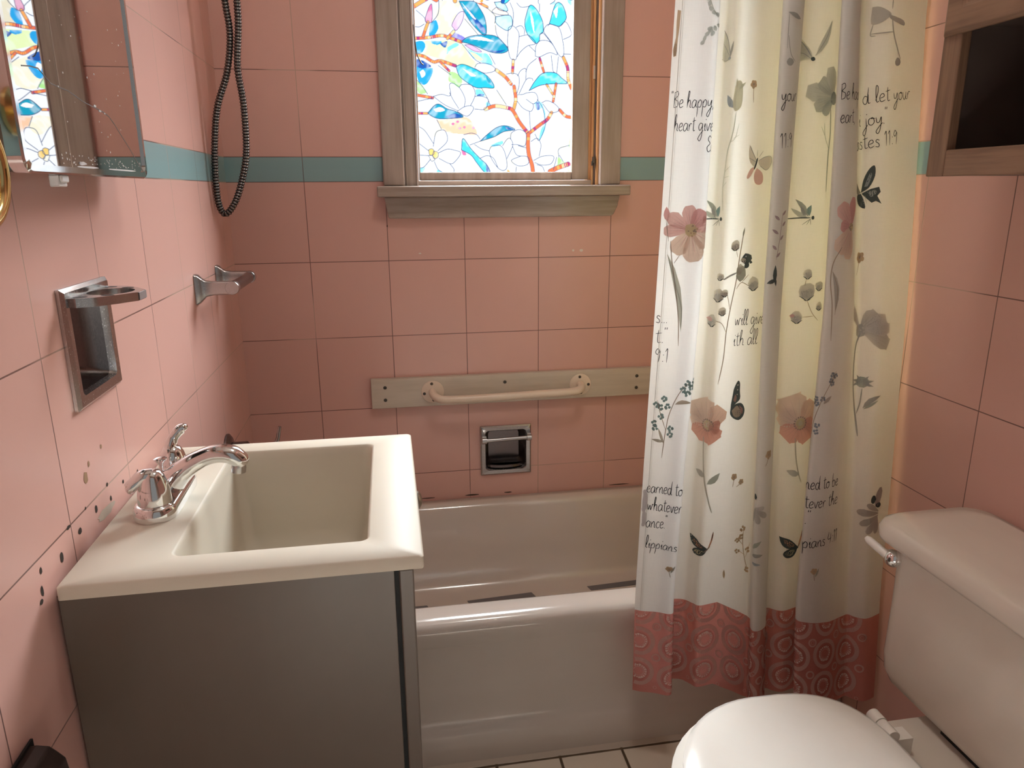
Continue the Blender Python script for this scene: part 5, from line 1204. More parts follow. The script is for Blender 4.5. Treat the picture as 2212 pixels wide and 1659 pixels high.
('p',15,0,[690,15027,667,15030,648,15042,628,15061,633,15085,643,15101,660,15112,679,15093,697,15073,699,15048]),
('p',15,0,[759,15009,745,14993,719,15003,700,15020,688,15042,691,15064,712,15071,734,15065,758,15052,762,15028]),
('p',15,0,[804,14864,802,14843,774,14838,747,14841,728,14858,719,14879,736,14895,758,14903,785,14900,799,14882]),
('p',15,0,[724,14779,703,14780,683,14795,667,14819,671,14845,682,14864,703,14862,722,14846,735,14824,734,14800]),
('p',15,0,[673,14785,663,14769,643,14757,616,14757,594,14772,585,14793,600,14810,621,14822,650,14822,668,14805]),
('p',15,0,[541,14724,534,14743,551,14765,578,14778,604,14774,619,14758,616,14736,602,14715,576,14702,552,14707]),
('p',15,0,[524,14626,511,14646,506,14670,516,14694,529,14718,551,14718,567,14705,568,14678,561,14653,545,14634]),
('p',15,0,[470,14587,467,14607,480,14628,503,14645,526,14640,547,14632,541,14609,534,14587,509,14572,485,14574]),
('p',15,0,[639,14706,631,14724,633,14747,649,14768,671,14782,691,14776,701,14757,699,14731,680,14708,657,14696]),
('p',15,0,[570,14810,576,14833,597,14848,623,14855,648,14850,662,14833,659,14810,638,14793,610,14787,588,14796]),
('p',11,0,[732,4511,715,4482,685,4471,662,4495,663,4526,684,4553,719,4544]),
('p',11,0,[684,4482,669,4455,639,4441,612,4464,617,4498,639,4523,673,4515]),
('p',11,0,[646,4518,630,4489,600,4484,577,4503,574,4535,599,4559,632,4550]),
('p',11,0,[664,4569,654,4536,621,4535,593,4552,597,4585,621,4603,650,4598]),
('p',11,0,[722,4565,703,4536,674,4531,648,4548,649,4581,673,4604,705,4596]),
('p',1,0,[675,4529,664,4507,641,4509,628,4529,641,4547,662,4548]),
('l',1,15,[652,4490,667,4376,689,4274]),
('p',3,0,[684,4398,714,4440,744,4496,763,4557,771,4609,774,4635,758,4615,729,4572,700,4515,683,4454]),
('p',16,0,[123,6151,122,5990,78,5920,32,5899,-10,5989,-16,6151,0,6288,34,6376,79,6390,115,6295]),
('p',17,0,[124,5763,123,5652,86,5591,43,5582,8,5652,-3,5763,8,5873,44,5937,85,5926,122,5873]),
('p',18,0,[1654,14866,1752,14730,1850,14441,1785,14373,1654,14399]),
('l',19,20,[1646,14884,1769,14696,1850,14441]),
('l',19,10,[1646,14671,1752,14543,1842,14424]),
('l',19,10,[1638,14416,1719,14373,1818,14390]),
('p',20,0,[1840,14405,1872,14455,1902,14520,1915,14590,1917,14649,1916,14679,1898,14655,1867,14606,1840,14540,1828,14469]),
('p',21,0,[1870,14407,1858,14394,1843,14385,1825,14385,1808,14392,1798,14407,1807,14422,1823,14434,1844,14431,1861,14422]),
('p',22,0,[1998,13927,2055,14029,2137,13995,2170,13799,2154,13602,2039,13517,1981,13628]),
('p',21,0,[1991,13574,1990,13636,1972,13702,1928,13753,1878,13784,1850,13799,1849,13767,1851,13706,1873,13641,1920,13593]),
('p',23,0,[2075,13872,2113,13889,2154,13918,2188,13956,2209,13993,2219,14012,2200,14004,2162,13986,2122,13956,2090,13916]),
('p',23,0,[2043,13910,2050,13942,2052,13981,2043,14019,2030,14048,2022,14063,2018,14047,2012,14015,2011,13976,2021,13939]),
('l',2,16,[2055,13500,2022,13159,1957,12817,1932,12476,1908,12134,1957,11793]),
('l',2,11,[1990,12988,2080,13073,2137,13312]),
('l',2,10,[2039,13056,2170,13124]),
('l',2,10,[1932,12476,2022,12578]),
('l',2,10,[1924,12373,2022,12408]),
('l',2,10,[1916,12220,1990,12305]),
('p',11,0,[2453,13964,2443,13936,2415,13932,2396,13951,2393,13978,2415,13998,2444,13993]),
('p',11,0,[2413,13939,2405,13909,2374,13903,2355,13925,2351,13955,2374,13976,2405,13969]),
('p',11,0,[2382,13971,2367,13945,2340,13937,2316,13955,2317,13986,2340,14002,2370,14000]),
('p',11,0,[2398,14015,2384,13991,2358,13983,2339,14002,2336,14030,2359,14045,2386,14042]),
('p',11,0,[2443,14011,2434,13982,2404,13975,2384,13997,2380,14027,2404,14045,2431,14036]),
('p',1,0,[2407,13980,2394,13964,2376,13963,2365,13980,2377,13996,2395,13998]),
('l',1,13,[2386,13946,2395,13795,2410,13672]),
('p',24,0,[2587,12692,2502,12816,2408,12949,2417,12701,2553,12569]),
('p',25,0,[2620,12675,2790,12745,2909,12745,2918,12622,2807,12516,2654,12604]),
('p',26,0,[2570,12569,2468,12534,2400,12410,2417,12357,2485,12410]),
('p',27,0,[2603,12551,2553,12428,2587,12286,2697,12251,2773,12322,2739,12463]),
('l',19,11,[2603,12657,2502,12798,2408,12949]),
('l',19,11,[2620,12675,2773,12745,2909,12754,2926,12622,2824,12516,2671,12587]),
('l',19,11,[2603,12639,2417,12728]),
('l',19,11,[2587,12745,2587,12869]),
('l',19,11,[2637,12745,2722,12851]),
('l',28,31,[2603,12728,2578,12622,2544,12525]),
('l',28,22,[1423,11628,1665,11645,1872,11645]),
('p',28,0,[1961,11645,1951,11625,1935,11610,1914,11614,1893,11622,1885,11645,1898,11665,1912,11682,1934,11678,1949,11664]),
('p',3,0,[1827,11669,1806,11760,1760,11857,1683,11928,1604,11969,1561,11987,1583,11950,1627,11879,1687,11794,1754,11716]),
('p',2,0,[1807,11653,1751,11700,1676,11750,1595,11789,1527,11814,1492,11825,1514,11791,1562,11728,1634,11672,1721,11645]),
('p',14,0,[1847,11680,1865,11717,1879,11765,1880,11816,1875,11858,1872,11879,1846,11863,1802,11831,1777,11785,1794,11731]),
('p',19,0,[1774,11667,1769,11715,1752,11770,1719,11815,1684,11846,1665,11861,1666,11836,1672,11788,1691,11735,1726,11691]),
('l',28,9,[1872,11628,1717,11520]),
('l',28,9,[1872,11628,1803,11520]),
('l',28,9,[1872,11628,1889,11520]),
('l',28,23,[4583,11628,4827,11646,5036,11646]),
('p',28,0,[5121,11646,5118,11623,5099,11612,5077,11611,5063,11626,5056,11646,5061,11667,5078,11680,5100,11683,5116,11667]),
('p',3,0,[4991,11670,4969,11762,4923,11860,4846,11931,4765,11972,4722,11990,4744,11954,4789,11882,4849,11796,4917,11717]),
('p',2,0,[4970,11653,4914,11701,4838,11751,4756,11791,4688,11816,4653,11827,4675,11793,4724,11729,4796,11672,4884,11645]),
('p',14,0,[5011,11680,5029,11718,5043,11767,5045,11818,5040,11860,5036,11881,5010,11866,4965,11833,4940,11786,4957,11732]),
('p',19,0,[4937,11667,4932,11716,4915,11771,4882,11817,4846,11848,4827,11863,4829,11838,4835,11790,4854,11736,4889,11692]),
('l',28,9,[5036,11628,4879,11519]),
('l',28,9,[5036,11628,4966,11519]),
('l',28,9,[5036,11628,5053,11519]),
('l',1,21,[2440,11448,2388,10946,2353,10489,2282,10033,2221,9531,2203,9029,2124,8527]),
('l',1,14,[2221,9531,2107,9713,1993,9759]),
('l',1,14,[2274,9942,2195,10216,2160,10307]),
('l',1,14,[2370,10353,2476,10471,2651,10398]),
('l',1,12,[2476,10471,2625,10617]),
('l',1,12,[2353,10946,2300,11074]),
('p',3,0,[2427,11310,2443,11345,2456,11390,2458,11436,2453,11474,2449,11494,2440,11476,2425,11441,2413,11397,2413,11350]),
('p',29,0,[2366,11167,2360,11102,2305,11067,2242,11065,2190,11103,2177,11167,2200,11222,2247,11253,2305,11266,2356,11229]),
('p',30,0,[2361,11142,2349,11103,2316,11084,2280,11085,2246,11102,2246,11142,2252,11176,2280,11200,2316,11200,2346,11178]),
('p',31,0,[2289,11137,2284,11107,2258,11093,2230,11090,2209,11109,2199,11137,2204,11167,2230,11183,2258,11181,2283,11166]),
('l',28,14,[2274,11066,2183,11121]),
('l',28,14,[2274,11066,2241,11076]),
('l',28,14,[2274,11066,2322,11082]),
('l',28,14,[2274,11066,2364,11121]),
('p',29,0,[2121,10241,2087,10170,2029,10126,1955,10121,1889,10162,1884,10241,1889,10319,1959,10350,2034,10374,2085,10311]),
('p',30,0,[2103,10209,2077,10169,2046,10136,2002,10141,1960,10161,1945,10209,1969,10250,2003,10274,2048,10286,2082,10253]),
('p',31,0,[2016,10203,2004,10167,1974,10144,1937,10141,1908,10166,1900,10203,1907,10240,1935,10271,1976,10267,2008,10242]),
('l',28,14,[1993,10113,1877,10183]),
('l',28,14,[1993,10113,1951,10126]),
('l',28,14,[1993,10113,2054,10133]),
('l',28,14,[1993,10113,2108,10183]),
('p',29,0,[2202,10285,2181,10243,2145,10218,2101,10211,2073,10246,2050,10285,2072,10324,2102,10356,2146,10355,2185,10331]),
('p',30,0,[2180,10267,2178,10240,2156,10222,2130,10230,2106,10240,2102,10267,2106,10294,2128,10313,2153,10303,2175,10292]),
('p',31,0,[2139,10263,2135,10239,2115,10225,2094,10232,2077,10243,2069,10263,2073,10286,2092,10300,2114,10298,2135,10287]),
('l',28,14,[2124,10212,2058,10252]),
('l',28,14,[2124,10212,2100,10219]),
('l',28,14,[2124,10212,2160,10223]),
('l',28,14,[2124,10212,2190,10252]),
('p',29,0,[2086,10595,2072,10549,2033,10524,1990,10530,1950,10550,1936,10595,1948,10643,1990,10659,2030,10657,2065,10637]),
('p',30,0,[2068,10577,2061,10552,2040,10540,2015,10534,1994,10552,1988,10577,1997,10600,2015,10620,2040,10615,2065,10605]),
('p',31,0,[2023,10573,2020,10550,1999,10542,1979,10540,1959,10551,1954,10573,1961,10595,1977,10611,1999,10605,2020,10597]),
('l',28,14,[2010,10522,1944,10562]),
('l',28,14,[2010,10522,1986,10529]),
('l',28,14,[2010,10522,2045,10533]),
('l',28,14,[2010,10522,2076,10562]),
('p',29,0,[2186,9940,2168,9894,2130,9865,2084,9866,2041,9890,2029,9940,2043,9988,2082,10021,2133,10025,2174,9990]),
('p',30,0,[2172,9919,2167,9889,2142,9870,2111,9868,2089,9891,2079,9919,2086,9950,2113,9964,2141,9964,2166,9949]),
('p',31,0,[2122,9915,2118,9889,2095,9878,2072,9879,2050,9890,2043,9915,2047,9942,2070,9958,2095,9954,2115,9939]),
('l',28,14,[2107,9858,2033,9902]),
('l',28,14,[2107,9858,2080,9866]),
('l',28,14,[2107,9858,2146,9870]),
('l',28,14,[2107,9858,2181,9902]),
('p',29,0,[2006,9746,1980,9677,1923,9631,1853,9636,1787,9671,1763,9746,1789,9821,1850,9866,1926,9870,1974,9812]),
('p',30,0,[1992,9717,1967,9678,1935,9655,1895,9649,1865,9678,1852,9717,1859,9760,1897,9779,1937,9783,1970,9757]),
('p',31,0,[1916,9711,1895,9679,1871,9654,1836,9655,1811,9679,1798,9711,1809,9744,1836,9765,1871,9768,1900,9746]),
('l',28,14,[1887,9628,1780,9692]),
('l',28,14,[1887,9628,1848,9639]),
('l',28,14,[1887,9628,1945,9646]),
('l',28,14,[1887,9628,1995,9692]),
('p',29,0,[2887,10435,2861,10355,2798,10301,2716,10305,2660,10361,2620,10435,2652,10513,2712,10576,2794,10553,2864,10516]),
('p',30,0,[2865,10400,2855,10351,2816,10316,2764,10319,2724,10351,2702,10400,2730,10446,2762,10488,2813,10477,2855,10450]),
('p',31,0,[2777,10394,2764,10358,2736,10334,2696,10328,2667,10356,2646,10394,2668,10431,2696,10461,2739,10465,2773,10436]),
('l',28,14,[2756,10298,2633,10372]),
('l',28,14,[2756,10298,2711,10311]),
('l',28,14,[2756,10298,2822,10318]),
('l',28,14,[2756,10298,2880,10372]),
('p',5,0,[1915,9768,1885,9798,1843,9820,1798,9819,1758,9805,1738,9796,1753,9779,1784,9750,1826,9731,1873,9735]),
('l',19,35,[2352,10657,2195,10602,2073,10539]),
('p',32,0,[2558,10603,2509,10523,2439,10485,2385,10530,2342,10583,2353,10669,2392,10744,2456,10788,2522,10767,2545,10690]),
('p',33,0,[2482,10689,2451,10639,2406,10599,2356,10613,2342,10674,2344,10733,2374,10785,2420,10830,2460,10793,2493,10753]),
('p',28,0,[2667,10910,2628,10857,2580,10812,2510,10819,2449,10850,2431,10910,2460,10964,2505,11014,2579,11005,2646,10976]),
('p',34,0,[2536,10883,2529,10854,2493,10839,2457,10845,2430,10860,2406,10883,2422,10911,2454,10929,2494,10930,2521,10909]),
('p',28,0,[2631,10892,2683,10838,2622,10820]),
('p',28,0,[2616,10793,2605,10754,2575,10739,2545,10732,2514,10752,2508,10793,2516,10833,2546,10847,2577,10852,2603,10830]),
('p',35,0,[2540,10956,2534,10942,2519,10943,2512,10956,2519,10968,2533,10969]),
('p',28,0,[2482,8303,2500,8417,2573,8559,2627,8512,2637,8351,2655,8190,2555,8095,2454,8019]),
('p',28,0,[2454,8019,2573,8095,2700,8095,2782,7972,2764,7830,2664,7754,2536,7801,2454,7896]),
('p',36,0,[2500,8171,2536,8284,2573,8228,2555,8133]),
('p',37,0,[2482,7962,2591,8057,2664,7981,2700,7868,2627,7811,2536,7849]),
('p',38,0,[2646,8057,2737,7981,2728,7868,2682,7943]),
('p',39,0,[2597,8474,2589,8461,2575,8461,2566,8474,2575,8487,2590,8488]),
('p',39,0,[2596,8379,2590,8364,2575,8367,2568,8379,2575,8392,2590,8393]),
('p',39,0,[2597,8284,2589,8272,2575,8272,2566,8284,2575,8297,2589,8296]),
('p',8,0,[1960,7645,2027,7795,2083,8005,2085,8162,1943,8221,1937,8262,1543,8113,1564,8077,1492,7937,1590,7818,1763,7696,1907,7625]),
('l',9,9,[1845,7727,1626,8057]),
('l',9,9,[1895,7746,1767,8110]),
('l',9,9,[1944,7764,1909,8164]),
('p',40,0,[2005,7623,2124,7656,2270,7731,2364,7813,2372,7916,2379,7953,2141,8126,2111,8106,2021,8063,1978,7943,1961,7775,1971,7647]),
('l',41,9,[2011,7739,2132,8048]),
('l',41,9,[2043,7716,2222,7983]),
('l',41,9,[2074,7693,2312,7917]),
('p',8,0,[1979,7671,1936,7768,1863,7898,1792,7989,1695,7971,1659,7968,1554,7777,1569,7743,1602,7647,1714,7629,1858,7628,1960,7637]),
('l',9,9,[1881,7669,1612,7759]),
('l',9,9,[1897,7698,1657,7842]),
('l',9,9,[1913,7726,1703,7924]),
('p',42,0,[1937,7707,1836,7705,1696,7689,1608,7647,1602,7556,1601,7520,1786,7327,1821,7328,1908,7334,1949,7426,1965,7571,1967,7676]),
('l',43,9,[1925,7612,1801,7387]),
('l',43,9,[1900,7638,1730,7461]),
('l',43,9,[1875,7664,1659,7535]),
('p',44,0,[1952,7700,1927,7593,1917,7449,1921,7337,2019,7313,2026,7284,2297,7447,2277,7467,2306,7568,2215,7628,2089,7691,1988,7722]),
('l',45,9,[2040,7661,2226,7469]),
('l',45,9,[2008,7642,2135,7414]),
('l',45,9,[1976,7623,2044,7360]),
('p',42,0,[1968,7679,2013,7620,2084,7546,2147,7508,2204,7545,2224,7553,2255,7732,2238,7747,2197,7801,2125,7789,2034,7745,1972,7705]),
('l',43,9,[2028,7707,2214,7719]),
('l',43,9,[2024,7682,2202,7649]),
('l',43,9,[2020,7657,2190,7579]),
('p',10,0,[2065,7692,2048,7633,1999,7600,1941,7600,1889,7631,1864,7692,1895,7749,1939,7791,2000,7790,2061,7760]),
('p',1,0,[2106,7692,2098,7675,2080,7677,2070,7692,2081,7706,2096,7706]),
('p',1,0,[2097,7648,2088,7633,2071,7633,2062,7648,2071,7663,2089,7665]),
('p',1,0,[2071,7611,2063,7595,2045,7595,2037,7611,2045,7628,2063,7628]),
('p',1,0,[2035,7587,2023,7573,2007,7571,1999,7587,2007,7601,2024,7602]),
('p',1,0,[1989,7578,1978,7564,1961,7561,1951,7578,1960,7595,1979,7595]),
('p',1,0,[1941,7587,1934,7570,1916,7571,1908,7587,1915,7603,1933,7602]),
('p',1,0,[1905,7611,1896,7594,1878,7596,1870,7611,1877,7628,1894,7626]),
('p',1,0,[1876,7648,1870,7631,1852,7634,1844,7648,1852,7663,1870,7665]),
('p',1,0,[1867,7692,1860,7677,1844,7678,1835,7692,1842,7708,1860,7708]),
('p',1,0,[1878,7735,1870,7718,1853,7721,1844,7735,1851,7751,1869,7750]),
('p',1,0,[1905,7772,1894,7758,1876,7755,1868,7772,1877,7789,1895,7790]),
('p',1,0,[1941,7797,1933,7782,1916,7782,1906,7797,1915,7814,1933,7813]),
('p',1,0,[1988,7806,1979,7790,1960,7789,1954,7806,1960,7823,1978,7821]),
('p',1,0,[2032,7797,2023,7783,2006,7781,1999,7797,2007,7812,2024,7813]),
('p',1,0,[2070,7773,2062,7758,2046,7759,2037,7773,2044,7789,2062,7787]),
('p',1,0,[2096,7736,2087,7722,2070,7720,2061,7736,2071,7750,2089,7753]),
('p',46,0,[2010,7692,2003,7667,1983,7651,1955,7644,1937,7667,1922,7692,1936,7718,1957,7735,1983,7733,2010,7722]),
('l',47,27,[1897,7436,1933,7009,2006,6534,2107,6107,2198,5851]),
('p',31,0,[2011,6622,1975,6676,1921,6722,1854,6737,1792,6730,1760,6724,1777,6695,1814,6643,1870,6601,1939,6590]),
('p',3,0,[2051,6475,2137,6469,2226,6491,2285,6559,2314,6641,2326,6686,2290,6677,2222,6656,2144,6616,2080,6557]),
('p',28,0,[1733,5310,1942,5231,2132,5033,2170,4954,1980,4974,1847,5033,1771,5152]),
('p',28,0,[2151,4954,1980,4984,1866,4934,1828,4836,1904,4747,2037,4757,2113,4836]),
('p',48,0,[1828,5231,1942,5181,2075,5043,1961,5023,1866,5093]),
('p',10,0,[2094,4934,1980,4944,1894,4895,1885,4836,1961,4796,2046,4816]),
('l',28,13,[2151,4964,1847,5211]),
('l',28,13,[2151,4964,1904,5073]),
('l',28,13,[2113,4934,1904,4816]),
('l',28,13,[2113,4915,1989,4776]),
('l',28,13,[2132,4944,1875,4885]),
('l',1,38,[2094,4875,2170,4994,2217,5073]),
('l',48,38,[2189,5033,2246,5251,2274,5409]),
('l',28,19,[2246,5231,2274,5428]),
('p',49,0,[1784,5270,1778,5257,1764,5258,1758,5270,1764,5282,1778,5282]),
('p',49,0,[1823,5152,1816,5138,1803,5141,1797,5152,1802,5165,1816,5164]),
('p',49,0,[1775,5201,1768,5189,1756,5191,1749,5201,1754,5214,1768,5212]),
('p',49,0,[1870,4816,1863,4804,1850,4805,1845,4816,1851,4827,1863,4829]),
('p',49,0,[1935,4767,1930,4755,1916,4754,1909,4767,1917,4778,1929,4778]),
('p',49,0,[1899,5270,1892,5258,1878,5258,1871,5270,1878,5283,1892,5283]),
('p',11,0,[2731,6545,2717,6521,2691,6514,2667,6529,2667,6560,2691,6577,2720,6573]),
('p',11,0,[2689,6520,2678,6494,2651,6488,2627,6504,2626,6536,2652,6551,2677,6544]),
('p',11,0,[2655,6551,2646,6522,2616,6514,2597,6538,2595,6566,2616,6584,2646,6581]),
('p',11,0,[2675,6596,2662,6569,2634,6559,2611,6580,2609,6612,2634,6631,2664,6625]),
('p',11,0,[2722,6591,2710,6563,2680,6558,2657,6576,2655,6608,2680,6628,2710,6621]),
('p',1,0,[2682,6561,2672,6543,2652,6543,2643,6561,2651,6580,2672,6579]),
('l',1,15,[2662,6527,2654,6432,2643,6347]),
('p',11,0,[2903,6421,2891,6397,2867,6395,2848,6409,2848,6434,2866,6453,2891,6445]),
('p',11,0,[2866,6400,2856,6377,2832,6369,2813,6387,2812,6413,2833,6428,2856,6423]),
('p',11,0,[2839,6427,2825,6406,2802,6397,2781,6413,2780,6441,2802,6456,2827,6451]),
('p',11,0,[2856,6465,2843,6441,2817,6434,2799,6452,2801,6477,2817,6496,2840,6486]),
('p',11,0,[2894,6462,2881,6440,2857,6431,2838,6448,2838,6474,2858,6490,2881,6484]),
('p',1,0,[2861,6435,2850,6420,2832,6418,2826,6435,2834,6449,2849,6449]),
('l',1,15,[2842,6406,2796,6376,2729,6337]),
('l',50,17,[2999,5384,3009,5032,3076,4681,3173,4380]),
('l',50,14,[3018,4982,2903,5133]),
('l',50,14,[3076,4731,2932,4832]),
('l',50,13,[3096,4661,3192,5032]),
('p',11,0,[2935,5119,2917,5096,2890,5093,2873,5119,2890,5143,2917,5143]),
('p',11,0,[2894,5089,2883,5063,2854,5063,2842,5089,2854,5115,2882,5115]),
('p',11,0,[2849,5136,2835,5112,2807,5108,2793,5136,2807,5163,2836,5160]),
('p',11,0,[2877,5173,2864,5147,2834,5145,2821,5173,2835,5199,2864,5200]),
('p',11,0,[2922,5163,2907,5140,2879,5135,2866,5163,2879,5190,2908,5187]),
('p',11,0,[3018,5169,3000,5145,2972,5142,2962,5169,2972,5196,3002,5197]),
('p',11,0,[2971,5163,2958,5138,2931,5139,2913,5163,2929,5189,2959,5190]),
('p',11,0,[2947,5197,2935,5169,2903,5169,2889,5197,2904,5223,2935,5225]),
('p',11,0,[2963,5238,2951,5211,2921,5212,2906,5238,2921,5265,2950,5263]),
('p',11,0,[3008,5243,2994,5215,2964,5217,2951,5243,2963,5270,2991,5266]),
('p',11,0,[2953,4823,2939,4798,2909,4796,2899,4823,2909,4851,2938,4847]),
('p',11,0,[2901,4789,2889,4764,2861,4763,2844,4789,2863,4812,2889,4812]),
('p',11,0,[2874,4842,2857,4816,2828,4816,2812,4842,2829,4867,2857,4867]),
('p',11,0,[2890,4870,2876,4845,2849,4845,2837,4870,2849,4895,2878,4897]),
('p',11,0,[2948,4848,2936,4823,2907,4820,2891,4848,2909,4872,2935,4871]),
('p',11,0,[3199,4829,3187,4803,3156,4801,3145,4829,3158,4853,3186,4855]),
('p',11,0,[3182,4819,3168,4793,3140,4794,3123,4819,3139,4846,3168,4845]),
('p',11,0,[3129,4870,3116,4846,3089,4846,3077,4870,3087,4898,3118,4898]),
('p',11,0,[3170,4905,3157,4877,3126,4877,3112,4905,3127,4933,3157,4932]),
('p',11,0,[3185,4903,3171,4879,3143,4877,3129,4903,3142,4931,3171,4927]),
('p',11,0,[3213,4344,3202,4316,3173,4319,3158,4344,3172,4370,3199,4366]),
('p',11,0,[3182,4338,3166,4314,3139,4315,3123,4338,3139,4362,3165,4361]),
('p',11,0,[3153,4363,3139,4338,3111,4338,3099,4363,3111,4387,3139,4390]),
('p',11,0,[3168,4417,3157,4390,3127,4391,3114,4417,3126,4446,3156,4443]),
('p',11,0,[3210,4419,3196,4395,3167,4391,3152,4419,3169,4442,3195,4442]),
('p',11,0,[3041,5357,3026,5332,2998,5331,2987,5357,2999,5382,3027,5382]),
('p',11,0,[2985,5348,2970,5322,2943,5326,2927,5348,2941,5374,2970,5375]),
('p',11,0,[2971,5370,2955,5343,2925,5343,2908,5370,2924,5399,2953,5393]),
('p',11,0,[3007,5427,2993,5401,2965,5405,2953,5427,2963,5455,2992,5452]),
('p',11,0,[3052,5395,3035,5370,3006,5369,2991,5395,3006,5421,3035,5423]),
('p',51,0,[2613,3927,2626,3988,2632,4064,2623,4139,2607,4199,2597,4229,2590,4198,2578,4137,2574,4062,2585,3986]),
('p',19,0,[3883,15012,3834,15052,3768,15088,3695,15104,3633,15105,3601,15104,3626,15082,3675,15044,3742,15010,3815,14997]),
('l',19,13,[3633,14731,3697,14441,3809,14317]),
('p',19,0,[3777,14308,3753,14271,3719,14247,3676,14247,3645,14273,3631,14308,3644,14344,3674,14375,3718,14367,3756,14348]),
('l',19,11,[3617,15104,3625,14524]),
('p',52,0,[3808,11708,3837,11716,3867,11732,3889,11758,3902,11786,3907,11801,3892,11798,3864,11790,3835,11772,3814,11744]),
('p',52,0,[3749,11628,3737,11656,3716,11684,3687,11702,3658,11709,3643,11712,3649,11698,3661,11670,3683,11643,3714,11627]),
('p',52,0,[3825,11514,3854,11521,3884,11537,3906,11564,3919,11591,3924,11606,3909,11603,3881,11595,3852,11578,3831,11550]),
('p',52,0,[3748,11380,3732,11409,3707,11437,3674,11455,3643,11462,3626,11464,3634,11449,3651,11421,3677,11394,3711,11378]),
('p',52,0,[3800,11266,3826,11274,3853,11291,3870,11317,3878,11344,3882,11358,3868,11355,3842,11346,3817,11328,3801,11301]),
('p',52,0,[3740,11096,3733,11124,3717,11151,3691,11169,3666,11178,3652,11181,3655,11167,3663,11140,3681,11114,3707,11097]),
('p',52,0,[3740,10956,3769,10963,3799,10979,3821,11006,3834,11034,3839,11048,3824,11046,3796,11038,3767,11020,3746,10992]),
('l',52,12,[3805,11757,3788,11358,3746,10916]),
('p',28,0,[3769,10482,3787,10551,3796,10636,3782,10720,3758,10787,3744,10820,3733,10786,3716,10717,3710,10631,3727,10547]),
('p',28,0,[3775,10560,3736,10564,3693,10557,3658,10531,3635,10499,3624,10481,3644,10478,3682,10474,3724,10484,3758,10513]),
('p',28,0,[3756,10587,3750,10552,3751,10510,3765,10471,3784,10442,3795,10428,3799,10446,3804,10480,3801,10522,3785,10560]),
('p',31,0,[3659,6002,3662,5933,3667,5830,3692,5752,3726,5702,3760,5691,3786,5701,3805,5732,3801,5793,3771,5869,3712,5952,3671,6006]),
('p',31,0,[3662,5999,3706,5947,3775,5874,3839,5825,3899,5814,3931,5827,3945,5853,3940,5889,3901,5937,3829,5970,3733,5995,3668,6009]),
('p',31,0,[3660,6005,3623,5948,3574,5859,3550,5781,3550,5720,3569,5691,3598,5683,3629,5698,3658,5751,3674,5832,3674,5933,3671,6002]),
('p',53,0,[3666,5999,3709,5991,3773,5980,3823,5987,3858,6003,3868,6030,3864,6052,3846,6074,3808,6076,3759,6065,3702,6031,3664,6008]),
('p',28,0,[3716,6255,3702,6215,3679,6193,3652,6195,3625,6212,3620,6255,3627,6295,3651,6316,3678,6314,3701,6293]),
('p',3,0,[3652,5110,3708,5137,3768,5181,3812,5241,3839,5298,3851,5328,3822,5316,3767,5289,3709,5242,3667,5180]),
('p',19,0,[3648,4963,3704,4951,3771,4951,3834,4972,3883,5002,3906,5020,3878,5027,3823,5038,3756,5036,3693,5011]),
('p',21,0,[3647,4801,3691,4784,3747,4774,3803,4781,3847,4798,3869,4807,3847,4817,3803,4834,3747,4841,3691,4831]),
('p',18,0,[4485,14883,4593,14832,4743,14659,4843,14460,4710,14417,4560,14434,4510,14598]),
('l',19,18,[4477,14901,4693,14676,4834,14469]),
('l',19,10,[4593,14555,4710,14520,4826,14434]),
('p',54,0,[4903,14480,5016,14573,5125,14707,5185,14869,5204,15015,5208,15091,5172,15033,5101,14917,5016,14769,4939,14616]),
('p',55,0,[4853,14463,4825,14549,4770,14633,4688,14683,4604,14703,4560,14711,4572,14666,4602,14583,4661,14503,4748,14458]),
('l',19,15,[4893,14486,5109,14814,5192,15073]),
('p',28,0,[4898,14434,4895,14413,4873,14399,4846,14399,4827,14415,4819,14434,4822,14457,4847,14467,4872,14468,4889,14452]),
('p',56,0,[5342,13830,5238,13902,5080,13987,4946,14038,4839,14001,4798,13990,4772,13796,4809,13774,4901,13708,5044,13718,5218,13755,5337,13795]),
('l',57,8,[5224,13799,4851,13799]),
('l',57,8,[5228,13829,4863,13882]),
('l',57,8,[5232,13858,4874,13965]),
('p',58,0,[5347,13841,5315,13929,5255,14047,5188,14122,5117,14146,5082,14147,4982,14013,4990,13978,5030,13912,5116,13863,5241,13830,5331,13819]),
('l',59,8,[5263,13860,5033,13989]),
('l',59,8,[5278,13880,5075,14045]),
('l',59,8,[5292,13899,5117,14100]),
('p',60,0,[5368,13833,5390,13940,5397,14095,5389,14220,5336,14298,5315,14328,5167,14290,5163,14253,5151,14158,5201,14044,5276,13911,5344,13827]),
('l',61,8,[5312,13920,5196,14226]),
('l',61,8,[5333,13926,5257,14242]),
('l',61,8,[5355,13931,5319,14258]),
('p',62,0,[5334,13789,5240,13791,5105,13782,5000,13757,4943,13695,4924,13663,4980,13532,5015,13526,5098,13528,5186,13593,5283,13691,5344,13765]),
('l',63,8,[5270,13721,5030,13566]),
('l',63,8,[5262,13741,5006,13623]),
('l',63,8,[5253,13761,4982,13679]),
('p',64,0,[5330,13783,5264,13745,5178,13677,5118,13613,5106,13545,5129,13499,5170,13470,5219,13466,5276,13503,5311,13584,5338,13693,5348,13771]),
('p',65,0,[5436,13777,5427,13709,5390,13662,5341,13669,5299,13706,5292,13777,5307,13839,5339,13895,5388,13888,5422,13840]),
('l',3,25,[5305,13618,5339,13178,5322,12737,5339,12119]),
('l',3,14,[5322,12895,5220,13107,5187,13336]),
('l',3,12,[5220,13107,5119,13283]),
('l',1,16,[5116,10078,5241,9845,5393,9687]),
('l',1,14,[5035,9771,5277,9780]),
('l',1,13,[5053,10487,5035,10375]),
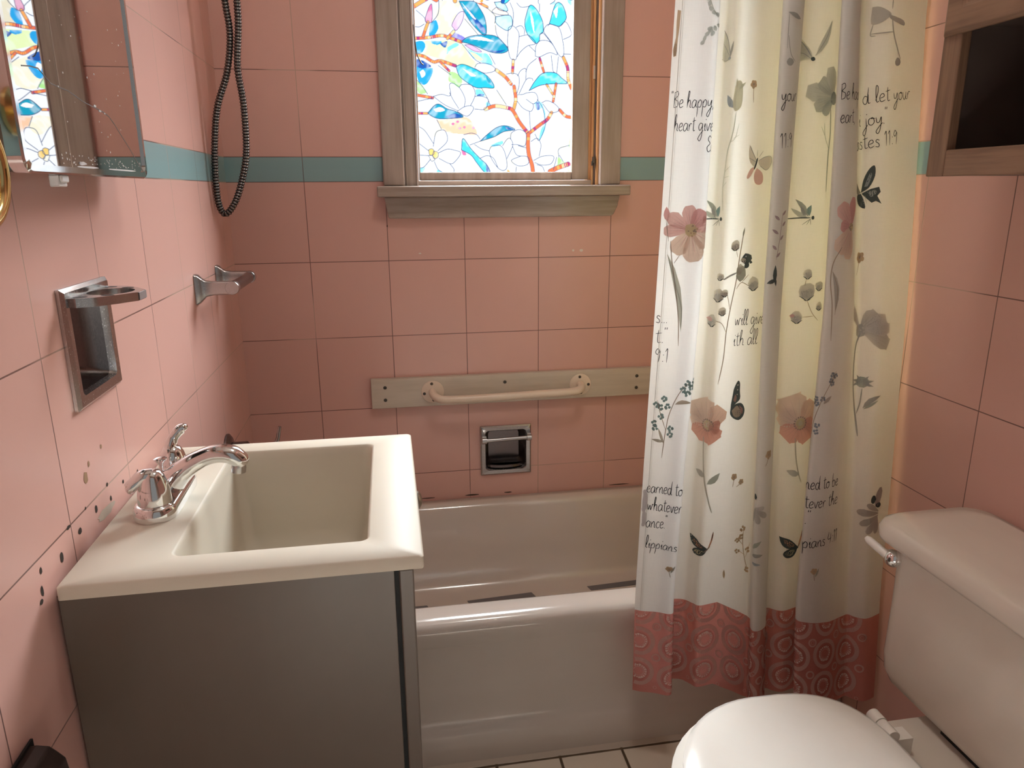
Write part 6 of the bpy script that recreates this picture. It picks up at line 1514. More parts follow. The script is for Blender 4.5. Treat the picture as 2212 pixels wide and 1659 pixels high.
('p',29,0,[5175,10600,5167,10534,5107,10513,5047,10494,5008,10545,4973,10600,5000,10661,5052,10688,5109,10692,5157,10658]),
('p',30,0,[5165,10574,5156,10536,5124,10511,5087,10520,5056,10538,5042,10574,5060,10608,5085,10637,5122,10629,5153,10611]),
('p',31,0,[5100,10569,5091,10539,5067,10517,5037,10525,5013,10541,4996,10569,5009,10600,5034,10623,5065,10615,5088,10598]),
('l',28,14,[5080,10498,4988,10553]),
('l',28,14,[5080,10498,5046,10507]),
('l',28,14,[5080,10498,5129,10513]),
('l',28,14,[5080,10498,5172,10553]),
('p',29,0,[5271,10262,5244,10151,5150,10093,5051,10111,4962,10159,4917,10262,4948,10375,5050,10413,5149,10425,5249,10376]),
('p',30,0,[5248,10217,5225,10153,5169,10125,5109,10117,5059,10156,5038,10217,5058,10280,5112,10308,5174,10326,5221,10279]),
('p',31,0,[5125,10209,5117,10155,5072,10128,5023,10132,4977,10156,4972,10209,4971,10266,5020,10294,5072,10288,5123,10266]),
('l',28,14,[5098,10085,4938,10181]),
('l',28,14,[5098,10085,5040,10102]),
('l',28,14,[5098,10085,5183,10112]),
('l',28,14,[5098,10085,5257,10181]),
('p',29,0,[5037,9767,5002,9704,4957,9646,4887,9665,4830,9700,4801,9767,4821,9841,4879,9895,4958,9891,5006,9833]),
('p',30,0,[5019,9737,4999,9698,4971,9665,4927,9669,4890,9693,4886,9737,4892,9779,4927,9805,4967,9798,5007,9781]),
('p',31,0,[4949,9731,4934,9693,4904,9667,4868,9679,4836,9694,4825,9731,4838,9766,4865,9793,4902,9787,4927,9763]),
('l',28,14,[4919,9646,4810,9712]),
('l',28,14,[4919,9646,4879,9658]),
('l',28,14,[4919,9646,4977,9665]),
('l',28,14,[4919,9646,5028,9712]),
('p',29,0,[5458,10356,5444,10297,5393,10271,5337,10265,5300,10306,5266,10356,5285,10417,5341,10435,5394,10448,5446,10417]),
('p',30,0,[5442,10333,5427,10304,5406,10277,5372,10280,5347,10302,5340,10333,5348,10364,5370,10390,5405,10386,5432,10366]),
('p',31,0,[5385,10329,5374,10302,5354,10282,5325,10282,5307,10304,5293,10329,5307,10353,5325,10373,5354,10377,5378,10358]),
('l',28,14,[5366,10263,5282,10314]),
('l',28,14,[5366,10263,5335,10272]),
('l',28,14,[5366,10263,5411,10277]),
('l',28,14,[5366,10263,5450,10314]),
('p',29,0,[5478,9964,5473,9910,5425,9891,5376,9881,5332,9912,5330,9964,5340,10011,5377,10044,5429,10053,5461,10009]),
('p',30,0,[5470,9943,5464,9911,5435,9899,5406,9892,5380,9912,5370,9943,5384,9972,5406,9992,5435,9987,5459,9971]),
('p',31,0,[5421,9939,5407,9917,5390,9899,5366,9903,5343,9913,5336,9939,5348,9961,5364,9983,5390,9980,5411,9965]),
('l',28,14,[5402,9881,5326,9926]),
('l',28,14,[5402,9881,5374,9889]),
('l',28,14,[5402,9881,5442,9893]),
('l',28,14,[5402,9881,5477,9926]),
('p',5,0,[4883,9806,4862,9825,4835,9836,4808,9828,4787,9810,4776,9799,4787,9788,4808,9770,4835,9762,4862,9773]),
('p',8,0,[5103,7587,5181,7760,5245,7998,5224,8168,5084,8244,5088,8295,4616,8117,4651,8080,4591,7929,4679,7784,4876,7644,5042,7565]),
('l',9,9,[4972,7681,4722,8057]),
('l',9,9,[5028,7702,4883,8118]),
('l',9,9,[5085,7723,5044,8179]),
('p',40,0,[5148,7562,5287,7598,5460,7678,5561,7776,5563,7898,5577,7936,5300,8137,5271,8111,5161,8067,5107,7935,5094,7738,5109,7590]),
('l',41,9,[5155,7694,5293,8047]),
('l',41,9,[5190,7668,5395,7972]),
('l',41,9,[5226,7642,5497,7898]),
('p',8,0,[5120,7614,5077,7734,4992,7881,4901,7966,4802,7966,4762,7965,4628,7723,4647,7688,4697,7598,4813,7559,4977,7555,5099,7576]),
('l',9,9,[5009,7612,4701,7716]),
('l',9,9,[5027,7645,4753,7809]),
('l',9,9,[5045,7678,4805,7903]),
('p',42,0,[5076,7650,4959,7649,4798,7633,4707,7574,4706,7465,4689,7440,4905,7216,4929,7233,5034,7235,5090,7329,5106,7496,5107,7618]),
('l',43,9,[5061,7543,4919,7287]),
('l',43,9,[5032,7573,4838,7371]),
('l',43,9,[5004,7602,4757,7455]),
('p',44,0,[5088,7640,5059,7518,5055,7358,5079,7242,5168,7200,5182,7172,5474,7347,5457,7374,5468,7475,5383,7555,5248,7631,5131,7666]),
('l',45,9,[5190,7596,5401,7377]),
('l',45,9,[5153,7574,5298,7315]),
('l',45,9,[5117,7553,5194,7253]),
('p',42,0,[5107,7618,5159,7553,5241,7475,5313,7429,5375,7461,5401,7484,5433,7671,5416,7702,5368,7754,5285,7736,5183,7692,5112,7650]),
('l',43,9,[5176,7651,5388,7665]),
('l',43,9,[5171,7623,5374,7585]),
('l',43,9,[5166,7595,5360,7505]),
('p',10,0,[5223,7634,5207,7561,5144,7524,5072,7513,5028,7572,5002,7634,5015,7705,5078,7737,5141,7735,5205,7706]),
('p',1,0,[5263,7634,5254,7617,5235,7617,5228,7634,5235,7651,5255,7651]),
('p',1,0,[5254,7584,5243,7569,5227,7570,5216,7584,5226,7599,5243,7598]),
('p',1,0,[5224,7542,5215,7525,5196,7526,5189,7542,5196,7559,5214,7557]),
('p',1,0,[5179,7514,5171,7497,5153,7499,5144,7514,5152,7531,5171,7530]),
('p',1,0,[5129,7504,5118,7490,5100,7487,5094,7504,5101,7519,5119,7521]),
('p',1,0,[5077,7514,5067,7497,5049,7498,5040,7514,5049,7530,5066,7529]),
('p',1,0,[5031,7542,5023,7526,5006,7528,4997,7542,5005,7559,5022,7556]),
('p',1,0,[5002,7584,4995,7566,4975,7567,4969,7584,4975,7601,4995,7602]),
('p',1,0,[4993,7634,4983,7619,4966,7618,4958,7634,4966,7650,4982,7648]),
('p',1,0,[5002,7683,4993,7669,4975,7667,4968,7683,4975,7701,4994,7700]),
('p',1,0,[5030,7725,5023,7709,5005,7709,4997,7725,5004,7743,5022,7740]),
('p',1,0,[5075,7754,5067,7737,5048,7737,5038,7754,5049,7770,5067,7770]),
('p',1,0,[5129,7764,5119,7746,5101,7748,5092,7764,5100,7781,5118,7780]),
('p',1,0,[5177,7754,5171,7736,5153,7738,5145,7754,5153,7769,5169,7768]),
('p',1,0,[5224,7726,5213,7711,5197,7712,5185,7726,5197,7741,5214,7742]),
('p',1,0,[5252,7684,5243,7669,5225,7666,5216,7684,5226,7699,5244,7701]),
('p',46,0,[5165,7634,5156,7599,5125,7583,5094,7583,5064,7599,5058,7634,5069,7665,5093,7687,5127,7688,5152,7666]),
('l',47,28,[5008,7334,5054,6900,5138,6562,5221,6369]),
('p',31,0,[5152,6544,5109,6601,5047,6651,4972,6669,4904,6664,4868,6658,4889,6628,4932,6573,4996,6527,5073,6514]),
('p',28,0,[4809,5217,5021,5137,5214,4936,5253,4856,5060,4876,4925,4936,4847,5057]),
('p',28,0,[5234,4856,5060,4886,4944,4836,4905,4735,4983,4645,5118,4655,5195,4735]),
('p',48,0,[4905,5137,5021,5087,5156,4946,5041,4926,4944,4996]),
('p',10,0,[5176,4836,5060,4846,4973,4795,4963,4735,5041,4695,5127,4715]),
('l',28,14,[5234,4866,4925,5117]),
('l',28,14,[5234,4866,4983,4976]),
('l',28,14,[5195,4836,4983,4715]),
('l',28,14,[5195,4816,5069,4675]),
('l',28,14,[5214,4846,4954,4785]),
('l',1,39,[5176,4775,5253,4896,5301,4976]),
('l',48,39,[5272,4936,5330,5157,5359,5318]),
('l',28,19,[5330,5137,5359,5338]),
('p',49,0,[4860,5177,4855,5164,4841,5166,4834,5177,4841,5189,4853,5188]),
('p',49,0,[4899,5057,4893,5045,4880,5046,4874,5057,4879,5069,4893,5068]),
('p',49,0,[4850,5107,4844,5095,4831,5095,4823,5107,4830,5120,4845,5120]),
('p',49,0,[4949,4715,4941,4703,4928,4704,4920,4715,4928,4726,4942,4729]),
('p',49,0,[5015,4665,5009,4652,4995,4652,4990,4665,4995,4678,5009,4677]),
('p',49,0,[4977,5177,4970,5165,4956,5164,4951,5177,4957,5188,4970,5190]),
('p',11,0,[3988,7115,3976,7083,3942,7072,3918,7098,3915,7133,3942,7159,3975,7146]),
('p',11,0,[3941,7084,3928,7051,3892,7039,3865,7066,3862,7104,3893,7125,3925,7114]),
('p',11,0,[3903,7123,3883,7091,3850,7086,3821,7105,3822,7142,3850,7160,3883,7155]),
('p',11,0,[3918,7179,3906,7146,3872,7139,3840,7158,3848,7195,3872,7218,3904,7208]),
('p',11,0,[3978,7174,3963,7141,3930,7134,3904,7156,3903,7191,3929,7218,3966,7210]),
('p',1,0,[3931,7135,3919,7113,3895,7114,3879,7135,3895,7155,3919,7157]),
('l',1,15,[3906,7092,3877,6999,3833,6908]),
('p',4,0,[6971,11486,7025,11589,7097,11744,7122,11877,7086,11977,7057,12017,6949,12027,6913,11992,6861,11900,6864,11765,6909,11600,6945,11489]),
('l',7,9,[6944,11597,6932,11953]),
('l',7,9,[6967,11594,6996,11947]),
('l',7,9,[6989,11592,7061,11941]),
('p',5,0,[6970,11498,6941,11613,6891,11779,6833,11904,6734,11944,6684,11949,6569,11848,6565,11796,6585,11688,6693,11607,6842,11527,6946,11477]),
('l',6,9,[6871,11552,6613,11789]),
('l',6,9,[6891,11570,6673,11841]),
('l',6,9,[6912,11588,6732,11893]),
('p',4,0,[6959,11499,6904,11544,6820,11593,6749,11622,6694,11595,6671,11568,6662,11460,6680,11430,6730,11393,6804,11409,6895,11442,6957,11476]),
('l',7,9,[6898,11473,6703,11453]),
('l',7,9,[6900,11493,6707,11510]),
('l',7,9,[6901,11513,6712,11568]),
('p',8,0,[6942,11499,6823,11451,6674,11356,6576,11258,6569,11141,6580,11086,6725,10981,6778,10989,6881,11036,6936,11165,6970,11343,6973,11476]),
('l',9,9,[6924,11377,6772,11041]),
('l',9,9,[6897,11397,6695,11097]),
('l',9,9,[6870,11417,6617,11154]),
('p',8,0,[6944,11489,6883,11376,6806,11205,6774,11060,6812,10950,6841,10906,6976,10894,7011,10932,7067,11033,7060,11182,7013,11364,6972,11486]),
('l',9,9,[6973,11368,6988,10976]),
('l',9,9,[6948,11370,6915,10982]),
('l',9,9,[6922,11372,6842,10989]),
('l',4,9,[6967,11594,6964,11863]),
('l',4,9,[6891,11570,6707,11758]),
('l',4,9,[6855,11497,6753,11491]),
('l',4,9,[6899,11400,6766,11155]),
('l',4,9,[6949,11381,6951,11075]),
('p',10,0,[7021,11488,7019,11441,6982,11411,6934,11412,6902,11446,6891,11488,6901,11530,6935,11560,6978,11551,7015,11531]),
('p',1,0,[6951,11453,6945,11439,6930,11440,6921,11453,6929,11468,6945,11469]),
('p',11,0,[6968,11546,6959,11531,6944,11533,6934,11546,6942,11561,6958,11559]),
('p',1,0,[6964,11429,6954,11416,6939,11414,6930,11429,6940,11443,6954,11442]),
('p',11,0,[6975,11454,6966,11439,6951,11441,6942,11454,6950,11469,6965,11467]),
('p',1,0,[7012,11519,7005,11506,6990,11506,6983,11519,6990,11534,7005,11533]),
('p',11,0,[7014,11502,7006,11486,6991,11489,6983,11502,6989,11517,7006,11516]),
('p',1,0,[6987,11509,6978,11496,6963,11495,6955,11509,6962,11523,6979,11524]),
('p',11,0,[6944,11536,6938,11521,6922,11522,6913,11536,6922,11550,6937,11548]),
('p',1,0,[6933,11453,6924,11440,6910,11440,6900,11453,6910,11466,6925,11467]),
('p',11,0,[6977,11519,6972,11503,6955,11504,6947,11519,6955,11533,6972,11534]),
('p',1,0,[6911,11477,6902,11463,6886,11463,6880,11477,6887,11490,6902,11491]),
('p',11,0,[6979,11510,6971,11495,6955,11498,6946,11510,6954,11525,6970,11524]),
('p',1,0,[6946,11500,6939,11484,6923,11486,6915,11500,6923,11513,6939,11514]),
('p',11,0,[6934,11489,6927,11474,6910,11473,6904,11489,6911,11501,6926,11502]),
('l',1,17,[6734,11130,6588,10862,6562,10504,6631,10057,6666,9387]),
('p',31,0,[6578,10699,6607,10545,6642,10352,6672,10157,6691,10001,6700,9923,6723,10006,6757,10171,6752,10369,6684,10557]),
('l',1,12,[6588,10683,6717,10325,6700,9878]),
('p',28,0,[7447,12094,7482,12330,7569,12530,7656,12584,7674,12402,7586,12185]),
('p',28,0,[7464,12076,7621,12166,7761,12203,7796,12112,7743,12039,7831,11894,7726,11949,7656,11912,7551,12003]),
('p',66,0,[7447,12094,7255,12275,7237,12148,7324,12057]),
('p',28,0,[7447,12076,7307,12039,7359,11894,7551,11803,7516,11967]),
('p',67,0,[7569,12112,7691,12148,7726,12094,7639,12021]),
('p',68,0,[7508,12203,7578,12439,7621,12421,7569,12221]),
('l',69,9,[7429,12039,7473,11894]),
('l',69,9,[7482,12039,7525,11894]),
('l',69,9,[7534,12039,7578,11894]),
('p',11,0,[7623,10869,7608,10829,7567,10824,7536,10848,7534,10891,7568,10913,7607,10908]),
('p',11,0,[7572,10832,7547,10794,7507,10781,7472,10809,7472,10855,7506,10887,7549,10872]),
('p',11,0,[7511,10879,7498,10837,7456,10833,7422,10857,7426,10899,7456,10925,7495,10917]),
('p',11,0,[7543,10945,7526,10901,7483,10900,7444,10920,7450,10966,7482,10992,7520,10980]),
('p',11,0,[7608,10939,7588,10904,7551,10891,7515,10915,7517,10961,7551,10985,7596,10983]),
('p',1,0,[7555,10893,7538,10865,7509,10868,7494,10893,7510,10916,7539,10921]),
('l',1,14,[7523,10842,7487,10692,7434,10559]),
('p',70,0,[7690,9504,7794,9523,7932,9567,8017,9632,8030,9724,8045,9751,7862,9923,7838,9904,7751,9881,7698,9786,7670,9639,7663,9529]),
('l',71,9,[7709,9603,7848,9855]),
('l',71,9,[7732,9581,7915,9792]),
('l',71,9,[7755,9559,7982,9729]),
('p',72,0,[7647,9480,7773,9460,7958,9438,8099,9460,8178,9541,8210,9569,8120,9824,8079,9824,7968,9833,7847,9757,7718,9615,7634,9516]),
('l',73,9,[7734,9570,8059,9761]),
('l',73,9,[7745,9538,8091,9669]),
('l',73,9,[7757,9505,8124,9576]),
('p',74,0,[7706,9464,7796,9365,7935,9223,8064,9133,8181,9124,8219,9103,8315,9317,8276,9334,8193,9422,8045,9467,7851,9486,7719,9495]),
('l',75,9,[7835,9451,8222,9320]),
('l',75,9,[7823,9425,8190,9248]),
('l',75,9,[7812,9400,8157,9176]),
('p',76,0,[7731,9503,7841,9456,8005,9401,8140,9380,8236,9440,8274,9433,8267,9640,8229,9630,8130,9682,7996,9652,7836,9585,7730,9531]),
('l',77,9,[7838,9545,8192,9604]),
('l',77,9,[7838,9521,8195,9534]),
('l',77,9,[7839,9496,8197,9463]),
('p',78,0,[7648,9541,7619,9643,7567,9790,7500,9896,7431,9956,7409,9984,7315,9915,7332,9885,7363,9796,7435,9695,7550,9593,7633,9530]),
('p',79,0,[7767,9479,7753,9390,7689,9358,7625,9345,7570,9396,7561,9479,7568,9565,7627,9605,7693,9617,7739,9555]),
('l',19,41,[7677,9423,7569,9161,7542,8787,7569,8412,7641,8038,7731,7663,7803,7345]),
('l',19,27,[7803,8337,7785,8038,7731,7804]),
('p',19,0,[7844,7936,7912,7990,7995,8058,8079,8126,8147,8180,8181,8206,8130,8204,8034,8190,7937,8141,7871,8048]),
('p',3,0,[7859,7921,7921,7946,7993,7986,8057,8038,8104,8087,8127,8113,8095,8101,8034,8075,7963,8033,7900,7979]),
('p',3,0,[7926,8468,7896,8401,7829,8355,7741,8358,7668,8398,7666,8468,7686,8528,7744,8573,7825,8573,7894,8534]),
('p',19,0,[7786,8445,7833,8442,7890,8448,7944,8469,7984,8494,8004,8507,7981,8509,7933,8511,7877,8503,7824,8480]),
('p',19,0,[7788,8446,7822,8466,7858,8497,7882,8538,7896,8576,7902,8596,7884,8586,7850,8566,7816,8533,7793,8491]),
('p',19,0,[7788,8453,7776,8491,7753,8533,7719,8566,7685,8586,7668,8596,7673,8576,7687,8538,7711,8497,7747,8466]),
('p',19,0,[7786,8455,7745,8480,7692,8503,7636,8511,7589,8509,7565,8507,7585,8494,7625,8469,7679,8448,7736,8442]),
('p',19,0,[7783,8455,7736,8457,7679,8451,7625,8430,7585,8406,7565,8392,7589,8390,7636,8388,7692,8397,7745,8419]),
('p',19,0,[7783,8445,7824,8419,7877,8397,7933,8388,7981,8390,8004,8392,7984,8406,7944,8430,7890,8451,7833,8457]),
('l',1,14,[6397,7119,6469,7723,6576,8187,6737,8558,6853,8790]),
('p',80,0,[6634,8163,6678,8179,6725,8208,6760,8251,6781,8294,6790,8317,6767,8310,6723,8294,6678,8263,6645,8218]),
('p',81,0,[6535,8242,6525,8222,6503,8222,6492,8242,6503,8262,6526,8264]),
('p',81,0,[6514,8227,6502,8206,6479,8207,6467,8227,6479,8248,6502,8249]),
('p',81,0,[6481,8243,6470,8223,6448,8223,6434,8243,6448,8262,6470,8264]),
('p',81,0,[6505,8295,6491,8277,6469,8274,6460,8295,6469,8317,6491,8313]),
('p',81,0,[6533,8287,6519,8269,6498,8268,6485,8287,6498,8306,6521,8310]),
('p',81,0,[6559,8158,6547,8138,6525,8138,6516,8158,6525,8179,6548,8179]),
('p',81,0,[6532,8134,6521,8116,6499,8114,6490,8134,6499,8155,6522,8155]),
('p',81,0,[6492,8167,6483,8146,6460,8146,6448,8167,6461,8185,6481,8185]),
('p',81,0,[6507,8196,6495,8177,6472,8174,6460,8196,6472,8217,6494,8214]),
('p',81,0,[6555,8189,6543,8167,6521,8171,6508,8189,6520,8208,6542,8210]),
('p',81,0,[6667,8248,6652,8229,6632,8229,6618,8248,6630,8269,6653,8267]),
('p',81,0,[6614,8234,6603,8213,6581,8216,6567,8234,6579,8255,6601,8252]),
('p',81,0,[6603,8246,6594,8223,6571,8226,6559,8246,6571,8265,6593,8266]),
('p',81,0,[6616,8292,6607,8274,6585,8272,6576,8292,6585,8312,6606,8310]),
('p',81,0,[6658,8284,6648,8263,6625,8263,6611,8284,6624,8306,6648,8305]),
('p',81,0,[6833,8538,6819,8517,6797,8517,6786,8538,6797,8557,6818,8556]),
('p',81,0,[6790,8527,6779,8505,6756,8508,6746,8527,6756,8546,6778,8547]),
('p',81,0,[6775,8543,6762,8523,6741,8525,6730,8543,6740,8563,6762,8561]),
('p',81,0,[6795,8591,6782,8570,6759,8570,6751,8591,6761,8609,6783,8613]),
('p',81,0,[6832,8574,6821,8555,6800,8555,6787,8574,6800,8593,6823,8596]),
('p',81,0,[6800,8590,6790,8570,6766,8568,6757,8590,6768,8609,6790,8611]),
('p',81,0,[6754,8587,6745,8567,6723,8569,6713,8587,6721,8609,6746,8610]),
('p',81,0,[6745,8602,6733,8583,6712,8581,6701,8602,6711,8623,6734,8621]),
('p',81,0,[6764,8645,6750,8627,6729,8626,6715,8645,6727,8667,6752,8667]),
('p',81,0,[6806,8627,6796,8607,6775,8607,6765,8627,6774,8647,6796,8646]),
('p',81,0,[6909,8694,6896,8675,6875,8675,6863,8694,6874,8715,6898,8716]),
('p',81,0,[6855,8670,6845,8648,6821,8648,6810,8670,6822,8689,6843,8688]),
('p',81,0,[6845,8690,6831,8670,6808,8667,6796,8690,6808,8711,6833,8712]),
('p',81,0,[6863,8729,6850,8708,6827,8707,6819,8729,6829,8747,6851,8750]),
('p',81,0,[6888,8729,6877,8711,6854,8707,6842,8729,6854,8751,6879,8751]),
('p',81,0,[6823,8709,6812,8690,6790,8689,6780,8709,6789,8730,6812,8728]),
('p',81,0,[6776,8697,6763,8679,6742,8678,6732,8697,6742,8718,6765,8718]),
('p',81,0,[6765,8715,6751,8697,6729,8695,6720,8715,6730,8735,6752,8736]),
('p',81,0,[6786,8759,6775,8737,6752,8739,6740,8759,6753,8777,6775,8780]),
('p',81,0,[6816,8752,6805,8732,6783,8733,6769,8752,6782,8773,6805,8772]),
('p',81,0,[6602,7740,6594,7719,6571,7720,6561,7740,6570,7762,6592,7759]),
('p',81,0,[6568,7707,6559,7684,6536,7687,6523,7707,6537,7725,6558,7727]),
('p',81,0,[6544,7723,6533,7702,6509,7702,6498,7723,6509,7745,6532,7744]),
('p',81,0,[6547,7763,6535,7742,6512,7742,6501,7763,6511,7786,6534,7783]),
('p',81,0,[6602,7756,6590,7736,6568,7737,6559,7756,6567,7777,6590,7777]),
('p',81,0,[6589,7587,6576,7565,6553,7567,6542,7587,6554,7605,6576,7609]),
('p',81,0,[6554,7578,6543,7556,6520,7559,6510,7578,6520,7597,6541,7597]),
('p',81,0,[6529,7620,6519,7601,6497,7600,6488,7620,6496,7641,6520,7641]),
('p',81,0,[6534,7632,6525,7612,6501,7610,6491,7632,6503,7651,6524,7650]),
('p',81,0,[6576,7642,6565,7624,6543,7621,6531,7642,6543,7663,6565,7661]),
('p',82,0,[7426,15301,7558,15301,7757,15198,7708,15112,7558,15026,7426,15026]),
('p',83,0,[7724,15172,8072,15095,8072,15009,7765,15095]),
('l',19,25,[7790,15095,7840,14854,7956,14595,8039,14440]),
('l',19,18,[7426,14854,7658,14871,7823,14888]),
('p',19,0,[8050,14389,8031,14349,7995,14325,7949,14320,7914,14349,7906,14389,7919,14425,7947,14462,7998,14461,8036,14431]),
('l',28,12,[7774,15456,7774,15267]),
('l',19,17,[7459,15009,7426,14836,7509,14819]),
('p',84,0,[8404,5732,8312,5768,8172,5810,8055,5835,7968,5819,7932,5785,7929,5748,7959,5707,8042,5676,8161,5680,8306,5696,8403,5715]),
('p',85,0,[8400,5690,8310,5678,8180,5645,8075,5609,8014,5552,8000,5508,8015,5476,8056,5459,8137,5471,8231,5531,8338,5613,8406,5678]),
('p',86,0,[8379,5648,8312,5595,8217,5513,8151,5435,8129,5360,8140,5316,8171,5293,8214,5297,8275,5344,8323,5436,8365,5557,8390,5640]),
('p',87,0,[8406,5768,8357,5822,8280,5896,8210,5947,8147,5963,8114,5954,8100,5928,8109,5893,8153,5845,8231,5807,8331,5775,8400,5758]),
('p',86,0,[8378,5645,8347,5576,8310,5473,8293,5385,8310,5319,8339,5292,8370,5289,8403,5311,8431,5372,8428,5462,8410,5571,8391,5644]),
('p',88,0,[8456,6050,8419,5938,8358,5875,8295,5877,8271,5974,8274,6088,8313,6196,8373,6277,8439,6272,8479,6184]),
('p',28,0,[8305,6039,8280,5993,8253,5955,8212,5955,8179,5987,8172,6039,8183,6088,8210,6130,8253,6126,8283,6089]),
('p',28,0,[8460,5901,8450,5864,8408,5844,8363,5849,8324,5867,8301,5901,8317,5939,8360,5959,8408,5958,8440,5933]),
('p',11,0,[6842,4563,6824,4535,6793,4523,6768,4546,6765,4581,6794,4600,6825,4593]),
('p',11,0,[6791,4535,6780,4503,6748,4496,6722,4518,6725,4550,6747,4577,6778,4563]),
('p',11,0,[6752,4571,6737,4543,6708,4533,6686,4556,6680,4589,6709,4605,6742,4604]),
('p',11,0,[6775,4622,6760,4591,6728,4580,6700,4603,6706,4637,6729,4659,6758,4649]),
('p',11,0,[6824,4617,6815,4583,6781,4576,6757,4601,6753,4635,6781,4655,6814,4648]),
('p',1,0,[6785,4581,6772,4559,6750,4564,6737,4581,6750,4599,6771,4601]),
('l',1,15,[6760,4542,6771,4429,6788,4328]),
('p',3,0,[6797,4421,6823,4464,6849,4521,6863,4581,6867,4632,6868,4657,6854,4636,6828,4593,6804,4536,6792,4475]),
('p',89,0,[55,15141,111,15125,103,14876,87,14669,79,14412,31,14396,15,14512,55,14711,47,14959]),
('p',90,0,[39,14611,79,14595,79,14446,31,14429])]
for kind, ci, wd, L in PRINTS:
    P = [(L[i]/1e4, L[i+1]/1e4) for i in range(0, len(L), 2)]; c = PAL[ci]
    if kind == 'p': put_poly([tuple(p) for p in catm(P+[P[0]], 3)[:-1]] if len(P) < 9 else P, c)
    else:
        C = catm(P, 5) if len(P) > 2 else np.linspace(P[0], P[1], 6); put_line(C, wd/1e4, c)
put_line(np.array([(.0125, z) for z in np.linspace(BAND+.002, ZT-.002, 300)]), .0011, (.60, .585, .565), False)
put_line(np.array([(.0155, z) for z in np.linspace(BAND+.002, ZT-.002, 300)]), .0006, (.66, .65, .63), False)
# printed border: large dotted rosettes with small rings between them
def annulus(cx, cz, r0, r1, c, n=30, ph=0.0, ez=1.0):
    zoff[0] = .0007 + (zoff[0] - .0007 + 2.0e-6) % 8e-4
    for i in range(n):
        t0, t1 = 2*math.pi*i/n+ph, 2*math.pi*(i+1)/n+ph
        q = [(cx+r*math.cos(t), cz+ez*r*math.sin(t)) for r, t in ((r0, t0), (r1, t0), (r1, t1), (r0, t1))]
        q = [(x, min(max(z, ZB+.0005), BAND-.0005)) for x, z in q]
        if min(p[0] for p in q) < .001 or max(p[0] for p in q) > SMAX or max(p[1] for p in q)-min(p[1] for p in q) < 1e-5: continue
        cu.tri([cloth(x, z, zoff[0]) for x, z in q], c)
random.seed(21)
for ci in range(12):
    for ri in range(3):
        cx = .012+.071*ci; cz = .182+.0735*ri-(.006 if ci % 2 else -.004)
        annulus(cx, cz, .0238, .0325, REDL, ez=1.05); annulus(cx, cz, .0100, .0112, REDL, 24)
        annulus(cx, cz, .0185, .0200, (.50, .19, .165))
        for t in range(18):
            a0 = 2*math.pi*t/18; w_ = random.uniform(.10, .2); r0, r1 = .0118+random.uniform(0, .001), .0168+random.uniform(-.0014, .0014)
            q = [(cx+r*math.cos(a), cz+1.05*r*math.sin(a)) for r, a in ((r0, a0-w_*.7), (r1, a0-w_), (r1, a0+w_), (r0, a0+w_*.7))]
            if max(p[1] for p in q) < BAND-.001: put_poly(q, REDP)
        annulus(cx+.0355, cz+.0365, .0062, .0098, REDL, 18); annulus(cx+.0355, cz-.0365 if ri == 0 else cz+.0365, .0030, .0040, REDL, 14)
me = cu.mesh('shower_curtain')
k, col = attr_mat('printed_cotton')
weave = k.noise(1.0, 2, .5, k.obj((900, 900, 60))); wv2 = k.noise(1.0, 2, .5, k.obj((60, 60, 900)))
vmx = k.n('ShaderNodeVectorMath', operation='SCALE'); k.put(vmx.inputs[0], col); k.put(vmx.inputs['Scale'], k.math('ADD', .93, k.math('MULTIPLY', k.math('ADD', weave, wv2), .07)))
dif = k.n('ShaderNodeBsdfDiffuse'); k.put(dif.inputs[0], vmx.outputs[0])
trn = k.n('ShaderNodeBsdfTranslucent'); tc = k.n('ShaderNodeVectorMath', operation='MULTIPLY'); k.put(tc.inputs[0], vmx.outputs[0]); tc.inputs[1].default_value = (1.0, .97, .90); k.put(trn.inputs[0], tc.outputs[0])
ms = k.n('ShaderNodeMixShader'); ms.inputs[0].default_value = .38; k.t.links.new(dif.outputs[0], ms.inputs[1]); k.t.links.new(trn.outputs[0], ms.inputs[2]); k.t.links.new(ms.outputs[0], k.out.inputs[0])
me.materials.append(k.m)
me.polygons.foreach_set('use_smooth', np.ones(len(me.polygons), dtype=bool))
cur = thing('shower_curtain', (1.1, -.68, ZT), 'white floral shower curtain with script lettering and a red medallion border', 'shower curtain')
co = bpy.data.objects.new('cloth', me); COLL.objects.link(co); co.parent = cur; co.matrix_parent_inverse = cur.matrix_world.inverted()
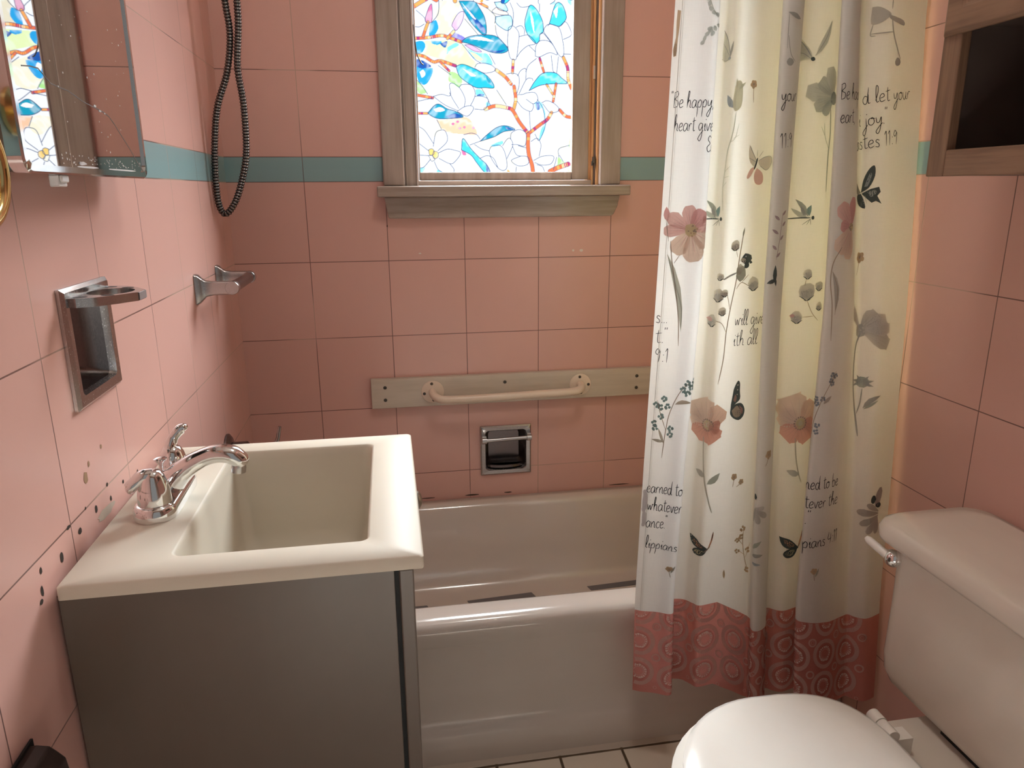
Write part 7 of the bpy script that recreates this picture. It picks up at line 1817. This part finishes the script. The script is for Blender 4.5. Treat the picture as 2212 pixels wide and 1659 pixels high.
for i in range(9):
    p = cloth(.02+SMAX*.96*i/8, 1.885); bm = B()
    tube(bm, catm([(p[0], p[1]-.004, 1.884), (p[0], p[1]-.004, 1.902), (p[0], -.69, 1.921)], 4), .002, 8, (1, 0, 0)); new_obj('hook', bm, M['chrome'], cur, smooth=True)
# yellowed liner hanging on the tub side
ln = thing('shower_liner', (1.2, -.60, 1.90), 'yellowed translucent shower liner behind the floral curtain', 'shower liner')
bm = B(); R_ = []
for z in np.linspace(.19, 1.90, 26):
    row = []
    for i in range(61):
        u_ = i/60; y = np.interp(z, [.19, .36, 1.2, 1.9], [-.488, -.503, -.600, -.632]) + .010*math.sin(u_*26+.6*math.sin(z*2)) * min(1, (1.95-z)*2+.35)
        row.append((1.005+float(np.interp(z, [.38, .62], [.255, .397]))*u_, y, z))
    R_.append(row)
loft(bm, R_, False, False, False)
k = NT('yellowed_vinyl'); st_ = k.ramp(k.noise(9.0, 5, .6, k.obj((1, 1, .45))), .56, .68); c_ = k.mix(k.math('MULTIPLY', st_, .55), (.98, .87, .46), (.45, .24, .08))
dif = k.n('ShaderNodeBsdfDiffuse'); k.put(dif.inputs[0], c_); trn = k.n('ShaderNodeBsdfTranslucent'); k.put(trn.inputs[0], c_)
ms = k.n('ShaderNodeMixShader'); ms.inputs[0].default_value = .80; k.t.links.new(dif.outputs[0], ms.inputs[1]); k.t.links.new(trn.outputs[0], ms.inputs[2]); k.t.links.new(ms.outputs[0], k.out.inputs[0])
new_obj('sheet', bm, k.m, ln, smooth=True, angle=0)
for i in range(8):
    x = 1.015+.375*i/7; y = -.632+.010*math.sin((x-1.005)/.397*26+.6*math.sin(3.8))*.45
    bm = B(); tube(bm, catm([(x, y, 1.885), (x, y+.002, 1.902), (x, -.680, 1.925)], 4), .002, 8, (1, 0, 0)); new_obj('hook', bm, M['chrome'], ln, smooth=True)
rod = tag(new_obj('curtain_rod', tube(B(), [(.001, -.69, 1.934), (1.404, -.69, 1.934)], .0125, 18), M['chrome'], None, smooth=True, angle=40), 'chrome rod that carries the shower curtain', 'curtain rod')
